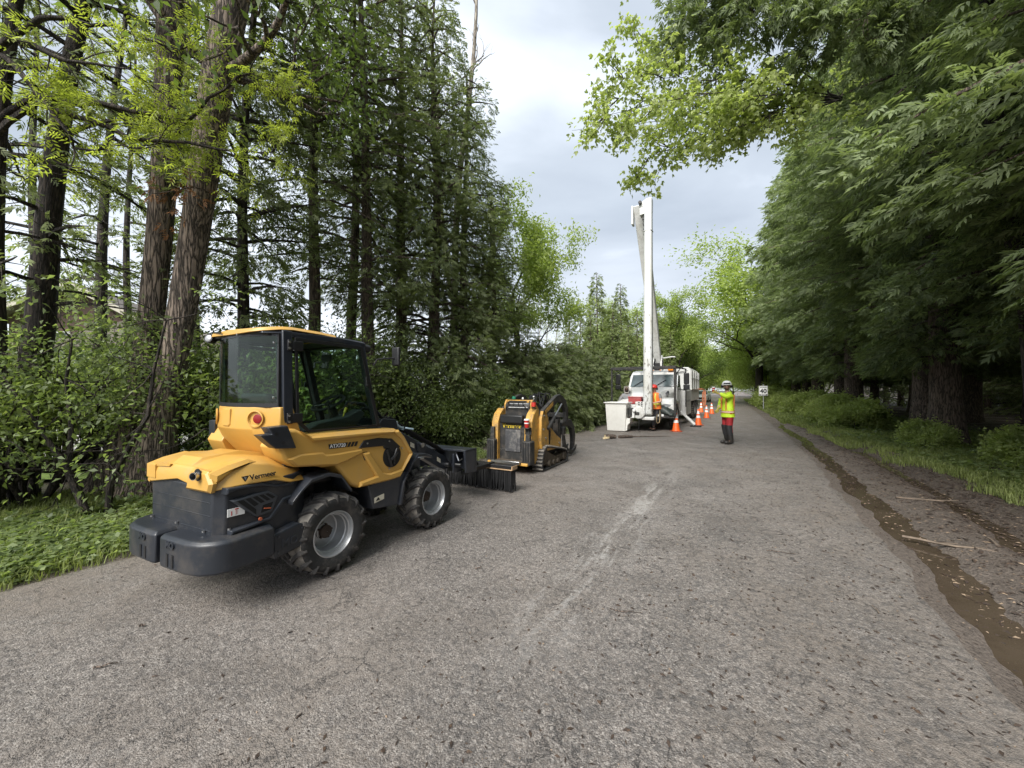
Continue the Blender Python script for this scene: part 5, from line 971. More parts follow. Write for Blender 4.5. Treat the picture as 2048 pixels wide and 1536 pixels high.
for i, x in enumerate((-.09, -.03, .03, .09)): k.tube([(x, 1.08, 1.20), (x, 1.27, 1.09)], .018, 8); k.lathe([(.024, -.01), (.024, .02)], (x, 1.16, 1.17), 'z', 8)
k.box((0, 1.12, 1.165), (.24, .03, .03)); k.box((0, 1.25, 1.10), (.24, .03, .04)); k.tube([(.1, 1.3, 1.10), (.16, 1.38, 1.08)], .014, 6); k.build('quick_couplers', 'zinc_blue', LD, bevel=.003)
k = MB(); k.tube([(-.2, .62, 1.25), (-.2, .72, 1.42), (-.1, .85, 1.40), (-.05, 1.0, 1.24)], .02, 8); k.tube([(.0, .62, 1.25), (.02, .74, 1.36), (.05, .9, 1.33), (.05, 1.02, 1.2)], .018, 8); k.build('hose_loop', 'black_plastic', LD)
k = MB(); k.box((0, 2.30, .60), (.86, .035, .30), Matrix.Rotation(R(-6), 3, 'X')); k.box((0, 2.20, .735), (.86, .22, .03)); k.prism([(2.10, .44), (2.34, .42), (2.34, .75), (2.06, .75)], .40, .43, 'x'); k.prism([(2.10, .44), (2.34, .42), (2.34, .75), (2.06, .75)], -.43, -.40, 'x'); k.box((.2, 2.2, .55), (.03, .2, .26)); k.box((-.2, 2.2, .55), (.03, .2, .26)); cp = k.build('coupler_plate', 'charcoal_metal', LD, bevel=.005)
k = MB()
for s in (.26, -.26): k.tube([(s-.06, 2.16, .69), (s, 2.15, .58), (s+.07, 2.14, .62)], .012, 6); k.lathe([(.022, -.05), (.022, .05)], (s, 2.14, .53), 'x', 12)
k.build('coupler_latch', 'bare_steel', cp)
# sweeping brush carried on the coupler
k = MB(); k.box((0, 3.0, .385), (1.32, .15, .055)); k.box((0, 2.6, .42), (.10, .6, .06)); k.box((.25, 2.65, .40), (.06, .8, .06)); k.box((-.25, 2.65, .40), (.06, .8, .06)); br = k.build('brush_bar', 'black_plastic', LD, bevel=.004)
k = MB(); k.box((0, 2.925, .352), (1.32, .02, .014)); k.box((.664, 3.0, .378), (.014, .16, .058)); k.build('brush_edge', 'tan_wood', br)
rs = np.random.RandomState(44); k = MB()
for row in range(7):
    for i in range(62):
        x = -.64+1.28*i/61+rs.uniform(-.006, .006); y = 2.94+row*.02; dx, dy = rs.uniform(-.025, .025), rs.uniform(-.02, .02); k.tube([(x, y, .36), (x+dx*.3, y+dy*.3, .18), (x+dx, y+dy, .01+rs.uniform(0, .035))], [.009, .008, .006], 4, cap=False)
k.build('bristles', 'black_bristle', br, smooth=0)
# ================================================================== SMALL TRACKED LOADER (stand-on); x right, y forward
kx, ky = .6, 7.32; a_ = R(29.3); cxk, cyk = kx-.56*math.cos(a_), ky+.56*math.sin(a_)
SK = empty('tracked_loader', (cxk, cyk, 0), -a_, 'dusty yellow stand-on tracked loader with a grapple, parked ahead of the wheeled loader', 'loader')
def track(s):
    P = [(.0, .015), (1.22, .012), (1.30, .06), (1.31, .16), (1.25, .25), (1.08, .31), (.30, .455), (.16, .47), (.05, .42), (-.02, .30), (-.06, .10)]
    n = len(P); k = MB(); cx, cz = .6, .2
    inn = [(p[0]+(cx-p[0])*.06+(.0), p[1]+(cz-p[1])*.13) for p in P]; x0, x1 = s*.34, s*.56; vs = []
    for x in (x0, x1):
        for L in (P, inn): vs += [(x, y, z) for y, z in L]
    fs = []
    for i in range(n):
        j = (i+1) % n; fs += [(i, j, n+j, n+i), (2*n+i, 3*n+i, 3*n+j, 2*n+j), (i, 2*n+i, 2*n+j, j), (n+i, n+j, 3*n+j, 3*n+i)]
    if s > 0: fs = [f[::-1] for f in fs]
    k.add(vs, fs); t = k.build('track', 'rubber', SK, bevel=.006)
    lug = MB(); L = []
    for i in range(n):
        a, b = Vector(P[i]), Vector(P[(i+1) % n]); m_ = max(1, int((b-a).length/.065))
        for j in range(m_): p = a+(b-a)*(j+.5)/m_; d = (b-a).normalized(); L.append((p, d))
    for p, d in L:
        nrm = Vector((d.y, -d.x)); c = p+nrm*.008; ang = math.atan2(d.y, d.x); lug.box((s*.45, c.x, max(c.y, .008)), (.215, .032, .03), Matrix.Rotation(ang, 3, 'X'))
    lug.build('tread', 'dusty_tread_rubber', t, bevel=.004)
    fr = MB(); fr.prism([(.12, .10), (1.15, .07), (1.22, .14), (1.1, .22), (.75, .20), (.35, .34), (.18, .34)], s*.36, s*.50, 'x', inset=.01)
    f = fr.build('track_frame', mat('muddy_steel', (.07, .055, .04), .7, var=.4, vscale=12, dirt=(.16, .12, .08), dscale=14, damt=.8), SK, bevel=.006)
    w_ = MB()
    for y, z, r in ((.17, .34, .10), (1.17, .15, .10), (.38, .10, .065), (.60, .095, .065), (.82, .095, .065)): w_.lathe([(.02, s*.53), (r*.8, s*.535), (r, s*.51), (r, s*.37)], (0, y, z), 'x', 20)
    w_.build('roller', 'muddy_steel', t, smooth=35)
track(1); track(-1)
k = MB(); k.box((0, .45, .30), (.66, 1.3, .25)); k.box((0, .62, .62), (.60, .9, .5)); k.box((0, .4, .95), (.56, .46, .4)); k.build('chassis', 'dusty_black', SK, bevel=.015)
# yellow side plates with the curved rear guards
for s in (1, -1):
    k = MB(); k.prism([(-.28, .20), (-.28, .62), (-.26, .95), (-.18, 1.10), (-.04, 1.20), (.02, 1.19), (.06, 1.05), (.10, .70), (.10, .40), (.05, .20)], s*.29, s*.44, 'x', inset=.015); k.build('side_guard', 'worn_yellow_paint', SK, bevel=.006)
    k = MB(); k.prism([(.02, .55), (.04, 1.02), (.12, 1.15), (.26, 1.16), (.34, 1.02), (.42, .85), (.62, .72), (.80, .62), (1.02, .52), (1.02, .34), (.10, .36)], s*.44, s*.50, 'x', inset=.008); tw = k.build('arm_tower', 'worn_yellow_paint', SK, bevel=.005)
    k = MB(); k.prism([(.38, .48), (.44, .48), (.46, .72), (.40, .84), (.36, .80)], s*.498, s*.504, 'x'); k.build('tower_opening', 'black_hole', tw)
    k = MB()
    for y, z in ((.12, .80), (.22, .62), (.16, 1.06), (.90, .45)): k.lathe([(.022, s*.49), (.022, s*.515), (.001, s*.516)], (0, y, z), 'x', 12, cap=False)
    k.build('pin', 'bare_steel', tw)
    # black rear bumpers
    k = MB(); k.prism([(s*.30-.0, -.40), (s*.47, -.40), (s*.49, -.30), (s*.47, -.2), (s*.30, -.2)], .18, .62, 'z', inset=.02); k.box((s*.385, -.29, .72), (.10, .10, .26), taper=.75)
    i0 = len(k.v); bp = k.build('bumper', 'dusty_black', SK, bevel=.012); k = MB()
    for dx in (-.05, 0, .05): k.box((s*.385+dx, -.402, .42), (.02, .012, .36))
    k.build('bumper_rib', 'black_plastic', bp, bevel=.004)
k = MB(); k.box((0, -.17, .60), (.62, .05, .74)); k.build('rear_wall', 'dusty_black', SK, bevel=.01)
k = MB(); k.box((-.03, -.2, .585), (.26, .03, .42)); k.box((.14, -.205, .585), (.07, .03, .42)); k.build('rear_panel', mat('dusty_grey_panel', (.07, .07, .075), .5, var=.4, vscale=7, dirt=(.25, .23, .2), dscale=7, damt=.8), SK, bevel=.008)
k = MB(); k.box((0, -.22, 1.0), (.50, .12, .17)); k.build('back_pad', 'black_plastic', SK, bevel=.03, seg=3)
t = text('lettering', 'Vermeer', .115, mat('yellow_decal', (.75, .55, .05), .5), SK, (-.02, -.2005, .865), (R(90), 0, 0), bold=.003)
k = MB(); k.box((0, -.36, .215), (.60, .26, .025)); pl = k.build('foot_platform', 'muddy_steel', SK, bevel=.004); k = MB(); k.box((0, -.49, .225), (.60, .03, .05)); k.build('platform_edge', 'bare_steel', pl, bevel=.006)
k = MB(); k.box((0, -.25, .19), (.86, .36, .05)); k.build('rear_sill', 'worn_yellow_paint', SK, bevel=.01)
# engine cover and control console
k = MB(); k.prism([(-.02, .88), (-.02, 1.26), (.10, 1.34), (.30, 1.33), (.62, 1.20), (.72, 1.02), (.72, .8), (.1, .8)], -.27, .27, 'x', inset=.015); k.build('engine_cover', 'dusty_black', SK, bevel=.008)
k = MB(); k.box((-.0, .09, 1.33), (.60, .06, .065)); hb_ = k.build('top_bar', 'worn_yellow_paint', SK, bevel=.006); k = MB(); k.box((.0, .058, 1.33), (.34, .003, .03)); k.box((-.2, .058, 1.33), (.06, .003, .035)); k.box((.24, .058, 1.33), (.03, .003, .03)); k.build('warning_decal', 'black_ink', hb_)
k = MB(); k.box((.02, -.0, 1.25), (.42, .012, .10), Matrix.Rotation(R(-35), 3, 'X')); k.build('instruction_decal', mat('worn_decal', (.42, .42, .42), .5, var=.4, vscale=30), SK)
for s in (1, -1):
    k = MB(); k.prism([(.02, 1.05), (.0, 1.28), (.06, 1.37), (.14, 1.34), (.34, 1.16), (.34, 1.06), (.2, 1.04)], s*.27, s*.31, 'x', inset=.006); q_ = k.build('louvre_panel', 'worn_yellow_paint', SK, bevel=.004)
    k = MB()
    for i in range(4): k.prism([(.06, 1.12+i*.045), (.24-.02*i, 1.10+i*.04), (.24-.02*i, 1.115+i*.04), (.06, 1.137+i*.045)], s*.308, s*.3125, 'x')
    k.build('louvre', 'black_hole', q_)
k = MB()
for x in (-.18, -.08, .04, .14): k.tube([(x, .0, 1.22), (x, -.05, 1.30)], .008, 6); k.lathe([(.001, -.02), (.016, -.01), (.016, .012), (.001, .022)], (x, -.055, 1.315), 'z', 10, cap=False)
k.build('control_lever', 'black_plastic', SK)
k = MB(); k.tube([(-.24, -.04, 1.18), (-.2, -.1, 1.24), (.2, -.1, 1.24), (.24, -.04, 1.18)], .012, 8); k.build('hand_rail', 'black_plastic', SK)
# bottle-and-cup holder side: lift arms
for s in (1, -1):
    k = MB(); k.prism([(.08, 1.08), (.14, 1.17), (.80, 1.44), (.98, 1.47), (1.16, 1.43), (1.34, 1.32), (1.46, 1.14), (1.46, .86), (1.34, .86), (1.32, 1.08), (1.18, 1.24), (1.02, 1.30), (.88, 1.31), (.30, 1.07), (.16, 1.0)], s*.42, s*.50, 'x', inset=.008); am = k.build('lift_arm', 'dusty_black', SK, bevel=.005)
    k = MB(); k.prism([(.18, 1.15), (.60, 1.325), (.60, 1.25), (.26, 1.10)], s*.498, s*.504, 'x'); k.build('arm_decal', 'worn_yellow_paint', am)
    k = MB(); k.tube([(s*.53, .28, .80), (s*.53, .62, 1.02)], .035, 10); k.build('lift_cylinder', 'dusty_black', SK); k = MB(); k.tube([(s*.53, .60, 1.01), (s*.53, .98, 1.26)], .018, 8); k.build('cylinder_rod', 'bare_steel', SK)
k = MB(); k.box((0, 1.40, 1.0), (.9, .08, .1)); k.box((0, 1.42, .55), (.62, .06, .5)); k.prism([(1.30, .9), (1.46, .9), (1.52, .5), (1.50, .3), (1.36, .34)], -.30, -.24, 'x'); k.prism([(1.30, .9), (1.46, .9), (1.52, .5), (1.50, .3), (1.36, .34)], .24, .30, 'x'); k.build('attachment_frame', 'dusty_black', SK, bevel=.006)
rs = np.random.RandomState(17)
k = MB()
for i in range(9):
    x0 = rs.uniform(-.22, .22); k.tube([(x0, .55+rs.rand()*.2, 1.2), (x0+rs.uniform(-.08, .08), .8, 1.42+rs.rand()*.1), (x0, 1.1, 1.40+rs.rand()*.08), (x0*.8, 1.4, 1.15), (x0*.6, 1.52, .9+rs.rand()*.1)], .014, 6)
k.build('hydraulic_hose', 'black_plastic', SK)
k = MB(); k.lathe([(.04, 0), (.045, .03), (.04, .055), (.001, .06)], (-.22, .25, 1.37), 'z', 14); k.build('filler_cap', mat('green_cap', (.02, .18, .1), .5), SK)
k = MB(); k.lathe([(.02, 0), (.022, .03), (.001, .045)], (-.02, .26, 1.37), 'z', 10); k.build('gauge', 'sticker_white', SK)
# grapple: fixed lower claws and moving upper claw
g = empty('grapple', (0, 0, 0)); g.parent = SK
for x in (-.32, -.1, .12, .34):
    k = MB(); k.prism([(1.50, .55), (1.54, .25), (1.75, .09), (2.05, .03), (2.30, .09), (2.42, .22), (2.34, .20), (2.1, .12), (1.85, .18), (1.68, .32), (1.62, .52)], x-.022, x+.022, 'x', inset=.006); k.build('lower_claw', 'dusty_black', g, bevel=.004)
for x in (-.22, .24):
    k = MB(); k.prism([(1.55, .62), (1.60, .80), (1.90, .88), (2.22, .84), (2.42, .66), (2.50, .42), (2.44, .20), (2.32, .08), (2.36, .25), (2.34, .45), (2.24, .62), (2.05, .70), (1.80, .70), (1.66, .60)], x-.05, x+.05, 'x', inset=.012); k.build('upper_claw', 'dusty_black', g, bevel=.006)
k = MB(); k.box((0, 1.62, .62), (.7, .12, .16)); k.box((0, 1.95, .80), (.5, .12, .08)); k.lathe([(.05, -.36), (.05, .36)], (0, 1.62, .68), 'x', 16); k.tube([(.0, 1.62, .92), (.0, 1.85, .95), (.02, 2.05, .86)], .05, 10); k.box((.1, 1.58, .95), (.2, .16, .2)); k.build('grapple_body', 'dusty_black', g, bevel=.008)
# ---- bottle and cup standing on the right-hand bumper guard
def wpt(x, y, z): c, s = math.cos(-a_), math.sin(-a_); return (cxk+x*c-y*s, cyk+x*s+y*c, z)
def paper_cup(name, loc, label, h=.15, r=.043):
    o = empty(name, loc, 0, label, 'cup', 'red paper coffee cups'); k = MB(); k.lathe([(r*.72, 0), (r, h*.86), (r*.9, h*.86), (r*.001+.002, h*.2)], n=20, cap=False); k.lathe([(.001, .001), (r*.72, 0)], n=20, cap=False); k.build('cup_body', 'red_plastic', o)
    k = MB(); k.lathe([(r*1.06, h*.84), (r*1.08, h*.88), (r*.98, h*.9), (r*.95, h), (r*.86, h*1.0), (.001, h*.985)], n=20, cap=False); k.build('cup_lid', 'sticker_white', o)
    k = MB(); k.lathe([(r*.905, h*.46), (r*.93, h*.58)], n=20, cap=False); k.v = [(x*1.04, y*1.04, z) for x, y, z in k.v]; k.build('cup_band', 'sticker_white', o); return o
k = MB(); k.box((.385, -.36, .86), (.13, .12, .012)); k.box((.385, -.30, .80), (.13, .012, .13)); k.build('cup_shelf', 'dusty_black', SK)
paper_cup('paper_cup', wpt(.385, -.36, .867), 'red and white paper cup standing on the rear of the tracked loader', .16, .05)
bt = empty('plastic_bottle', wpt(.40, -.10, 1.185), 0, 'clear drink bottle with a red label on the side guard of the tracked loader', 'bottle')
k = MB(); k.lathe([(.001, 0), (.04, 0), (.045, .02), (.042, .09), (.045, .15), (.03, .21), (.014, .235), (.014, .25), (.001, .25)], n=18, cap=False); k.build('bottle_body', glassmat('clear_plastic', (.8, .8, .8), rough=.1), bt); k = MB(); k.lathe([(.046, .06), (.046, .14)], n=18, cap=False); k.build('bottle_label', 'red_sticker', bt); k = MB(); k.lathe([(.016, .24), (.016, .262), (.001, .264)], n=12, cap=False); k.build('bottle_cap', 'sticker_white', bt)
# ================================================================== BUCKET TRUCK, facing the viewer; x to its right in the photo, y away from the viewer
tx, ty = 6.484, 15.628; a_ = R(30.4); off = -1.15+.25
TR = empty('bucket_truck', (tx+off*math.cos(a_), ty-off*math.sin(a_), 0), -a_, 'white bucket truck facing the camera with a tall folded boom and a black brush guard', 'truck')
def tw_(x, y, z): c, s = math.cos(-a_), math.sin(-a_); o = TR.location; return (o.x+x*c-y*s, o.y+x*s+y*c, z)
def tl(x, y, z):  # world to truck
    c, s = math.cos(a_), math.sin(a_); o = TR.location; dx, dy = x-o.x, y-o.y; return (dx*c-dy*s, dx*s+dy*c, z)
TP = mat('truck_white', (.62, .62, .60), .3, var=.03, vscale=2, dirt=(.45, .43, .38), dscale=2.5, damt=.3, coat=.3)
k = MB(); k.loft([[(-w_, y, zb), (w_, y, zb), (w_, y, zm), (w2, y, zt), (-w2, y, zt), (-w_, y, zm)] for y, w_, w2, zb, zm, zt in ((-1.02, .46, .38, .62, 1.15, 1.26), (-.9, .56, .46, .60, 1.22, 1.36), (-.3, .74, .60, .60, 1.36, 1.55), (.60, .98, .86, .60, 1.50, 1.68))])
k.build('hood', 'truck_white', TR, bevel=.04, smooth=35, seg=3)
for s in (1, -1):
    k = MB(); k.loft([[(s*.55, y, zb), (s*1.12, y, zb), (s*1.12, y, zt-.08), (s*1.02, y, zt), (s*.55, y, zt+.05)][::s] for y, zb, zt in ((-.98, .74, .98), (-.75, .86, 1.16), (-.2, 1.02, 1.24), (.35, .98, 1.2), (.6, .62, 1.15))]); k.build('front_fender', 'truck_white', TR, bevel=.03, seg=3)
    k = MB(); k.prism([(s*.62, .86), (s*.92, .90), (s*1.02, 1.0), (s*.78, 1.03), (s*.64, .98)], -.99, -.94, 'y', inset0=.01); k.build('headlight', 'bare_steel', TR)
    k = MB(); k.prism([(-.35, 1.33), (-.05, 1.45), (.0, 1.52), (-.3, 1.42)], s*.70, s*.80, 'x'); k.build('hood_vent', 'black_plastic', TR)
k = MB(); k.box((0, -1.02, .95), (.78, .03, .50)); gr = k.build('grille', 'black_plastic', TR, bevel=.01); k = MB()
for i in range(7): k.box((-.33+i*.11, -1.04, .95), (.02, .02, .46))
k.build('grille_bar', 'bare_steel', gr)
k = MB(); k.box((0, -1.18, .62), (2.36, .24, .26)); k.box((0, -1.0, .66), (1.6, .3, .12)); bp = k.build('bumper', 'dusty_black', TR, bevel=.02)
for s in (1, -1):
    for dx in (.0, .17):
        k = MB(); k.box((s*(.58+dx), -1.31, .60), (.08, .012, .08)); k.build('marker_light', 'sticker_white', bp)
k = MB(); k.box((0, -1.16, .92), (.9, .22, .3)); k.lathe([(.11, -.3), (.11, .3)], (-.3, -1.25, .86), 'x', 14); k.build('winch', 'weathered_white', TR, bevel=.01)
# cab
k = MB(); k.loft([[(-w_, yf, z), (w_, yf, z), (w_, 2.05, z), (-w_, 2.05, z)] for z, yf, w_ in ((.65, .62, 1.02), (1.62, .62, 1.02), (1.70, .66, 1.0), (2.26, .98, .93), (2.38, 1.1, .88), (2.42, 1.25, .8))]); k.build('cab', 'truck_white', TR, bevel=.03, smooth=35, seg=3)
def quad(vs, th=(0, -.012, 0)):
    m_ = MB(); t_ = Vector(th); m_.add([Vector(v) for v in vs]+[Vector(v)+t_ for v in vs], [(0, 1, 2, 3), (7, 6, 5, 4), (0, 4, 5, 1), (1, 5, 6, 2), (2, 6, 7, 3), (3, 7, 4, 0)]); return m_
k = quad([(-.90, .640, 1.70), (.90, .640, 1.70), (.84, .935, 2.23), (-.84, .935, 2.23)]); ws = k.build('windscreen', mat('dark_screen', (.05, .07, .075), .12, spec=.5, var=.6, vscale=2.5), TR, smooth=0)
k = MB()
for x in (-.45, .45): k.tube([(x-.3, .615, 1.72), (x+.12, .76, 2.0)], .012, 6)
k.box((0, .775, 1.97), (.03, .02, .52), Matrix.Rotation(R(-29), 3, 'X')); k.build('wiper', 'black_plastic', ws)
for s in (1, -1):
    k = MB(); k.prism([(.85, 1.66), (1.75, 1.66), (1.75, 2.2), (1.12, 2.2)], s*.975, s*1.006, 'x'); k.build('side_window', 'dark_screen', TR, smooth=0)
k = MB(); k.box((.72, 1.05, 2.44), (.22, .16, .10)); k.build('beacon', 'amber_lens', TR, bevel=.02)
for x in (-.3, 0, .3): k = MB(); k.box((x, 1.02, 2.425), (.08, .05, .035)); k.build('roof_marker', 'amber_lens', TR, bevel=.01)
for s in (1, -1):
    k = MB(); k.tube([(s*.98, .75, 2.26), (s*1.36, .55, 2.28), (s*1.40, .52, 2.2), (s*1.40, .52, 1.6), (s*1.3, .6, 1.55), (s*1.0, .75, 1.6)], .016, 6); m_ = k.build('mirror_bracket', 'black_plastic', TR); k = MB(); k.box((s*1.40, .50, 2.03), (.21, .10, .46)); k.box((s*1.40, .50, 1.68), (.24, .10, .22)); k.build('mirror', 'black_plastic', m_, bevel=.03, seg=3)
# brush guard over the cab
k = MB(); k.box((0, -1.25, 2.42), (2.44, .12, .10)); k.box((-.9, -1.25, 2.40), (.35, .14, .12)); k.box((.0, 1.0, 2.5), (2.44, .07, .07))
for s in (1, -1):
    k.box((s*1.19, -1.25, 1.5), (.085 if s > 0 else .055, .08, 1.80)); k.tube([(s*1.19, -1.25, 2.44), (s*1.19, 2.2, 2.50)], .035, 6); k.tube([(s*1.19, 2.2, 2.5), (s*1.19, 2.2, .8)], .03, 6); k.tube([(s*1.19, -1.25, 2.1), (s*1.19, .3, 2.44)], .02, 6); k.tube([(s*1.19, -1.25, 2.2), (s*1.45, .4, 2.35)], .014, 6)
for x in (-.5, .5): k.tube([(x, -1.25, 2.44), (x, 1.0, 2.5)], .03, 6)
k.build('brush_guard', 'dusty_black', TR, bevel=.006)
# body
k = MB(); k.prism([(-1.17, 1.58), (1.17, 1.58), (1.17, 2.58), (1.05, 2.72), (-1.05, 2.72), (-1.17, 2.58)], 4.6, 9.1, 'y'); ro = k.build('chip_box', 'truck_white', TR, bevel=.03)
k = MB()
for y in (4.7, 5.8, 6.9, 8.0, 9.0):
    for s in (1, -1): k.box((s*1.185, y, 2.08), (.03, .06, .98))
k.box((1.183, 6.85, 2.16), (.02, 4.4, .05)); k.box((1.18, 6.85, 1.60), (.05, 4.5, .07)); k.box((-1.18, 6.85, 1.60), (.05, 4.5, .07)); k.build('box_rib', 'truck_white', ro, bevel=.005)
k = MB(); k.box((0, 6.9, 1.28), (2.34, 4.5, .56)); k.box((0, 2.5, 1.05), (1.2, .8, .4)); k.build('lower_body', 'weathered_white', TR, bevel=.02)
k = MB(); k.box((1.0, 3.45, .98), (.36, 2.1, 1.16)); k.box((-1.0, 3.45, .98), (.36, 2.1, 1.16)); tb = k.build('tool_cabinet', 'weathered_white', TR, bevel=.02); k = MB()
for y in (2.9, 3.45, 4.0): k.box((1.183, y, 1.0), (.008, .012, 1.0)); k.box((1.187, y-.15, 1.05), (.02, .05, .09))
k.build('cabinet_door_seam', 'dusty_black', tb)
k = MB(); k.box((0, 4.0, .62), (.9, 10.2, .22)); k.build('frame_rails', 'dusty_black', TR, bevel=.01)
def twheel(x, y, dual=False):
    R0 = .50; k = MB(); w_ = .27 if not dual else .52; sgn = 1 if x > 0 else -1; k.lathe([(.28, -w_/2), (.42, -w_/2-.01), (.49, -w_/2+.03), (.50, 0), (.49, w_/2-.03), (.42, w_/2+.01), (.28, w_/2), (.28, -w_/2)], axis='x', n=32, cap=False); t = k.build('wheel', 'rubber', TR, smooth=40); t.location = (x, y, .5)
    k = MB(); k.lathe([(.29, sgn*w_/2*.96), (.27, sgn*w_/2*.9), (.22, sgn*w_/2*.5), (.10, sgn*w_/2*.6), (.09, sgn*w_/2*.9), (.001, sgn*w_/2*.92)], axis='x', n=28, cap=False); k.build('rim', 'weathered_white', t, smooth=40)
    k = MB(); n = 30
    for i in range(n):
        a = i*2*math.pi/n
        for xx in (-w_*.3, 0, w_*.3): k.box((xx, .503*math.cos(a), .503*math.sin(a)), (w_*.24, .05, .02), Matrix.Rotation(a-math.pi/2, 3, 'X'))
    k.build('tread', 'dusty_tread_rubber', t)
for s in (1, -1): twheel(s*.98, -.05); twheel(s*.92, 6.6, True); twheel(s*.92, 7.9, True)
# outrigger leg reaching out to the right with its foot pad
k = MB(); k.tube([(1.05, 1.55, .62), (1.62, 1.35, .07)], .06, 8); k.box((1.34, 1.45, .36), (.10, .05, .7), Matrix.Rotation(R(-46), 3, 'Y')); lg = k.build('outrigger', 'weathered_white', TR); k = MB(); k.box((1.66, 1.33, .03), (.42, .34, .045)); k.build('outrigger_foot', 'black_plastic', lg, bevel=.01)
k = MB(); k.tube([(-1.05, 1.55, .62), (-1.62, 1.35, .07)], .06, 8); lg = k.build('outrigger', 'weathered_white', TR); k = MB(); k.box((-1.66, 1.33, .03), (.42, .34, .045)); k.build('outrigger_foot', 'black_plastic', lg, bevel=.01)
# orange hose loops at the rear corner
k = MB(); hp_ = [(1.2, 8.6, 1.62), (1.32, 9.2, 1.64), (1.42, 9.4, 1.55), (1.44, 9.4, .95), (1.38, 9.3, .5), (1.36, 9.2, .95), (1.38, 9.2, 1.45)]; k.tube(hp_, .03, 8); k.tube([(x+.07, y+.15, z*.98) for x, y, z in hp_], .03, 8); k.build('hose_loop', mat('faded_orange_hose', (.55, .2, .1), .6), TR)
# turret and two booms
k = MB(); k.lathe([(.42, 1.3), (.42, 1.9), (.34, 2.0), (.34, 2.2)], (-.16, 3.0, 0), 'z', 24); k.prism([(2.72, 2.1), (3.3, 2.1), (3.25, 3.0), (3.02, 3.25), (2.8, 3.0)], -.34, -.26, 'x'); k.prism([(2.72, 2.1), (3.3, 2.1), (3.25, 3.0), (3.02, 3.25), (2.8, 3.0)], 0, .08, 'x'); tu = k.build('turret', 'weathered_white', TR, bevel=.015)
k = MB(); k.lathe([(.12, -.36), (.12, .10)], (0, 2.98, 2.85), 'x', 18); k.box((-.12, 2.75, 2.6), (.22, .2, .5)); k.tube([(-.16, 2.7, 2.5), (-.26, 2.62, 2.8), (-.21, 2.7, 3.05)], .03, 6); k.build('turret_drive', 'black_plastic', tu)
k = MB(); k.tube([(.09, 3.0, 3.1), (.49, 3.1, 3.16), (.64, 3.1, 3.14)], .03, 6); k.build('turret_arm', 'weathered_white', tu)
def beam(p0, p1, w0, w1, d0, d1, m_, name, parent, rnd=.03, n=12, tw=0):
    p0, p1 = Vector(p0), Vector(p1); t = (p1-p0).normalized(); u = Vector((math.cos(tw), math.sin(tw), 0)); u = (u-t*u.dot(t)).normalized(); v = t.cross(u); k = MB(); rings = []
    for s_ in np.linspace(0, 1, 6):
        p = p0+(p1-p0)*s_; w_ = (w0+(w1-w0)*s_)/2; d_ = (d0+(d1-d0)*s_)/2; rings.append([p-u*w_-v*d_, p+u*w_-v*d_, p+u*w_+v*d_, p-u*w_+v*d_])
    k.loft(rings); return k.build(name, m_, parent, bevel=rnd, smooth=35, seg=4)
low0 = (-.12, 2.98, 2.85); E1 = tl(at(1281.5, 16.4), 16.4, 9.5); lowtop = E1
up0 = tl(at(1296, 14.45), 14.45, .60); up1 = tl(at(1299, 15.9), 15.9, 1.56+383/770*15.9)
lb = beam(low0, lowtop, .30, .50, .30, .40, 'weathered_white', 'lower_boom', TR, .03)
WPT = mat('chipped_white_paint', (.5, .5, .5), .4, var=.04, vscale=3)
m_ = WPT; nt = m_.node_tree; b = nt.nodes['Principled BSDF']; tc = N(nt, 'ShaderNodeTexCoord'); mp = N(nt, 'ShaderNodeMapping'); mp.inputs['Scale'].default_value = (16, 16, 5); L_(nt, tc.outputs['Object'], mp.inputs[0]); n1 = noise(nt, 1, 4, .6, src=mp.outputs[0]); sp = N(nt, 'ShaderNodeSeparateXYZ'); L_(nt, tc.outputs['Object'], sp.inputs[0])
lv = mrange(nt, sp.outputs[2], 8, .5, .72, .55); th = N(nt, 'ShaderNodeMath', operation='GREATER_THAN'); L_(nt, n1.outputs[0], th.inputs[0]); L_(nt, lv.outputs[0], th.inputs[1])
n2 = noise(nt, .8, 3); mo = mixc(nt, mrange(nt, n2.outputs[0], .5, .62, 0, .35).outputs[0], (.52, .53, .53), (.42, .4, .29)); L_(nt, mixc(nt, th.outputs[0], mo, (.2, .19, .17)), b.inputs['Base Color'])
ub = beam(up0, up1, .33, .31, .33, .30, 'chipped_white_paint', 'upper_boom', TR, .08)
v0, v1 = Vector(up0), Vector(up1); e1 = Vector(lowtop)
k = MB(); k.prism([(v1.x-.34, v1.z-.62), (v1.x+.14, v1.z-.55), (v1.x+.15, v1.z+.03), (v1.x-.05, v1.z+.04), (v1.x-.34, v1.z-.12)], v1.y-.12, v1.y+.2, 'y', inset=.02); k.box((v1.x-.28, (v1.y+e1.y)/2+.1, v1.z-.18), (.16, .8, .2)); el = k.build('elbow', 'weathered_white', TR, bevel=.02)
k = MB(); k.box((e1.x-.28, e1.y-.05, e1.z-.45), (.08, .3, .8)); k.build('elbow_cover', 'truck_white', el, bevel=.01)
k = MB(); k.lathe([(.07, -.25), (.07, .25)], (v1.x-.30, v1.y, v1.z-.12), 'y', 14); k.tube([(v1.x-.22, v1.y-.05, v1.z-.3), (v1.x-.18, v1.y-.04, v1.z-.9), (v1.x-.14, v1.y-.02, v1.z-1.9)], .02, 6)
for i in range(6): k.box((v1.x-.205+.014*i, v1.y-.05, v1.z-.55-i*.22), (.09, .06, .09))
k.build('link_chain', 'black_plastic', el, bevel=.01)
for zf in (.84,): 
    p_ = v0+(v1-v0)*zf; k = MB(); k.box(p_, (.335, .34, .012)); k.build('boom_band', 'weathered_white', ub)
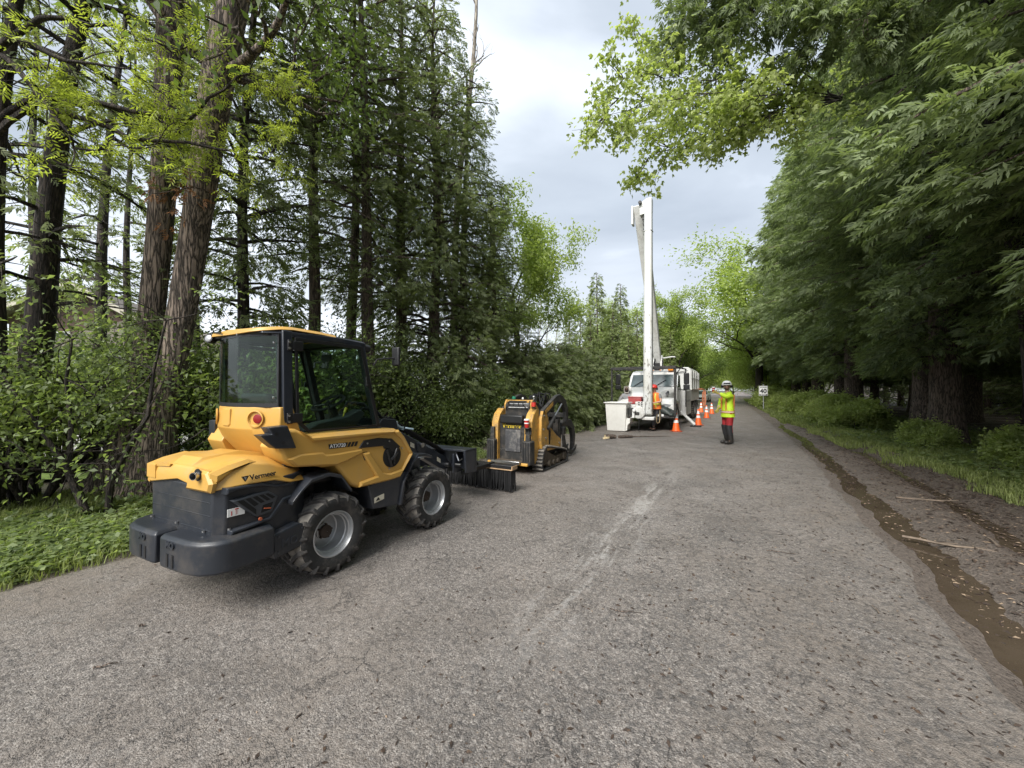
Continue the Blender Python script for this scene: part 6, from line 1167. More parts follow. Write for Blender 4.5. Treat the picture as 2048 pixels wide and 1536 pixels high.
# boom tip, basket mount
k = MB(); k.lathe([(.16, -.05), (.24, -.03), (.24, .05), (.16, .08)], (v0.x-.30, v0.y-.22, .72), 'y', 24); k.box((v0.x-.25, v0.y-.05, .95), (.36, .3, .34)); k.box((v0.x-.2, v0.y+.05, .70), (.7, .16, .16)); k.box((v0.x-.55, v0.y+.05, .92), (.5, .2, .14)); k.box((v0.x+.02, v0.y, .50), (.44, .38, .12)); tp = k.build('boom_tip', 'weathered_white', TR, bevel=.025, seg=3)
k = MB()
for i in range(4):
    for j in range(2): k.box((v0.x-.29+j*.10, v0.y-.205, .86+i*.075), (.06, .012, .04))
k.build('tip_slots', 'black_plastic', tp); k = MB(); k.tube([(v0.x-.28, v0.y-.2, .52), (v0.x-.29, v0.y-.2, .30), (v0.x-.31, v0.y-.2, .02)], .016, 6); k.build('dangling_cable', 'black_plastic', tp)
# lift basket hanging beside the boom tip (a part of the truck)
b0 = tl(4.06, 14.75, 0); k = MB(); rings = [[(b0[0]+sx*w_/2+ox, b0[1]+sy*d_/2, z) for sx, sy in ((-1, -1), (1, -1), (1, 1), (-1, 1))] for z, w_, d_, ox in ((.02, .66, .56, -.0), (.05, .68, .58, 0), (1.06, .80, .68, 0), (1.06, .90, .78, 0), (1.10, .90, .78, 0), (1.10, .74, .62, 0), (1.09, .74, .62, 0), (.08, .60, .50, 0))]; k.loft(rings); bk = k.build('lift_basket', 'basket_white' if False else mat('basket_white', (.74, .73, .69), .45, var=.03, vscale=2, dirt=(.45, .43, .36), dscale=3, damt=.25), TR, bevel=.012)
k = MB(); k.prism([(b0[0]+.33, .02), (b0[0]+.40, .06), (b0[0]+.42, .26), (b0[0]+.50, .34), (b0[0]+.50, .50), (b0[0]+.36, .50), (b0[0]+.33, .3)], b0[1]-.26, b0[1]+.24, 'y', inset=.02); k.build('basket_step', 'basket_white', bk, bevel=.01)
k = MB(); k.box((b0[0]+.48, b0[1]+.02, .72), (.14, .3, .32)); k.box((b0[0]+.62, b0[1]+.05, .68), (.34, .14, .12)); k.build('basket_bracket', 'dusty_black', bk, bevel=.02)
k = MB(); k.box((b0[0]+.56, b0[1]-.02, .64), (.14, .16, .26)); k.lathe([(.06, -.1), (.06, .1)], (b0[0]+.62, b0[1]-.06, .80), 'y', 12); k.build('basket_valve', 'sticker_white', bk, bevel=.02)
# tarp, rope, red box on the front of the truck
rs = np.random.RandomState(3); k = MB(); nx, ny = 15, 9; vs = []
for j in range(ny):
    for i in range(nx):
        u, v = i/(nx-1), j/(ny-1); x = .22+.92*u; zz = .76+.22*math.sin(math.pi*min(1, u*1.1))*(.5+.3)-max(0, v-.35)*.3+rs.uniform(-.02, .02)+.03*math.sin(9*u+5*v); vs.append((x, -1.0-.32*min(1, v*1.5)+.02*math.sin(13*u), zz))
k.add(vs, [(j*nx+i, j*nx+i+1, (j+1)*nx+i+1, (j+1)*nx+i) for j in range(ny-1) for i in range(nx-1)]); o = k.build('tarp', mat('dark_green_tarp', (.022, .03, .026), .5, var=.5, bump=1, bscale=6), None, smooth=80); so_ = o.modifiers.new('s', 'SOLIDIFY'); so_.thickness = .02; o.location = TR.location; o.rotation_euler = (0, 0, -a_); tag(o, 'dark folded tarp draped over the truck bumper beside the worker', 'tarp')
k = MB(); k.tube([(.62, -1.335, .80), (.56, -1.34, .6), (.53, -1.34, .38), (.57, -1.34, .30), (.64, -1.34, .33), (.66, -1.34, .5), (.66, -1.335, .80)], .014, 6); o = k.build('rope', mat('tan_rope', (.42, .33, .2), .8), None); o.location = TR.location; o.rotation_euler = (0, 0, -a_); tag(o, 'loop of tan rope hanging from the truck bumper', 'rope')
k = MB(); k.box((-.28, -1.18, 1.13), (.50, .26, .24)); k.box((-.28, -1.18, 1.275), (.54, .30, .05)); o = k.build('storage_box', mat('faded_red_plastic', (.38, .07, .07), .45), None, bevel=.03, seg=3); o.location = TR.location; o.rotation_euler = (0, 0, -a_); tag(o, 'faded red storage box sitting in front of the truck grille', 'box')

# ================================================================== WHITE CAR FAR DOWN THE ROAD
CARP = mat('pearl_white', (.7, .74, .76), .25, coat=.4)
x0, y0 = at(1404, 50.5), 50.5; CAR = empty('parked_car', (x0, y0, 0), -R(33), 'white hatchback car facing the camera on the left of the road behind the truck', 'car')
k = MB(); k.loft([[(-w_, y, .28), (w_, y, .28), (w_+.04, y, zm), (w_-.06, y, zt), (-w_+.06, y, zt), (-w_-.04, y, zm)] for y, w_, zm, zt in ((-2.1, .66, .55, .72), (-1.9, .82, .62, .88), (-.9, .88, .72, 1.0), (1.6, .88, .75, 1.05), (2.1, .78, .75, 1.0))]); k.build('body', 'pearl_white', CAR, bevel=.05, seg=3)
k = MB(); k.loft([[(-w_, y, z) if i in (0, 3) else (w_, y, z) for i, (w_, y, z) in enumerate(((w0, yf, z0), (w0, yf, z0), (w0, yb, z0), (w0, yb, z0)))] for w0, yf, yb, z0 in ((.80, -.95, 2.0, 1.0), (.66, -.25, 1.6, 1.45), (.60, -.1, 1.5, 1.5))]); k.build('roof', 'pearl_white', CAR, bevel=.04)
k = quad([(-.74, -.93, 1.03), (.74, -.93, 1.03), (.62, -.32, 1.42), (-.62, -.32, 1.42)], (0, -.02, .01)); k.build('windscreen', 'dark_screen', CAR, smooth=0)
k = MB(); k.box((0, -2.1, .50), (1.0, .06, .22)); k.box((0, -1.99, .70), (.9, .06, .06)); k.build('grille', 'black_plastic', CAR)
for s in (1, -1):
    k = MB(); k.box((s*.62, -1.96, .72), (.30, .14, .13), Matrix.Rotation(R(-s*18), 3, 'Z')); k.build('headlight', 'bare_steel', CAR, bevel=.02)
    k = MB(); k.box((s*.92, -.7, 1.05), (.18, .1, .12)); k.build('side_mirror', 'pearl_white', CAR, bevel=.03)
    for y in (-1.35, 1.35):
        k = MB(); k.lathe([(.18, -.1), (.31, -.1), (.33, -.06), (.33, .06), (.31, .1), (.18, .1), (.18, -.1)], axis='x', n=24, cap=False); t = k.build('wheel', 'rubber', CAR); t.location = (s*.80, y, .33); k = MB(); k.lathe([(.20, s*.08), (.05, s*.09), (.001, s*.09)], axis='x', n=20, cap=False); k.build('rim', 'silver_rim', t)

# ================================================================== CONES, SIGN, SHOVEL, LOG
def make_cone():
    o = empty('traffic_cone'); k = MB(); prof = [(.145, .03), (.135, .05), (.028, .70), (.022, .71), (.001, .71)]; k.lathe([(.15, .028)]+prof, n=24, cap=False); k.build('cone_body', 'cone_orange', o, smooth=40)
    k = MB(); k.prism([(-.18, -.13), (-.13, -.18), (.13, -.18), (.18, -.13), (.18, .13), (.13, .18), (-.13, .18), (-.18, .13)], .0, .03, 'z', inset=.008); k.build('cone_base', mat('dark_orange_base', (.35, .06, .02), .7, var=.3), o)
    rz_ = lambda z: .135+(z-.05)*(.028-.135)/.65+.003
    for z0_, z1_ in ((.50, .64), (.33, .43)): k = MB(); k.lathe([(rz_(z0_), z0_), (rz_(z1_), z1_)], n=24, cap=False); k.build('reflective_band', 'reflective_band', o)
    return o
cone = make_cone()
for i, (x, y, l) in enumerate([(6.18, 14.52, 'nearest orange cone, standing in front of the truck wheel'), (8.25, 17.07, 'orange cone standing beside the outrigger foot'), (10.84, 21.48, 'orange cone third from the camera beside the truck'), (13.11, 25.3, 'orange cone right of the third one, nearer the flagger'), (13.25, 27.0, 'farthest orange cone beside the rear of the truck'), (10.0, 20.8, 'orange cone half hidden behind the one at the outrigger')][:5]):
    o = cone if i == 0 else dup(cone, (x, y, 0), 0, 1); o.location = (x, y, 0); o.rotation_euler = (0, 0, i*.4); tag(o, l, 'traffic cone', 'orange traffic cones beside the truck')
sx_, sy_ = at(1526.5, 30), 30; SG = empty('speed_sign', (sx_, sy_, -.02), -R(33), 'white speed limit sign reading 40 on the right verge', 'sign')
k = MB(); k.box((0, 0, 1.0), (.05, .05, 2.05)); k.build('post', 'galvanised' if False else mat('galvanised', (.35, .36, .37), .5, metal=.4), SG)
k = MB(); k.prism([(-.29, 1.13), (.29, 1.13), (.29, 1.9), (-.29, 1.9)], -.05, -.035, 'y'); fc = k.build('sign_face', 'sticker_white', SG, bevel=.002); k = MB()
for a, b_ in (((-.27, 1.875), (.27, 1.885)), ((-.27, 1.145), (.27, 1.155))): k.box(((a[0]+b_[0])/2, -.052, (a[1]+b_[1])/2), (b_[0]-a[0], .003, .012))
for x in (-.265, .265): k.box((x, -.052, 1.515), (.012, .003, .73))
k.build('sign_border', 'black_ink', fc); text('sign_lettering', '40', .46, 'black_ink', SG, (0, -.053, 1.48), (R(90), 0, 0), bold=.012, sx=.95); text('sign_lettering', 'MAXIMUM', .10, 'black_ink', SG, (0, -.053, 1.78), (R(90), 0, 0), bold=.002, sx=.9); text('sign_lettering', 'BEGINS', .115, 'sticker_white', SG, (0, -.056, 1.205), (R(90), 0, 0), bold=.003)
k = MB(); k.box((0, -.0525, 1.205), (.5, .004, .11)); k.build('sign_band', 'black_ink', fc)
SH = empty('shovel', (at(1196, 19.4), 19.4, 0), .3, 'red-bladed shovel with a wooden handle standing at the hedge', 'shovel')
k = MB(); k.tube([(0, .05, .28), (.10, .22, 1.28)], .018, 8); k.build('handle', 'tan_wood', SH); k = MB(); k.loft([[(-w_, -.02+.06*z, z), (0, .02+.06*z, z), (w_, -.02+.06*z, z), (0, .035+.06*z, z)] for w_, z in ((.04, .0), (.15, .06), (.17, .2), (.16, .34), (.04, .42))]); k.build('blade', 'red_plastic', SH)
LG = empty('cut_log', (3.12, 12.3, 0), .1, 'short cut log with pale sawn ends lying on the gravel before the basket', 'log'); k = MB(); k.tube([(-.16, 0, .075), (0, .01, .085), (.20, .02, .07)], [.08, .075, .06], 10); k.tube([(.02, .02, .08), (.12, .10, .12)], [.045, .03], 8); k.build('bark', 'cedar_bark', LG)
k = MB(); k.lathe([(.076, -.164), (.001, -.166)], (0, 0, .075), 'x', 12, cap=False); k.box((-.10, -.07, .05), (.10, .07, .06), Matrix.Rotation(.5, 3, 'Z')); k.box((-.2, -.03, .03), (.07, .05, .05)); k.build('sawn_end', mat('fresh_wood', (.7, .58, .36), .7), LG)
k = MB(); k.tube([(3.45, 12.45, .04), (3.7, 12.55, .05), (3.95, 12.7, .03)], [.06, .055, .04], 8); k.tube([(3.6, 12.5, .05), (4.6, 12.75, .03), (5.3, 12.9, .015)], [.02, .015, .006], 5); o = k.build('branch', 'cedar_bark', None, smooth=60); tag(o, 'grey broken branch lying right of the cut log', 'branch')

# ================================================================== PEOPLE
def skin(name, V, E, rad, m_, parent, sub=2, root=0):
    me = bpy.data.meshes.new(name); me.from_pydata([tuple(v) for v in V], E, []); me.materials.append(MATS[m_] if isinstance(m_, str) else m_)
    o = bpy.data.objects.new(name, me); C.objects.link(o); o.parent = parent
    md = o.modifiers.new('skin', 'SKIN'); md.use_smooth_shade = True; md.branch_smoothing = .6
    sv = me.skin_vertices[0].data if me.skin_vertices else None
    if sv is None:
        me.attributes  # the layer appears with the modifier on evaluation; make it explicitly
    for i, r in enumerate(rad): me.skin_vertices[0].data[i].radius = (r, r) if not hasattr(r, '__len__') else r
    me.skin_vertices[0].data[root].use_root = True
    s_ = o.modifiers.new('sub', 'SUBSURF'); s_.levels = sub; s_.render_levels = sub; return o
def ensure_skin_layer():
    pass
SKN = mat('skin_tone', (.5, .3, .22), .5); SKND = mat('brown_skin', (.12, .065, .04), .5)
HIV = mat('hi_vis_yellow', (.5, .72, .03), .6, var=.12, vscale=7, bump=.5, bscale=9); ORV = mat('hi_vis_orange', (.85, .2, .03), .6, var=.1, vscale=8, bump=.4, bscale=9)
RTR = mat('red_trousers', (.3, .015, .02), .7, var=.25, vscale=9, bump=.4, bscale=12); BCH = mat('black_chaps', (.018, .018, .02), .6, var=.3, vscale=9, bump=.4, bscale=14)
BOOT = mat('boot_leather', (.02, .018, .016), .5, var=.3); HOOD = mat('grey_hoodie', (.24, .24, .25), .85, var=.12, vscale=9, bump=.4, bscale=12)
SIL = mat('silver_tape', (.55, .5, .42), .4); ORT = mat('orange_tape', (.6, .2, .06), .5); HLM = mat('helmet_white', (.72, .72, .72), .3); HLR = mat('helmet_red', (.6, .04, .03), .35); GLV = mat('work_glove', (.42, .36, .08), .8, var=.3); YTP = mat('yellow_tape', (.75, .75, .12), .45)
def hand(V, E, Rd, i0, p, d, up, curl=.4, s=1.):
    """palm + four unequal bent fingers + a thumb from the side of the palm"""
    d, up = Vector(d).normalized(), Vector(up).normalized(); side = d.cross(up).normalized(); p = Vector(p); n0 = len(V)
    V.append(p+d*.05*s); Rd.append((.022*s, .034*s)); E.append((i0, n0)); V.append(p+d*.09*s); Rd.append((.018*s, .036*s)); E.append((n0, n0+1))
    for k_, (o_, L) in enumerate([(-.03, .068), (-.01, .078), (.01, .074), (.03, .058)]):
        b_ = p+d*.10*s+side*o_*s; q1 = b_+(d*math.cos(curl)-up*math.sin(curl))*L*.5*s; q2 = q1+(d*math.cos(curl*2.4)-up*math.sin(curl*2.4))*L*.5*s; n = len(V); V.extend([b_, q1, q2]); Rd.extend([.010*s, .009*s, .008*s]); E.extend([(n0+1, n), (n, n+1), (n+1, n+2)])
    n = len(V); t1 = p+d*.045*s-side*.04*s; t2 = t1+(d*.7-side*.5-up*.5).normalized()*.04*s; V.extend([t1, t2]); Rd.extend([.012*s, .009*s]); E.extend([(n0, n), (n, n+1)])
def person(name, loc, rz, label, J, cloth, skinmat, H=1.78):
    """J: joints in metres, x forward, y left, z up"""
    P = empty(name, loc, rz, label, 'person'); V, E, Rd = [], [], []; idx = {}
    def a(n, r, par=None):
        idx[n] = len(V); V.append(Vector(J[n])); Rd.append(r)
        if par: E.append((idx[par], idx[n]))
    a('pelvis', (.12, .15)); a('waist', (.10, .13), 'pelvis'); a('chest', (.115, .155), 'waist'); a('neck0', (.06, .07), 'chest'); a('neck', .052, 'neck0'); a('head0', (.068, .062), 'neck'); a('head', (.092, .078), 'head0'); a('crown', (.07, .065), 'head')
    for s in ('l', 'r'):
        a('sh'+s, .058, 'chest'); a('el'+s, .043, 'sh'+s); a('wr'+s, .028, 'el'+s); d = Vector(J['wr'+s])-Vector(J['el'+s]); hand(V, E, Rd, idx['wr'+s], J['wr'+s], d, J.get('up'+s, (0, 0, 1)), J.get('curl'+s, .5))
        a('hip'+s, .085, 'pelvis'); a('kn'+s, .055, 'hip'+s); a('an'+s, .04, 'kn'+s); a('toe'+s, .035, 'an'+s)
    skin('body', V, E, Rd, skinmat, P)
    return P
def face(P, J, fwd, skinm, beard=None, glasses=False):
    h = Vector(J['head']); f = Vector(fwd).normalized(); l = Vector((0, 0, 1)).cross(f).normalized(); up = Vector((0, 0, 1)); k = MB(); k.tube([h+f*.085+up*.02, h+f*.112-up*.02, h+f*.09-up*.03], [.008, .016, .010], 6); k.build('nose', skinm, P)
    for s in (1, -1):
        k = MB(); k.lathe([(.001, -.01), (.011, 0), (.001, .01)], h+f*.082+l*s*.032+up*.015, 'z', 8, cap=False); k.build('eye', 'black_ink', P)
        k = MB(); k.tube([h+l*s*.078+up*.025, h+l*s*.088, h+l*s*.078-up*.03], [.01, .016, .01], 6); k.build('ear', skinm, P)
    k = MB(); k.tube([h+f*.088-up*.052+l*.022, h+f*.096-up*.050, h+f*.088-up*.052-l*.022], .006, 5); k.build('mouth', mat('lips', (.3, .1, .08), .5), P)
    if beard: k = MB(); k.lathe([(.03, -.115), (.065, -.09), (.078, -.05), (.07, -.035)], h+f*.022, 'z', 16); k.build('beard', beard, P)
    if glasses: k = MB(); [k.box(h+f*.098+l*s*.035+up*.016, (.03, .05, .03)) for s in (1, -1)]; k.build('sunglasses', 'black_ink', P, bevel=.006)
def helmet(P, J, m_, muffs=True, visor=True, fwd=(1, 0, 0)):
    h = Vector(J['head']); a = math.atan2(fwd[1], fwd[0]); k = MB(); k.lathe([(.125, .035), (.127, .05), (.122, .09), (.10, .135), (.055, .165), (.001, .172)], h-Vector((0, 0, .01)), 'z', 24, cap=False)
    k.v = [((x-h.x)*1.1+h.x, y, z) for x, y, z in k.v]; k.box(h+Vector((.125, 0, .045)), (.08, .17, .014)); k.v = [((x-h.x)*math.cos(a)-(y-h.y)*math.sin(a)+h.x, (x-h.x)*math.sin(a)+(y-h.y)*math.cos(a)+h.y, z) for x, y, z in k.v]; o = k.build('helmet', m_, P, bevel=.004)
    l = Vector((-math.sin(a), math.cos(a), 0)); f = Vector((math.cos(a), math.sin(a), 0))
    if muffs:
        for s in (1, -1): k = MB(); k.lathe([(.03, -.02), (.042, -.01), (.042, .01), (.03, .02)], h+l*s*.115+f*-.01-Vector((0, 0, .0)), 'z', 14); k.v = [tuple(v) for v in k.v]; k.box(h+l*s*.118-f*.01-Vector((0, 0, .005)), (.06, .045, .085)); k.build('ear_muff', 'black_plastic', P, bevel=.012)
    if visor: k = MB(); k.box(h+f*.13+Vector((0, 0, .075)), (.05, .17, .045), Matrix.Rotation(a, 3, 'Z')); k.build('visor', 'black_plastic', o, bevel=.01)
# flagger: stands side on, facing the basket (left), right arm raised forward holding a cup, head turned to the viewer
J = dict(pelvis=(0, 0, .95), waist=(.0, 0, 1.12), chest=(.0, 0, 1.34), neck0=(.0, 0, 1.47), neck=(.015, 0, 1.53), head0=(.03, .01, 1.60), head=(.035, .015, 1.67), crown=(.03, .015, 1.755),
    shl=(.02, .19, 1.42), ell=(.20, .22, 1.36), wrl=(.40, .13, 1.47), shr=(.0, -.19, 1.42), elr=(.06, -.24, 1.17), wrr=(.22, -.12, 1.02), hipl=(0, .09, .92), knl=(.03, .10, .50), anl=(-.02, .10, .09), toel=(.15, .12, .045), hipr=(0, -.09, .92), knr=(.01, -.10, .50), anr=(-.05, -.10, .09), toer=(.12, -.11, .045), curll=1.0, curlr=.8, upl=(0, -1, .3), upr=(0, 1, .3))
FL = person('person', (6.26, 11.18, 0), R(180+6), 'person in a yellow-green hi-vis jacket, red trousers and white helmet holding out a cup', J, None, 'skin_tone')
v = lambda *n: [Vector(J[q]) for q in n]
skin('jacket', [J['waist'], J['chest'], J['neck0'], (0, 0, .96), (.0, 0, .80), J['shl'], J['ell'], Vector(J['wrl'])-Vector((.05, -.01, 0)), J['shr'], J['elr'], Vector(J['wrr'])-Vector((.04, .03, .02)), (-.08, 0, 1.46), (-.10, 0, 1.52)], [(0, 1), (1, 2), (0, 3), (3, 4), (1, 5), (5, 6), (6, 7), (1, 8), (8, 9), (9, 10), (2, 11), (11, 12)], [(.13, .18), (.14, .19), (.085, .10), (.145, .185), (.165, .205), .085, .068, .056, .085, .07, .056, .055, .045], HIV, FL, root=0)
k = MB(); k.loft([[(rx*math.cos(t), ry*math.sin(t), z) for t in np.linspace(0, 2*math.pi, 21)[:-1]] for z, rx, ry in ((.78, .172, .205), (.80, .172, .205), (.95, .152, .19), (1.10, .135, .175), (1.2, .12, .16))]); k.build('jacket_hem', HIV, FL, smooth=60)
for z, r in ((.93, (.158, .198)),):
    k = MB(); k.lathe([(1.07, z-.035), (1.07, z+.035)], n=28, cap=False); k.v = [(x*r[0], y*r[1], zz) for x, y, zz in k.v]; k.build('reflective_band', 'orange_tape', FL); k = MB(); k.lathe([(1.085, z-.016), (1.085, z+.016)], n=28, cap=False); k.v = [(x*r[0], y*r[1], zz) for x, y, zz in k.v]; k.build('silver_stripe', 'silver_tape', FL)
for s in (1, -1):
    k = MB(); k.tube([(.12, s*.1, .99), (.125, s*.1, 1.15), (.11, s*.11, 1.38)], .022, 6); k.tube([(-.11, s*.1, .99), (-.12, s*.1, 1.2), (-.115, s*.11, 1.42)], .022, 6); k.build('reflective_strap', 'orange_tape', FL)
for s in ('l', 'r'):
    hp, kn, an, to = v('hip'+s, 'kn'+s, 'an'+s, 'toe'+s)
    skin('trouser_leg', [(hp.x, hp.y, 1.0), hp*.6+kn*.4, kn, kn*.35+an*.65], [(0, 1), (1, 2), (2, 3)], [.115, .11, .088, .075], RTR, FL)
    k = MB(); k.loft([[Vector((c.x+r*1.0*math.cos(t)+.012, c.y+r*math.sin(t), c.z)) for t in np.linspace(-2.0, 2.0, 9)]+[Vector((c.x+(r-.02)*math.cos(t)+.01, c.y+(r-.02)*math.sin(t), c.z)) for t in np.linspace(2.0, -2.0, 9)] for c, r in ((hp*.12+kn*.88, .098), (kn, .092), (kn*.4+an*.6, .08))][::-1]); k.build('leg_guard', 'black_chaps', FL, smooth=60)
    skin('boot', [kn*.75+an*.25, kn*.3+an*.7, an, (an.x-.03, an.y, .06), (an.x+.07, an.y, .055), (to.x+.04, to.y, .05)], [(0, 1), (1, 2), (2, 3), (3, 4), (4, 5)], [.078, .082, .078, .062, .062, .052], BOOT, FL)
for s in ('l', 'r'):
    V, E, Rd = [Vector(J['wr'+s])-(Vector(J['wr'+s])-Vector(J['el'+s])).normalized()*.05, Vector(J['wr'+s])], [(0, 1)], [.04, .036]; hand(V, E, Rd, 1, J['wr'+s], Vector(J['wr'+s])-Vector(J['el'+s]), J['up'+s], J['curl'+s], 1.25); skin('glove', V, E, Rd, GLV, FL)
fw_ = (.55, .84, -.1); face(FL, J, fw_, 'skin_tone', mat('dark_beard', (.08, .05, .035), .9)); helmet(FL, J, 'helmet_white', True, True, fw_)
c, s_ = math.cos(R(186)), math.sin(R(186)); hx, hy = .50, .10
paper_cup('paper_cup', (6.26+hx*c-hy*s_, 11.18+hx*s_+hy*c, 1.50), 'red and white paper cup held up in the outstretched gloved hand', .15, .044)
# worker in orange vest behind the boom, legs crossed, looking down
J = dict(pelvis=(0, 0, .92), waist=(.0, 0, 1.08), chest=(.04, 0, 1.30), neck0=(.07, 0, 1.43), neck=(.09, 0, 1.49), head0=(.12, 0, 1.55), head=(.135, 0, 1.61), crown=(.13, 0, 1.69),
    shl=(.05, .19, 1.38), ell=(.10, .26, 1.12), wrl=(.30, .12, 1.08), shr=(.05, -.19, 1.38), elr=(.10, -.26, 1.12), wrr=(.30, -.10, 1.10), hipl=(0, .09, .90), knl=(-.02, -.03, .48), anl=(-.10, -.22, .09), toel=(.07, -.28, .045), hipr=(0, -.09, .90), knr=(.10, -.10, .50), anr=(.02, -.06, .09), toer=(.20, -.06, .045), curll=1.2, curlr=1.2)
W2 = person('person', (5.50, 14.72, 0), R(-140), 'person in an orange vest and red helmet standing half behind the boom with legs crossed', J, None, 'skin_tone')
skin('shirt', [J['waist'], J['chest'], J['neck0'], (0, 0, .98), J['shl'], Vector(J['shl'])*.4+Vector(J['ell'])*.6, J['shr'], Vector(J['shr'])*.4+Vector(J['elr'])*.6], [(0, 1), (1, 2), (0, 3), (1, 4), (4, 5), (1, 6), (6, 7)], [(.125, .16), (.135, .175), (.07, .08), (.13, .17), .075, .06, .075, .06], mat('dark_shirt', (.2, .2, .2), .8), W2)
k = MB(); k.loft([[(cx+rx*math.cos(t), ry*math.sin(t), z) for t in np.linspace(0, 2*math.pi, 20)[:-1]] for z, cx, rx, ry in ((.84, 0, .17, .21), (1.08, .0, .155, .19), (1.30, .04, .165, .205), (1.42, .06, .12, .17), (1.46, .07, .08, .11))]); k.build('vest', ORV, W2, smooth=60)
for s in (1, -1):
    for xx in (1, -1): k = MB(); k.tube([(.0+xx*.165, s*.09, .90), (.01+xx*.155, s*.085, 1.10), (.045+xx*.165, s*.085, 1.3), (.06+xx*.11, s*.085, 1.42)], .025, 6); k.build('reflective_strap', YTP, W2)
k = MB(); k.loft([[(cx+rx*math.cos(t), ry*math.sin(t), z) for t in np.linspace(0, 2*math.pi, 20)[:-1]] for z, cx, rx, ry in ((1.0, 0, .172, .207), (1.06, .0, .168, .203))], cap=False); k.build('reflective_band', YTP, W2, smooth=60)
for s in ('l', 'r'):
    hp, kn, an, to = v('hip'+s, 'kn'+s, 'an'+s, 'toe'+s); skin('trouser_leg', [(hp.x, hp.y, .98), hp*.6+kn*.4, kn, kn*.2+an*.8], [(0, 1), (1, 2), (2, 3)], [.115, .10, .078, .072], mat('dark_trousers', (.05, .05, .058), .7, var=.25), W2)
    d = (to-an).normalized(); skin('boot', [kn*.25+an*.75, an, an+Vector((-.03, 0, -.035)), an+d*.07-Vector((0, 0, .035)), to+d*.02], [(0, 1), (1, 2), (2, 3), (3, 4)], [.072, .062, .055, .052, .045], BOOT, W2)
face(W2, J, (1, 0, -.3), 'skin_tone'); helmet(W2, J, 'helmet_red', True, False)
# man in a grey hoodie behind the basket
J = dict(pelvis=(0, 0, .90), waist=(.0, 0, 1.06), chest=(.0, 0, 1.28), neck0=(.0, 0, 1.41), neck=(.01, 0, 1.47), head0=(.02, 0, 1.53), head=(.025, 0, 1.59), crown=(.02, 0, 1.67),
    shl=(0, .20, 1.36), ell=(.02, .27, 1.08), wrl=(.20, .18, .95), shr=(0, -.20, 1.36), elr=(.02, -.27, 1.08), wrr=(.20, -.18, .95), hipl=(0, .09, .88), knl=(.03, .10, .48), anl=(.0, .10, .09), toel=(.15, .12, .045), hipr=(0, -.09, .88), knr=(.03, -.10, .48), anr=(.0, -.10, .09), toer=(.15, -.12, .045))
W3 = person('person', (at(1253, 15.9), 15.9, 0), R(-103), 'person in a grey hoodie with the hood up and sunglasses standing behind the basket', J, None, 'brown_skin')
skin('hoodie', [J['waist'], J['chest'], J['neck0'], (0, 0, .88), J['shl'], J['ell'], J['wrl'], J['shr'], J['elr'], J['wrr']], [(0, 1), (1, 2), (0, 3), (1, 4), (4, 5), (5, 6), (1, 7), (7, 8), (8, 9)], [(.135, .17), (.14, .185), (.085, .10), (.15, .18), .088, .07, .05, .088, .07, .05], HOOD, W3)
k = MB(); h = Vector(J['head']); rings = []
for z, r, open_ in ((-.16, .10, 0), (-.10, .112, .4), (0, .118, .75), (.08, .112, .6), (.13, .08, .2)):
    rings.append([h+Vector((-.015+r*math.cos(t)*(.75 if abs(t) < .9 and open_ else 1)*(.35 if abs(t) < .6 and open_ > .3 else 1), r*.95*math.sin(t), z)) for t in np.linspace(-math.pi, math.pi, 25)[:-1]])
k.loft(rings); k.build('hood', mat('hood_cloth', (.33, .30, .27), .85), W3, smooth=60)
for s in ('l', 'r'):
    hp, kn, an, to = v('hip'+s, 'kn'+s, 'an'+s, 'toe'+s); skin('trouser_leg', [(hp.x, hp.y, .96), hp*.6+kn*.4, kn, kn*.2+an*.8], [(0, 1), (1, 2), (2, 3)], [.11, .10, .078, .072], 'dark_trousers', W3); skin('boot', [kn*.25+an*.75, an, (an.x-.03, an.y, .055), (an.x+.07, an.y, .05), (to.x+.02, to.y, .045)], [(0, 1), (1, 2), (2, 3), (3, 4)], [.07, .062, .055, .052, .045], BOOT, W3)
face(W3, J, (1, 0, 0), 'brown_skin', mat('black_beard', (.02, .015, .012), .9), True)

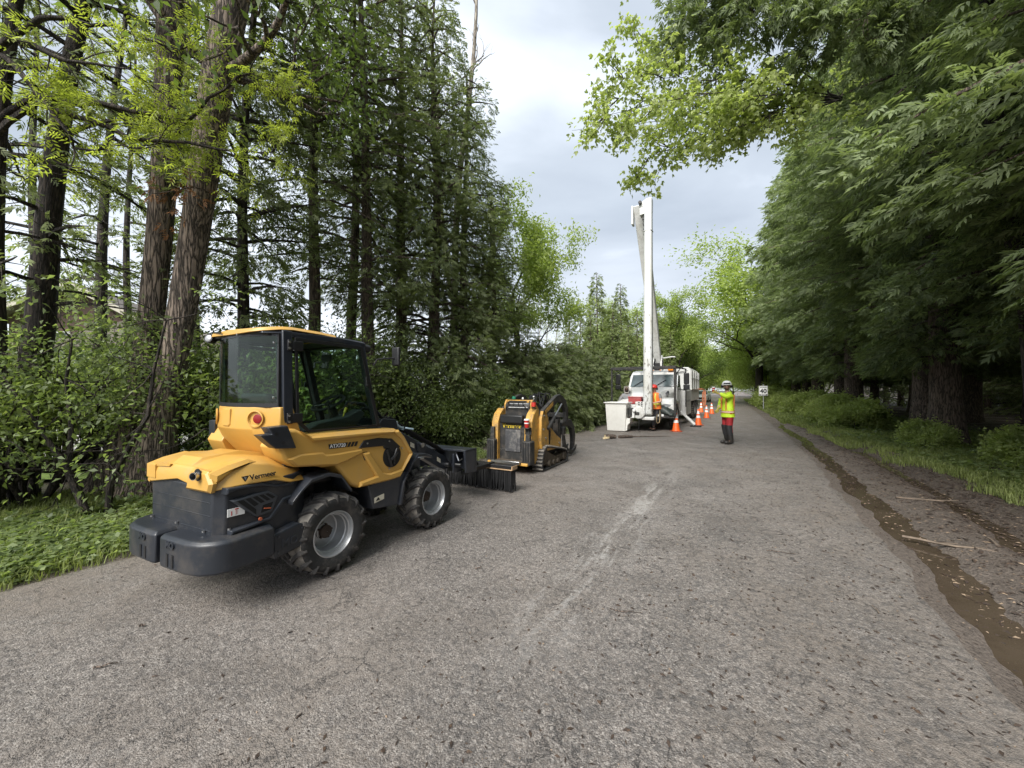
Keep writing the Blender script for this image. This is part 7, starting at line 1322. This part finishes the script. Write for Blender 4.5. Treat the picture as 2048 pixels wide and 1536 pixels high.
# ================================================================== HOUSES BEHIND THE LEFT TREES
SID = mat('pale_siding', (.48, .49, .47), .7, var=.05); STN = mat('stone_veneer', (.4, .39, .37), .9, var=.4, vscale=6, bump=.8, bscale=7)
HS = empty('house', (at(365, 14.5), 14.5, 0), R(8), 'pale grey sided house with a stone base and white window trim seen between the trunks', 'house')
k = MB(); k.box((-1.2, 2.5, 1.9), (6.4, 5, 2.6)); 
for i in range(18): k.box((-1.2, -.004, .72+i*.15), (6.42, .016, .128), Matrix.Rotation(R(5), 3, 'X'))
wl = k.build('wall', 'pale_siding', HS); k = MB(); k.box((-1.2, 2.46, .3), (6.5, 5.1, .72)); k.build('stone_base', 'stone_veneer', HS)
for x in (.62, -2.6):
    k = MB(); k.box((x, -.06, 1.22), (.72, .06, 1.5)); f = k.build('window', 'truck_white', HS, bevel=.01); k = MB(); k.box((x, -.095, 1.22), (.52, .01, 1.3)); k.build('pane', 'dark_screen', f)
k = MB(); k.prism([(-4.8, 3.1), (2.3, 3.1), (-1.25, 4.2)], -.4, 5.4, 'y'); k.build('roof', mat('shingle', (.16, .14, .12), .9, var=.2), HS, bevel=.02)
HB = empty('house', (at(150, 15.5), 15.5, .45), R(18), 'brown gabled house with pale roof fascia half hidden at the left', 'house')
k = MB(); k.prism([(-2.0, 0), (2.0, 0), (2.0, 4.0), (0, 5.15), (-2.0, 4.0)], 0, 6, 'y'); k.build('wall', mat('brown_cladding', (.10, .065, .05), .8, var=.3), HB)
k = MB()
for s in (1, -1): k.prism([(s*2.5, 3.75), (0, 5.2), (0, 5.42), (s*2.5, 3.97)], -.5, 6.3, 'y')
k.build('roof', 'shingle', HB); k = MB()
for s in (1, -1): k.prism([(s*2.52, 3.72), (0, 5.18), (0, 5.42), (s*2.52, 3.96)], -.56, -.5, 'y')
k.build('fascia', mat('cream_fascia', (.5, .47, .38), .6), HB); k = MB(); k.box((-.6, -.03, 2.9), (.9, .06, 1.1)); f = k.build('window', 'truck_white', HB); k = MB(); k.box((-.6, -.065, 2.9), (.74, .01, .94)); k.build('pane', 'dark_screen', f)
# lawn and pale driveway in front of the houses
k = MB(); k.prism([(-14, 8.6), (-8.2, 8.6), (-7.2, 13.6), (-16, 13.6)], .02, .03, 'z'); o = k.build('driveway', mat('pale_gravel', (.42, .41, .38), .9, var=.2, vscale=20), None, smooth=0); tag(o, kind='structure')
k = MB(); k.prism([(-30, 5.8), (-5.6, 6.8), (-4.6, 17), (-34, 30)], .012, .02, 'z'); o = k.build('lawn', mat('lawn_green', (.13, .19, .04), .9, var=.3, vscale=9), None, smooth=0); tag(o, kind='structure')
